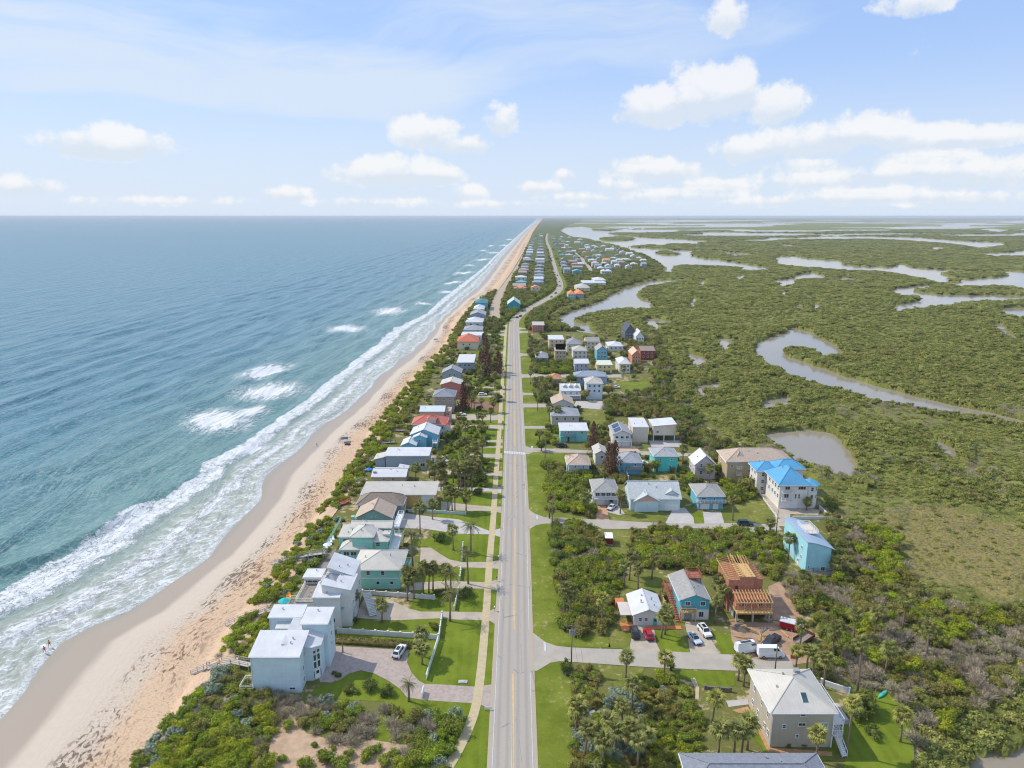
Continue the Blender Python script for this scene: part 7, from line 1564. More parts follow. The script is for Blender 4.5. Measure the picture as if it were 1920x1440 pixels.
# ---------------- trees with trunk and crown, brown conifers
def conifer_mesh(seed):
    rng = np.random.default_rng(seed); C_, N_ = [], []
    for k in range(60):
        t = k / 59; z = .12 + .86 * t; r = .22 * (1 - t) ** .8 + .02
        for j in range(11):
            a = rng.uniform(0, 6.28); rr = r * rng.uniform(.25, 1.15); C_.append((rr * math.cos(a), rr * math.sin(a), z - rr * .25)); N_.append((math.cos(a), math.sin(a), rng.uniform(-.4, .9)))
    v, f = quads(np.array(C_), np.array(N_) + rng.normal(size=(len(N_), 3)) * .5, rng.uniform(.02, .05, len(C_)) * 1.3, rng, 1.3); return npmesh('crown', v, f, [LM['pinebrown']])
CON = [conifer_mesh(k) for k in range(3)]
def conifer(px, py, h, label):
    p = U(px, py); t = empty('conifer', (p.x, p.y, 0), random.uniform(0, 6)); setp(t, label, 'conifer', 'brown conifers')
    mb = MB(); mb.tube([(0, 0, -.3), (0, 0, h * .5), (0, 0, h * .97)], [.35, .22, .05], 7); mb.build('trunk', DARKBARK, t, smooth=True)
    c = node_obj('crown', random.choice(CON), t); c.scale = (h,) * 3
for k, a in enumerate([(905,704,15),(911,702,17),(917,706,15),(934,698,14),(938,702,13),(928,704,12),(900,697,13),(912,668,15),(906,660,14),(868,770,15),(873,768,13)]):
    conifer(*a, ORD[k] + ' rust-brown conifer of the oceanside group, counted from its near end')
for k, a in enumerate([(1146,892,13),(1152,890,14),(1112,845,13),(1140,880,11)]): conifer(*a, ['tall rust-brown conifer between the two blue houses', 'slim brown conifer touching the deep sky blue house', 'brown conifer beside the turquoise white-roofed house', 'short brown conifer behind the stilted cottage roof'][k])
TREEK = [leafy(500 + k, 9, 700, .15, name='crown', m=LM[['dark', 'seagrape', 'myrtle'][k]], ecc=(1, 1, .9)) for k in range(3)]
def tree(px, py, r, h, k, label):
    p = U(px, py); t = empty('broadleaf_tree', (p.x, p.y, 0), random.uniform(0, 6)); setp(t, label, 'tree', 'broadleaf garden trees')
    mb = MB(); mb.tube([(0, 0, -.3), (.1, 0, h * .35), (0, .1, h * .7)], [.28, .2, .1], 7)
    for a in (0.3, 2.4, 4.5): mb.tube([(.05, 0, h * .35), (math.cos(a) * r * .5, math.sin(a) * r * .5, h * .72)], [.13, .05], 5)
    mb.build('trunk', DARKBARK, t, smooth=True); c = node_obj('crown', TREEK[k], t, (0, 0, h * .28)); c.scale = (r, r, h * .62)
for a in [(902,908,3.4,5.5,0,'dark spreading tree behind the palms by the sidewalk'),(893,880,3.4,5.5,0,'dark tree filling the palm garden before the bungalow'),(906,815,3.2,5,2,'olive tree on the lawn before the twin-gabled house'),(910,832,2.8,4.5,0,'dark hedge-like tree south of the twin-gabled house garden'),(842,824,2.6,4,1,'green tree against the twin-gabled house'),(856,822,2.6,4,0,'dark tree in the hedge line before the coral roof'),
          (1015,846,2.6,5,0,'dark tree below the utility pole at the crosswalk'),(1012,825,2.6,5,2,'olive tree beside the crosswalk pole'),(1232,884,2.8,5,1,'green tree in front of the turquoise tower house'),(1215,886,2.4,4.5,2,'olive tree west of the turquoise tower house'),(1395,925,3.6,6,2,'grey-green spreading tree beside the blue-roofed house drive'),(1412,918,3.2,5,2,'grey-green tree hard against the blue-roofed house'),(1345,890,3,5,1,'bright green tree between the chalet and condominium'),(1072,722,4,7,0,'dark tree before the white dormer house'),(1030,725,3.6,7,2,'grey-olive tree by the lane and coast road'),(1140,745,4,7,2,'grey tree before the pale blue three-storey house'),(1098,752,3.2,6,2,'pale tree between the dormer house and three-storey house'),
          (1618,1334,2.8,4.6,0,'dark tree between the two tall thin palms'),(1030,972,2.4,5,2,'olive tree by the street corner pole'),(1063,1262,1.7,3.2,0,'small dark tree by the near side street corner'),(1258,1256,1.2,2.2,0,'small shrub-like tree beside the yellow-green palm')]:
    tree(*a)
# hedge between the modern house and the white garden wall
p0, p1 = U(628, 1203), U(786, 1214); L_ = (p1 - p0).length; rng = np.random.default_rng(4); n = 1500
c = np.stack([rng.uniform(0, L_, n), rng.uniform(-.9, .9, n), 1.1 - rng.random(n) ** 2 * 1.0], 1); v, f = quads(c, rng.normal(size=(n, 3)) * .6 + [0, -.3, .8], rng.uniform(.2, .45, n), rng)
mb = MB(); mb.box((L_ / 2, 0, .45), (L_, 1.5, .9)); f2 = np.array(mb.f) + len(v)
o = node_obj('hedge', npmesh('hedge', np.concatenate([v, np.array(mb.v)]), np.concatenate([f, f2]), [LM['hedge']]), None, (p0.x, p0.y, 0), math.atan2(p1.y - p0.y, p1.x - p0.x)); setp(o, 'straight olive-brown hedge along the paver forecourt', 'hedge')
# ================================================================== SMALLER OBJECTS
# ---------------- vehicles
TYRE = mat('tyre', (0.02, 0.02, 0.02), rough=.85); RIM = mat('wheel_rim', (.35, .35, .36), rough=.35, metal=.6); HEADL = mat('headlight_glass', (.7, .7, .68), rough=.2); TAILL = mat('tail_light_glass', (.45, .03, .03), rough=.25); CARGLASS = mat('car_glass', (.015, .018, .02), rough=.05, spec=.9); TRIM = mat('dark_trim', (.03, .03, .032), rough=.6)
def carpaint(rgb): return mat('car_paint_%d_%d_%d' % rgb, lin(rgb), rough=.28, var=.03, spec=.6)
WHEELM = {}
def wheel(parent, x, y, r):
    if r not in WHEELM:
        a = MB(); a.tube([(-.12, 0, 0), (.12, 0, 0)], r, 14); b = MB(); b.tube([(-.135, 0, 0), (.135, 0, 0)], r * .62, 10); c = MB(); WHEELM[r] = (a.mesh('tyre', TYRE), b.mesh('rim', RIM))
    w = node_obj('wheel', WHEELM[r][0], parent, (x, y, r)); node_obj('rim', WHEELM[r][1], w)
def loft(mb, secs):
    """secs: (y, [(x,z)...]) same count; closed ring per section"""
    n = len(secs[0][1]); b = len(mb.v)
    for y, ring in secs: mb.v += [(x, y, z) for x, z in ring]
    for k in range(len(secs) - 1):
        for j in range(n): mb.f.append([b + k * n + j, b + k * n + (j + 1) % n, b + (k + 1) * n + (j + 1) % n, b + (k + 1) * n + j][::-1]); mb.i.append(mb.cur)
    mb.f.append([b + j for j in range(n)][::1]); mb.i.append(mb.cur); mb.f.append([b + (len(secs) - 1) * n + j for j in range(n)][::-1]); mb.i.append(mb.cur)
def ring(w, z0, z1, bev=.12):
    return [(-w + .06, z0), (w - .06, z0), (w, z0 + .18), (w, z1 - bev), (w - bev, z1), (-w + bev, z1), (-w, z1 - bev), (-w, z0 + .18)]
SPEC = {  # length, half width, belt height profile [(t,z)], cabin (t0 base, t1 roof, t2 roof, t3 base), roof z, wheel r
 'sedan': (4.6, .9, [(0, .62), (.03, .78), (.28, .92), (.72, .95), (.97, .88), (1, .66)], (.26, .42, .68, .84), 1.42, .32),
 'hatch': (4.3, .9, [(0, .66), (.03, .84), (.26, .98), (.75, 1.0), (.98, .92), (1, .7)], (.24, .40, .82, .97), 1.52, .33),
 'suv': (4.8, .95, [(0, .72), (.03, .95), (.26, 1.06), (.75, 1.08), (.98, 1.02), (1, .75)], (.25, .38, .88, .98), 1.74, .37),
 'pickup': (5.7, .98, [(0, .78), (.03, 1.0), (.25, 1.12), (.6, 1.12), (.98, 1.1), (1, .8)], (.25, .35, .54, .60), 1.86, .40),
 'van': (5.9, 1.0, [(0, .75), (.03, 1.05), (.15, 1.25), (.6, 1.3), (.98, 1.3), (1, .8)], (.10, .24, .985, .995), 2.55, .36)}
def vehicle(px, py, hd, kind, rgb, label, name=None, group=None, cat=None, rack=False):
    """y runs nose (-) to tail (+) here; hd = direction the nose points, degrees clockwise from straight ahead"""
    L_, hw, prof, (c0, c1, c2, c3), rz_, wr = SPEC[kind]; p = U(px, py)
    t = empty(name or {'sedan': 'parked_car', 'hatch': 'parked_car', 'suv': 'sport_utility_car', 'pickup': 'pickup_truck', 'van': 'white_van'}[kind], (p.x, p.y, .09), math.pi - math.radians(hd)); setp(t, label, cat or {'pickup': 'pickup', 'van': 'van'}.get(kind, 'car'), group)
    Y = lambda q: -L_ / 2 + q * L_
    cp = carpaint(rgb); b = MB(); loft(b, [(Y(q), ring(hw * (.86 if q in (0, 1) else .95 if q in (.03,) else 1), .28, z)) for q, z in prof])
    zb = prof[2][1] - .04; n0 = hw - .10; n1 = hw - .26
    V = [(-n0, Y(c0), zb), (n0, Y(c0), zb), (n1, Y(c1), rz_), (-n1, Y(c1), rz_), (-n0, Y(c3), zb), (n0, Y(c3), zb), (n1, Y(c2), rz_), (-n1, Y(c2), rz_)]
    b.add(V, [(0, 3, 2, 1), (3, 7, 6, 2), (4, 5, 6, 7), (0, 4, 7, 3), (1, 2, 6, 5)])
    b.build('body', cp, t)
    def inset(a, bb, c, d, s0, s1, out, name):
        a, bb, c, d = map(Vector, (a, bb, c, d)); nrm = (bb - a).cross(d - a).normalized() * out; g = MB()
        def P_(u, v): return a.lerp(bb, u).lerp(d.lerp(c, u), v) + nrm
        g.add([P_(s0[0], s1[0]), P_(s0[1], s1[0]), P_(s0[1], s1[1]), P_(s0[0], s1[1])], [(0, 1, 2, 3)]); g.add([P_(s0[0], s1[0]) - nrm * 1.6, P_(s0[1], s1[0]) - nrm * 1.6, P_(s0[1], s1[1]) - nrm * 1.6, P_(s0[0], s1[1]) - nrm * 1.6], [(3, 2, 1, 0)]); g.build(name, CARGLASS, t)
    inset(V[0], V[1], V[2], V[3], (.06, .94), (.12, .95), .012, 'windscreen')
    if kind != 'van': inset(V[5], V[4], V[7], V[6], (.08, .92), (.2, .92), .012, 'rear_window')
    hi = (.05, .30) if kind == 'van' else (.07, .48)
    for s0 in ([hi] if kind in ('van', 'pickup') else [hi, (.52, .93)]):
        s0 = (.08, .92) if kind == 'pickup' else s0
        inset(V[4], V[0], V[3], V[7], (1 - s0[1], 1 - s0[0]), (.45 if kind == 'van' else .18, .85), .012, 'side_window'); inset(V[1], V[5], V[6], V[2], s0, (.45 if kind == 'van' else .18, .85), .012, 'side_window')
    for x in (-hw + .08, hw - .08):
        for q in (.18, .80): wheel(t, x, Y(q), wr)
    for x in (-hw * .62, hw * .62):
        g = MB(); g.box((x, Y(0) + .02, prof[0][1] - .06), (.34, .1, .16)); g.build('headlight', HEADL, t); g = MB(); g.box((x * 1.15, Y(1) - .02, prof[-1][1] - .02), (.22, .1, .22)); g.build('tail_light', TAILL, t)
    g = MB(); g.box((0, Y(0) - .02, .42), (hw * 1.7, .14, .2)); g.box((0, Y(1) + .02, .45), (hw * 1.7, .14, .2)); g.build('bumper', TRIM, t)
    for x in (-hw - .1, hw + .1): g = MB(); g.box((x, Y(c0 + .06), zb + .12), (.22, .1, .14)); g.build('wing_mirror', cp, t)
    if kind == 'pickup': g = MB(); g.box((0, (Y(.64) + Y(.97)) / 2, prof[3][1] + .012), (hw * 1.7, Y(.97) - Y(.64), .03)); g.build('cargo_bed', TRIM, t)
    if rack:
        g = MB()
        for x in (-hw + .34, hw - .34): g.box((x, (Y(c1) + Y(c2)) / 2, rz_ + .05), (.05, Y(c2) - Y(c1), .06))
        g.build('roof_rails', TRIM, t)
        g = MB(); g.box((0, (Y(c1) + Y(c2)) / 2 - .1, rz_ + .012), (.8, (Y(c2) - Y(c1)) * .6, .02)); g.build('sunroof', CARGLASS, t)
    return t
W_, S_, K_ = (228, 229, 230), (176, 182, 190), (34, 36, 40)
vehicle(749, 1226, 14, 'suv', W_, 'white sport utility car on the paver forecourt', rack=True)
vehicle(1190, 1190, 0, 'suv', (46, 50, 52), 'dark boxy sport utility car before the white cottage', rack=True)
vehicle(1216, 1194, -4, 'hatch', (176, 24, 44), 'bright red car before the white cottage')
vehicle(1302, 1201, 165, 'sedan', (196, 206, 218), 'pale blue-silver car before the teal-gabled house', rack=True)
vehicle(1321, 1188, 170, 'suv', W_, 'white sport utility car with dark sunroof by the teal-gabled house', rack=True)
vehicle(1446, 1206, 230, 'pickup', (52, 56, 66), 'dark grey pickup truck on the building site earth')
vehicle(1401, 1222, 76, 'van', W_, 'white work van with roof ladder facing the box van', rack=True)
vehicle(1444, 1231, 91, 'van', (234, 235, 236), 'plain white box van parked behind the work van')
vehicle(1397, 985, 92, 'suv', (24, 54, 72), 'dark blue-green sport utility car on the street below the blue-roofed house')
vehicle(1147, 954, 214, 'sedan', (196, 198, 200), 'silver car before the stilted cottage')
vehicle(1053, 838, 90, 'suv', (44, 46, 50), 'dark car by the turquoise white-roofed house')
vehicle(858, 877, 176, 'hatch', (206, 200, 204), 'pale pinkish car on the drive among the palms')
vehicle(825, 868, 62, 'van', (214, 218, 220), 'white van beside the blue-grey flat-roofed house', name='parked_van'); vehicle(838, 872, 118, 'suv', S_, 'silver car beside the white van under the palms')
vehicle(865, 779, 92, 'sedan', W_, 'white car on the lawn drive of the pale mint-roofed house'); vehicle(933, 753, 90, 'sedan', K_, 'black car on the dug earth by the sidewalk')
vehicle(905, 742, 80, 'suv', W_, 'white car on the drive before the salmon pink house'); vehicle(996, 616.5, 90, 'van', W_, 'white van turning in beside the red-fronted house', name='parked_van')
vehicle(940, 638, 0, 'sedan', (222, 178, 60), 'yellow car under the trees before the terracotta roof'); vehicle(1155, 728, 90, 'sedan', W_, 'white car on the grass near the pale blue three-storey house'); vehicle(1205, 872, 80, 'suv', W_, 'white car between the deep blue and turquoise houses')
fc = [(980,584,20,'sedan',K_),(975.5,594,200,'suv',K_),(969.5,596,20,'sedan',(60,40,40)),(1034,557.5,25,'sedan',K_),(1042,550.5,210,'suv',K_),(1050,537,0,'suv',(50,54,60)),(1049,529,180,'sedan',K_),(1045,517,0,'suv',(46,46,50)),(1040.5,511,180,'sedan',(70,74,80)),(1037,483,0,'suv',K_),(1032,474,180,'sedan',(80,80,84))]
for k, (px, py, hd, kd, rgb) in enumerate(fc): vehicle(px, py, hd, kd, rgb, ORD[k] + ' small dark car along the far bend of the coast road, counting away', name='moving_car', group='cars on the far coast road')
# trailers and skips
p = U(1481, 1180); t = setp(empty('dump_trailer', (p.x, p.y, .04), R(-28)), 'red dump trailer under a pale tarpaulin at the building site', 'trailer')
RED = paint((168, 26, 36), 'red_steel'); b = MB(); b.box((0, 0, 1.3), (4.6, 2.2, 1.5)); [b.box((-2.0 + k * .8, s * 1.13, 1.3), (.1, .06, 1.4)) for k in range(6) for s in (-1, 1)]; b.build('body', RED, t); b = MB(); b.box((0, 0, 2.12), (4.7, 2.3, .14)); b.box((-1, 0, 2.2), (1.6, 1.9, .06)); b.build('tarpaulin', paint((204, 206, 208)), t)
for x in (-.6, .5): [wheel(t, x, s * 1.0, .38) for s in (-1, 1)]
for w in t.children:
    if w.name.startswith('wheel'): w.rotation_euler = (0, 0, math.pi / 2)
b = MB(); b.bar((2.3, 0, .6), (3.8, 0, .5), .12); b.build('drawbar', TRIM, t)
p = U(1507, 1203); t = setp(empty('flatbed_trailer', (p.x, p.y, .04), R(38)), 'open flatbed trailer with rusty sides beside the red dump trailer', 'trailer')
RUST = mat('rusty_steel', lin((116, 66, 48)), rough=.9, var=.3, scale=2); b = MB(); b.box((0, 0, .7), (5.4, 2.3, .16)); b.build('bed', WOOD, t); b = MB(); b.box((0, -1.18, 1.1), (5.4, .08, .8)); b.build('side_board', RUST, t); b = MB(); b.box((0, 1.18, 1.1), (5.4, .08, .8)); b.build('side_board', RUST, t); b = MB(); b.box((2.7, 0, 1.1), (.08, 2.3, .8)); b.build('tailboard', RUST, t)
for x in (-.4, .6): [wheel(t, x, s * 1.3, .36) for s in (-1, 1)]
for w in t.children:
    if w.name.startswith('wheel'): w.rotation_euler = (0, 0, math.pi / 2)
p = U(1141, 1018); t = setp(empty('cargo_trailer', (p.x, p.y, .04), R(-4)), 'dark red cargo trailer with white roof alone on the grass clearing', 'trailer')
b = MB(); b.box((0, 0, 1.35), (2.3, 4.0, 2.1)); b.build('body', paint((132, 44, 40)), t); b = MB(); b.box((0, 0, 2.44), (2.4, 4.1, .1)); b.build('roof', WHITE, t); b = MB(); b.box((0, -2.03, 1.35), (2.0, .06, 1.8)); b.build('rear_door', paint((120, 36, 34)), t); b = MB(); b.box((0, -2.02, .3), (2.1, .1, .16)); b.build('bumper', WHITE, t)
for y in (-.4, .5): [wheel(t, s * 1.1, y, .34) for s in (-1, 1)]
# building-site bits
p = U(1390, 1190)
for k in range(15):
    a = U(*[(1382,1175),(1393,1196),(1400,1202),(1424,1196),(1412,1186),(1462,1165),(1468,1162),(1374,1164),(1388,1170),(1405,1180),(1432,1182),(1440,1192),(1455,1180),(1472,1190),(1415,1206)][k]); b = MB()
    for q in range(4): b.box((random.uniform(-.2, .2), q * .16 - .3, .08 + .09 * (q % 2)), (random.uniform(2.4, 3.8), .14, .08))
    setp(b.build('lumber_pile', PINE if k % 2 else WOOD, None, (a.x, a.y, .05), random.uniform(0, 3)), 'small heap of loose boards strewn about the building site', 'lumber', 'loose board heaps on the building site')
a = U(1497, 1228); b = MB(); [b.box((k * 1.4 - 2, 0, .5), (1.3, .05, .9)) for k in range(3)]; o = b.build('barrier_net', paint((226, 92, 48)), None, (a.x, a.y, 0), R(30)); setp(o, 'orange safety netting at the building site corner', 'safety netting')
for k, (px, py, m_, sz) in enumerate([(1098,1338,WHITE,(1.0,.8,1.1)),(1110,1341,GREY,(1.6,.9,.6)),(1122,1343,WOOD,(1.4,1.0,.7)),(1134,1341,GREY,(1.2,.8,.8)),(1145,1342,WOOD,(1.5,.9,.6))]):
    a = U(px, py); b = MB(); b.box((0, 0, sz[2] / 2), sz); b.box((.1, .1, sz[2] + .05), (sz[0] * .8, sz[1] * .7, .1)); b.box((-sz[0] * .3, -sz[1] * .55, .3), (.4, .1, .5)); setp(b.build('crate', m_, None, (a.x, a.y, 0), k * .5), ['tall white box', 'grey crate', 'low wooden crate', 'boxy grey crate', 'wooden crate'][k] + ' dumped in the scrub lot, %s from the coast road' % ORD[k], 'crate', 'dumped boxes in the scrub lot')
# ---------------- utility poles and wires
POLEW = mat('pole_wood', lin((128, 116, 104)), rough=.95, var=.2, scale=3)
def upole(p, h, label, arms=1, trans=False, lean=0):
    t = setp(empty('utility_pole', (p.x, p.y, 0), lean), label, 'utility pole', 'utility poles')
    b = MB(); b.tube([(0, 0, -.5), (0, 0, h)], [.17, .11], 8); b.build('pole', POLEW, t, smooth=True); tops = []
    for k in range(arms):
        z = h - .5 - k * 1.0; b = MB(); b.box((0, 0, z), (2.4, .1, .12)); b.build('crossarm', POLEW, t)
        for x in (-1.1, 0, 1.1) if k == 0 else (-.9, .9):
            i_ = MB(); i_.tube([(x, 0, z + .05), (x, 0, z + .35)], .06, 6); i_.build('insulator', GREY, t)
            if k == 0: tops.append(Vector((p.x + x, p.y, z + .35)))
    if trans:
        for x in (-.45, 0.05, .5): b = MB(); b.tube([(x, -.3, h - 2.4), (x, -.3, h - 1.4)], .2, 8); b.build('transformer', GREY, t)
    return tops
PT = U(1116, 1427, 11); P0 = Vector((PT.x, PT.y, 0))
LINE = [(P0, 'utility pole with pale crossarm beside the scrub lot at the picture edge', 1, False), (U(1071, 1254), 'weathered utility pole at the near side street corner', 2, True), (U(1035, 997), 'utility pole at the thicket by the second side street', 1, False), (U(1022, 866), 'utility pole near the crosswalk', 1, False), (U(1008, 770), 'utility pole by the grassy lane', 1, False), (U(995, 668), 'utility pole beside the silver-roofed bungalow', 1, False)]
tp = [upole(p, 11, l, a, tr) for p, l, a, tr in LINE]
WIREM = mat('wire', (.05, .05, .05), rough=.6)
for k in range(len(tp) - 1):
    b = MB()
    for j in range(3):
        a, c = tp[k][j], tp[k + 1][j]; pts = [a.lerp(c, q / 10) - Vector((0, 0, 1.4 * 4 * (q / 10) * (1 - q / 10))) for q in range(11)]
        b2 = MB(); b2.tube(pts, .018, 4, False); setp(b2.build('power_line', WIREM), '%s thin wire of the %s span of the roadside power line' % (['seaward', 'middle', 'landward'][j], ORD[k]), 'wire', 'roadside power lines')
upole(U(1455, 1004), 8.5, 'utility pole at the entrance of the blue-roofed house drive', 0); upole(U(1442, 1003), 6, 'thin brown pole on the verge below the blue-roofed house', 0); upole(U(1453, 1259), 6.5, 'plain grey pole beside the white box van', 0)
upole(U(934, 690), 9, 'plain pole by the sidewalk casting a shadow across the road', 0); upole(U(935, 700), 9, 'second plain pole by the sidewalk with a shadow across the road', 0); upole(U(643, 1223), 2.6, 'short dark lamp post on the paver forecourt', 0)
# ---------------- boardwalks over the dune
def walkover(pts, label, m=None, rail=None):
    m = m or WOOD; rail = rail or m; P_ = [U(a, b, c) for a, b, c in pts]; t = setp(empty('dune_walkover', P_[0]), label, 'boardwalk', 'boardwalks over the dune'); o = P_[0]; w = 1.6
    d, r, s = MB(), MB(), MB()
    for k in range(len(P_) - 1):
        a, c = P_[k] - o, P_[k + 1] - o; dv = c - a; side = Vector((-dv.y, dv.x, 0)).normalized() * (w / 2); rz = math.atan2(dv.y, dv.x); hl = math.hypot(dv.x, dv.y)
        if abs(dv.z) / max(hl, .1) > .22:
            n = max(3, int(abs(dv.z) / .18))
            for q in range(n): p = a.lerp(c, (q + .5) / n); s.box((p.x, p.y, p.z), (hl / n + .05, w, .1), rz)
            for sg in (-1, 1): s.bar(a + side * sg - Vector((0, 0, .12)), c + side * sg - Vector((0, 0, .12)), .08, .3)
        else: d.bar(a, c, w, .14)
        for sg in (-1, 1):
            for z in (1.0, .55): r.bar(a + side * sg + Vector((0, 0, z)), c + side * sg + Vector((0, 0, z)), .09, .09)
        n = max(1, int(hl / 2.0))
        for q in range(n + 1):
            p = a.lerp(c, q / n)
            for sg in (-1, 1): g = p + side * sg; r.box((g.x, g.y, g.z - .6), (.13, .13, 3.3))
    if d.v: d.build('deck', m, t)
    if s.v: s.build('stair', m, t)
    if r.v: r.build('railing', rail, t)
WW = mat('silvered_timber', lin((186, 178, 168)), rough=.9, var=.15, scale=3)
walkover([(470,1247,1.0),(437,1240,.9),(412,1244,-.2),(388,1252,-.4),(364,1261,-3.2)], 'grey timber boardwalk from the pale blue-white house to the beach', WW)
walkover([(524,1143,1.0),(500,1145,1.0),(482,1152,-.3),(460,1157,-.5),(426,1171,-3.2)], 'grey timber boardwalk stepping down from the rambling white house', WW)
walkover([(612,1036,2.0),(580,1040,1.4),(562,1044,.2),(540,1048,-.4),(512,1057,-3.2)], 'pale boardwalk with landing from the mint beach complex', WW)
walkover([(655,938,1.0),(634,946,.6),(618,951,-.8),(595,958,-3.1)], 'red-brown boardwalk from the grey hip-roofed house', REDWOOD)
walkover([(688,898,1.0),(668,906,.4),(652,912,-.8),(630,921,-3.1)], 'pale boardwalk from the white-roofed bungalow', WW)
walkover([(702,862,1.0),(678,866,.2),(660,874,-1),(644,882,-3.1)], 'grey boardwalk from the blue-grey flat-roofed house', WW)
for k, q in enumerate([[(742,828,.8),(706,832,0),(690,837,-1),(676,842,-3.0)], [(760,806,.8),(730,809,0),(716,813,-1),(702,818,-3)], [(770,780,.8),(744,784,0),(730,787,-1),(716,791,-3)], [(790,760,.8),(764,763,0),(750,766,-1),(738,769,-3)], [(808,742,.8),(782,744,0),(768,747,-1),(757,751,-3)], [(828,706,.8),(806,709,0),(794,712,-1),(784,716,-3)], [(846,686,.8),(824,688,0),(812,690,-1),(802,693,-3)]]):
    walkover(q, 'small weathered boardwalk, %s up the dune from the blue-grey flat-roofed house' % ORD[k], WOOD)
# ---------------- garden walls and fences
def wall(pts, h, label, m=None, name='garden_wall', gap=3.0, th=.22, caps=True):
    P_ = [U(a, b) for a, b in pts]; o = P_[0].copy(); t = setp(empty(name, o), label, 'wall' if 'wall' in name else 'fence'); m = m or OFFW
    for k in range(len(P_) - 1):
        a, c = P_[k] - o, P_[k + 1] - o; L_ = (c - a).length; n = max(1, int(L_ / gap)); rz = math.atan2(c.y - a.y, c.x - a.x)
        me = MB(); me.box((0, 0, h / 2), (L_ / n - .3, th, h)); me = me.mesh('panel', m); mp = MB(); mp.box((0, 0, h * .55), (.38, .38, h * 1.1)); mp.box((0, 0, h * 1.12), (.46, .46, .1)); mp = mp.mesh('post', m)
        for q in range(n): p = a.lerp(c, (q + .5) / n); node_obj('panel', me, t, p, rz)
        for q in range(n + (k == len(P_) - 2)): node_obj('post', mp, t, a.lerp(c, q / n), rz)
wall([(634,1187),(822,1199)], 1.3, 'long white garden wall with posts beside the hedge')
wall([(680,1114),(814,1124)], 1.2, 'white garden wall below the mint two-storey house')
wall([(829,1157),(823,1199)], 1.4, 'short white roadside wall at the curved driveway gate'); wall([(868,1024),(866,1052)], 1.2, 'short roadside wall before the mint complex lawn'); wall([(865,1066),(862,1088)], 1.2, 'roadside wall between the two mint houses drives'); wall([(860,1106),(852,1144)], 1.2, 'roadside wall stretch beside the clipped round bush')
wall([(758,959),(873,965)], 1.0, 'low pale wall with blue-green cap beside the yellow block', paint((196, 214, 210)))
wall([(1166,868),(1178,900)], 1.6, 'white board fence between the deep blue and wide pale houses', WHITE, 'board_fence', 2.4, .08); wall([(1238,1118),(1256,1158)], 1.5, 'orange timber fence beside the white cottage', PINE, 'board_fence', 2.2, .08); wall([(1032,742),(1036,768)], 1.6, 'brown wooden fence by the tan gable house', WOOD, 'board_fence', 3, .08)
wall([(1424,926),(1458,972)], .6, 'low pale kerb wall along the blue-roofed house drive', OFFW, 'garden_wall', 3)
wall([(1540,1283),(1592,1300),(1590,1312)], 1.2, 'white terrace wall behind the beige house', WHITE)
wall([(1322,1293),(1370,1297)], .9, 'dark retaining wall below the street lawn of the beige house', mat('dark_block', lin((120, 112, 106)), var=.2), 'retaining_wall', 2, .4)
# roadside rail fence across the modern house plot, seen almost end on
t = setp(empty('rail_fence', U(822, 1202)), 'pale slatted fence running from the garden wall to the paver drive', 'fence'); o = U(822, 1202); q1, q2 = U(799, 1276) - o, U(791, 1311) - o
for a, c in ((Vector((0, 0, 0)), q1), (q1 + (q2 - q1) * .62, q2)):
    L_ = (c - a).length; n = max(2, int(L_ / 2.2)); rz = math.atan2(c.y - a.y, c.x - a.x); me = MB(); [me.box((0, 0, z), (L_ / n - .1, .06, .2)) for z in (.25, .55, .85, 1.15)]; me.box((0, 0, 1.42), (L_ / n, .2, .08)); me = me.mesh('panel', paint((212, 226, 224))); mp = MB(); mp.box((0, 0, .75), (.16, .16, 1.5)); mp = mp.mesh('post', WHITE)
    for q in range(n): p = a.lerp(c, (q + .5) / n); node_obj('panel', me, t, p, rz); node_obj('post', mp, t, a.lerp(c, q / n), rz)
# ---------------- dune rocks
ROCKM = mat('grey_rock', lin((142, 134, 126)), rough=.95, var=.25, scale=2, bump=.5, bscale=4)
rk = []
for s in range(4):
    b = MB(); b.ball((0, 0, 0), 1, 7, 5); r_ = random.Random(s); b.v = [(x * r_.uniform(.75, 1.15), y * r_.uniform(.75, 1.15), z * r_.uniform(.45, .7)) for x, y, z in b.v]; me = b.mesh('rock', ROCKM); rk.append(me)
for k in range(46):
    t = random.random(); px = 262 + 125 * t + random.uniform(-4, 16); py = 1432 - 140 * t + random.uniform(-8, 14); p = U(px, py, -1.0); z = float(ground_z(np.array(p.x), np.array(p.y))); s = random.uniform(.5, 1.15)
    o = node_obj('rock', rk[k % 4], None, (p.x, p.y, z + .1), random.uniform(0, 6)); o.scale = (s * 1.3, s, s); setp(o, 'grey rock among the bushes at the foot of the near dune', 'rock', 'rocks at the dune foot')
# ---------------- parasols, beach shelters, loungers, people, boat, letter boxes
def parasol(px, py, z, m, label, r=1.5):
    p = U(px, py, z); t = setp(empty('parasol', p), label, 'parasol'); b = MB(); b.tube([(0, 0, 0), (0, 0, 2.3)], .04, 6); b.build('pole', WHITE, t)
    b = MB(); rr = [(r * math.cos(k * math.pi / 4), r * math.sin(k * math.pi / 4), 2.0) for k in range(8)]; b.add(rr + [(0, 0, 2.6)], [(k, (k + 1) % 8, 8) for k in range(8)]); b.add([(x, y, 1.97) for x, y, _ in rr] + [(0, 0, 2.55)], [((k + 1) % 8, k, 8) for k in range(8)]); b.build('canopy', m, t)
TQ = paint((40, 176, 180), 'turquoise_cloth'); BL = paint((40, 130, 206), 'blue_cloth')
parasol(534, 1140, 1.0, TQ, 'turquoise parasol on the white house sea deck'); parasol(637, 1152, 3.0, TQ, 'turquoise parasol on the white house side balcony'); parasol(692, 889, 1, BL, 'bright blue parasol on the bungalow deck'); parasol(615, 1033, 2.7, WHITE, 'white parasol on the mint complex deck', 1.3)
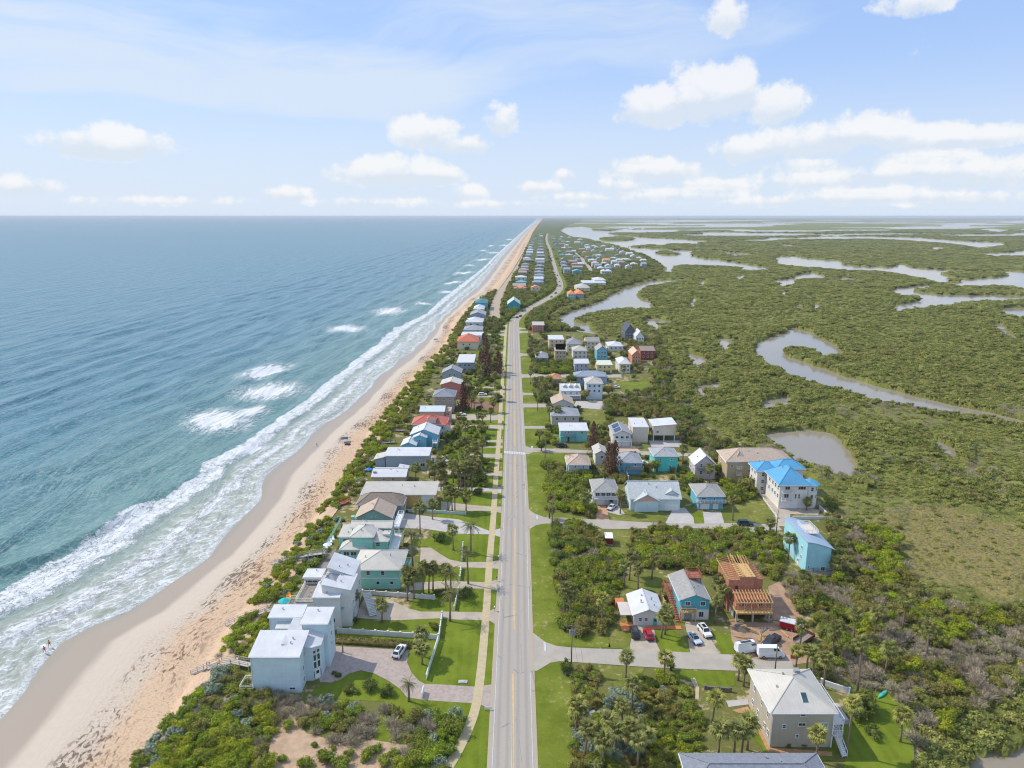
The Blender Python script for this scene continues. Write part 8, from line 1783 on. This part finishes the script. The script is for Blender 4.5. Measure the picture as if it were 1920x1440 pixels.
def lounger(px, py, z, m, label, rz, group):
    p = U(px, py, z); t = setp(empty('sun_lounger', p, rz), label, 'sun lounger', group); b = MB(); b.box((0, 0, .32), (.65, 1.3, .08)); b.build('seat', m, t); b = MB(); b.bar((0, .62, .34), (0, 1.15, .8), .65, .07); b.build('backrest', m, t)
    for x in (-.27, .27):
        for y in (-.55, .5): b = MB(); b.box((x, y, .14), (.05, .05, .28)); b.build('leg', WOOD, t)
for k, (a, c) in enumerate([(540,1124),(544,1119),(530,1146),(536,1147)]): lounger(a, c, .95, paint((222, 148, 50)), ORD[k] + ' orange lounger on the white house sea deck, counted from the far end', R(30), 'orange deck loungers')
for k, (a, c) in enumerate([(617,1022),(621,1017),(612,1028),(625,1012)]): lounger(a, c, 2.75, WHITE, ORD[k] + ' white lounger on the mint complex deck, counted from the far end', R(20), 'white deck loungers')
def shelter(px, py, m, label):
    p = U(px, py, -3.9); t = setp(empty('beach_shelter', p, R(12)), label, 'beach shelter')
    b = MB(); b.add([(-1.7, -1.7, 2.1), (1.7, -1.7, 2.1), (1.7, 1.7, 2.1), (-1.7, 1.7, 2.1), (0, 0, 2.8)], [(0, 1, 4), (1, 2, 4), (2, 3, 4), (3, 0, 4)]); b.add([(-1.7, -1.7, 2.05), (1.7, -1.7, 2.05), (1.7, 1.7, 2.05), (-1.7, 1.7, 2.05), (0, 0, 2.7)], [(1, 0, 4), (2, 1, 4), (3, 2, 4), (0, 3, 4)]); b.build('canopy', m, t)
    for x in (-1.6, 1.6):
        for y in (-1.6, 1.6): b = MB(); b.box((x, y, 1.0), (.06, .06, 2.1)); b.build('leg', GREY, t)
shelter(646, 830, paint((74, 84, 104)), 'slate blue beach shelter on the dry sand'); shelter(817, 641, paint((70, 90, 130)), 'far dark blue beach shelter on the sand'); shelter(930, 508, paint((90, 90, 70)), 'tiny dark shelter on the distant beach')
p = U(652, 836, -3.9); t = setp(empty('beach_cart', p, R(-20)), 'dark loaded beach cart beside the slate blue shelter', 'cart'); b = MB(); b.box((0, 0, .6), (2.4, 1.2, .5)); b.box((.2, 0, 1.0), (1.6, 1.0, .4)); b.build('body', paint((72, 60, 78)), t); [wheel(t, s * .95, y, .3) for s in (-1, 1) for y in (-.6, .6)]
SKIN = mat('skin', lin((190, 140, 110)), rough=.6, var=.05); HAIR = mat('dark_hair', (.03, .02, .015), rough=.6)
def person(px, py, z, cloth, label, hd=0.0, arms=(.5, .3), stride=.28):
    p = U(px, py, z); t = setp(empty('person', p, hd), label, 'person')
    J = [(0, 0, .95), (0, 0, 1.2), (0, 0, 1.42), (0, 0, 1.53), (0, -.01, 1.62), (0, -.01, 1.74), (.19, 0, 1.40), (.30, -.05, 1.13), (.33, -.22, .92), (.35, -.30, .84), (-.19, 0, 1.40), (-.30, .05, 1.13), (-.32, 0, .88), (-.33, -.03, .78), (.10, 0, .90), (.12, -stride, .50), (.12, -stride * .7, .08), (.12, -stride * .7 - .18, .03), (-.10, 0, .90), (-.12, stride * .6, .50), (-.12, stride, .08), (-.12, stride - .17, .03)]
    E_ = [(0, 1), (1, 2), (2, 3), (3, 4), (4, 5), (2, 6), (6, 7), (7, 8), (8, 9), (2, 10), (10, 11), (11, 12), (12, 13), (0, 14), (14, 15), (15, 16), (16, 17), (0, 18), (18, 19), (19, 20), (20, 21)]
    Rr = [.15, .15, .16, .06, .10, .09, .075, .05, .04, .045, .075, .05, .04, .045, .10, .07, .05, .045, .10, .07, .05, .045]
    me = bpy.data.meshes.new('body'); me.from_pydata(J, E_, []); me.materials.append(SKIN); o = node_obj('body', me, t); md = o.modifiers.new('skin', 'SKIN'); me.skin_vertices.new() if not me.skin_vertices else None
    for v, r in zip(me.skin_vertices[0].data, Rr): v.radius = (r, r * .85)
    me.skin_vertices[0].data[0].use_root = True; o.modifiers.new('sub', 'SUBSURF').levels = 1
    b = MB(); b.tube([(0, 0, .82), (0, 0, .98), (0, 0, 1.2), (0, 0, 1.43)], [.20, .185, .18, .17], 10); b.build('swimwear', cloth, t, smooth=True); b = MB(); b.ball((0, .01, 1.69), (.115, .12, .11), 8, 5); b.build('hair', HAIR, t, smooth=True)
    return t
person(84, 1224, -4.35, paint((226, 60, 110), 'pink_cloth'), 'person in bright pink wading in the foam near the water edge', 1.0); person(93, 1213, -4.35, paint((150, 60, 70)), 'person in dark red wading behind the pink one', 2.0)
person(594.5, 837.5, -4.2, paint((36, 40, 48)), 'person in dark swimwear walking alone on the wet sand', 2.4); person(470, 678, -5.0, paint((40, 40, 44)), 'dark figure standing in the sea beyond the breakers', .5); person(498, 679, -5.0, paint((60, 40, 44)), 'second dark figure in the sea nearer the shore', 1.5)
p = U(1655, 1303); t = setp(empty('kayak', p, R(-52)), 'teal kayak lying on the back lawn by the mangroves', 'kayak'); b = MB(); n = 9
loft(b, [(-1.9 + 3.8 * k / (n - 1), [(math.cos(a) * (.06 + .38 * math.sin(math.pi * k / (n - 1)) ** .7), .24 + math.sin(a) * (.05 + .2 * math.sin(math.pi * k / (n - 1)) ** .7)) for a in np.linspace(0, 6.283, 9)[:-1]]) for k in range(n)]); b.build('hull', paint((70, 180, 160)), t, smooth=True); b = MB(); b.tube([(0, -.1, .40), (0, -.1, .46)], .26, 10); b.build('cockpit', TRIM, t)
for k, (px, py) in enumerate([(931,1146),(935,1090),(938,1050),(939,990),(940,948),(941,915),(942,882),(943,852),(944,826),(945,796),(946,776),(946,742),(946,728),(947,703)]):
    p = U(px, py); t = setp(empty('letter_box', (p.x - .5, p.y, 0)), 'letter box on a post, %s along the verge from the near end' % ORD[k], 'letter box', 'roadside letter boxes'); b = MB(); b.box((0, 0, .55), (.1, .1, 1.1)); b.build('post', WOOD, t); b = MB(); b.box((0, 0, 1.2), (.25, .5, .26)); b.build('box', paint((50, 50, 54)) if k % 2 else WHITE, t)
b = MB(); p = U(868, 1279); b.box((p.x, p.y, .1), (1.9, 1.0, .2)); b.box((p.x - .1, p.y, .24), (1.0, .6, .1)); setp(b.build('utility_slab', CONCRETE), 'pale concrete utility slab on the front lawn', 'utility slab')
# street sign at the near drive
p = U(921, 1332); t = setp(empty('low_sign', (p.x - .6, p.y, 0)), 'small white board on two posts beside the paver drive mouth', 'sign'); b = MB(); b.box((0, 0, .55), (1.6, .06, .5)); b.build('board', WHITE, t); [(lambda b: (b.box((x, 0, .4), (.08, .08, .8)), b.build('post', WHITE, t)))(MB()) for x in (-.7, .7)]
# ---------------- air between here and the horizon
def build_haze():
    m = bpy.data.materials.new('haze_air'); m.use_nodes = True; n = m.node_tree.nodes; n.remove(n['Principled BSDF']); v = n.new('ShaderNodeVolumePrincipled'); v.inputs['Color'].default_value = (.86, .93, 1.0, 1); v.inputs['Density'].default_value = HAZE; v.inputs['Anisotropy'].default_value = 0.0
    m.node_tree.links.new(v.outputs[0], n['Material Output'].inputs['Volume'])
    b = MB(); b.box((0, 20000, 45.75), (130000, 62000, 108.5)); setp(b.build('haze', m), kind='stuff')
HAZE = 5e-5
build_haze()
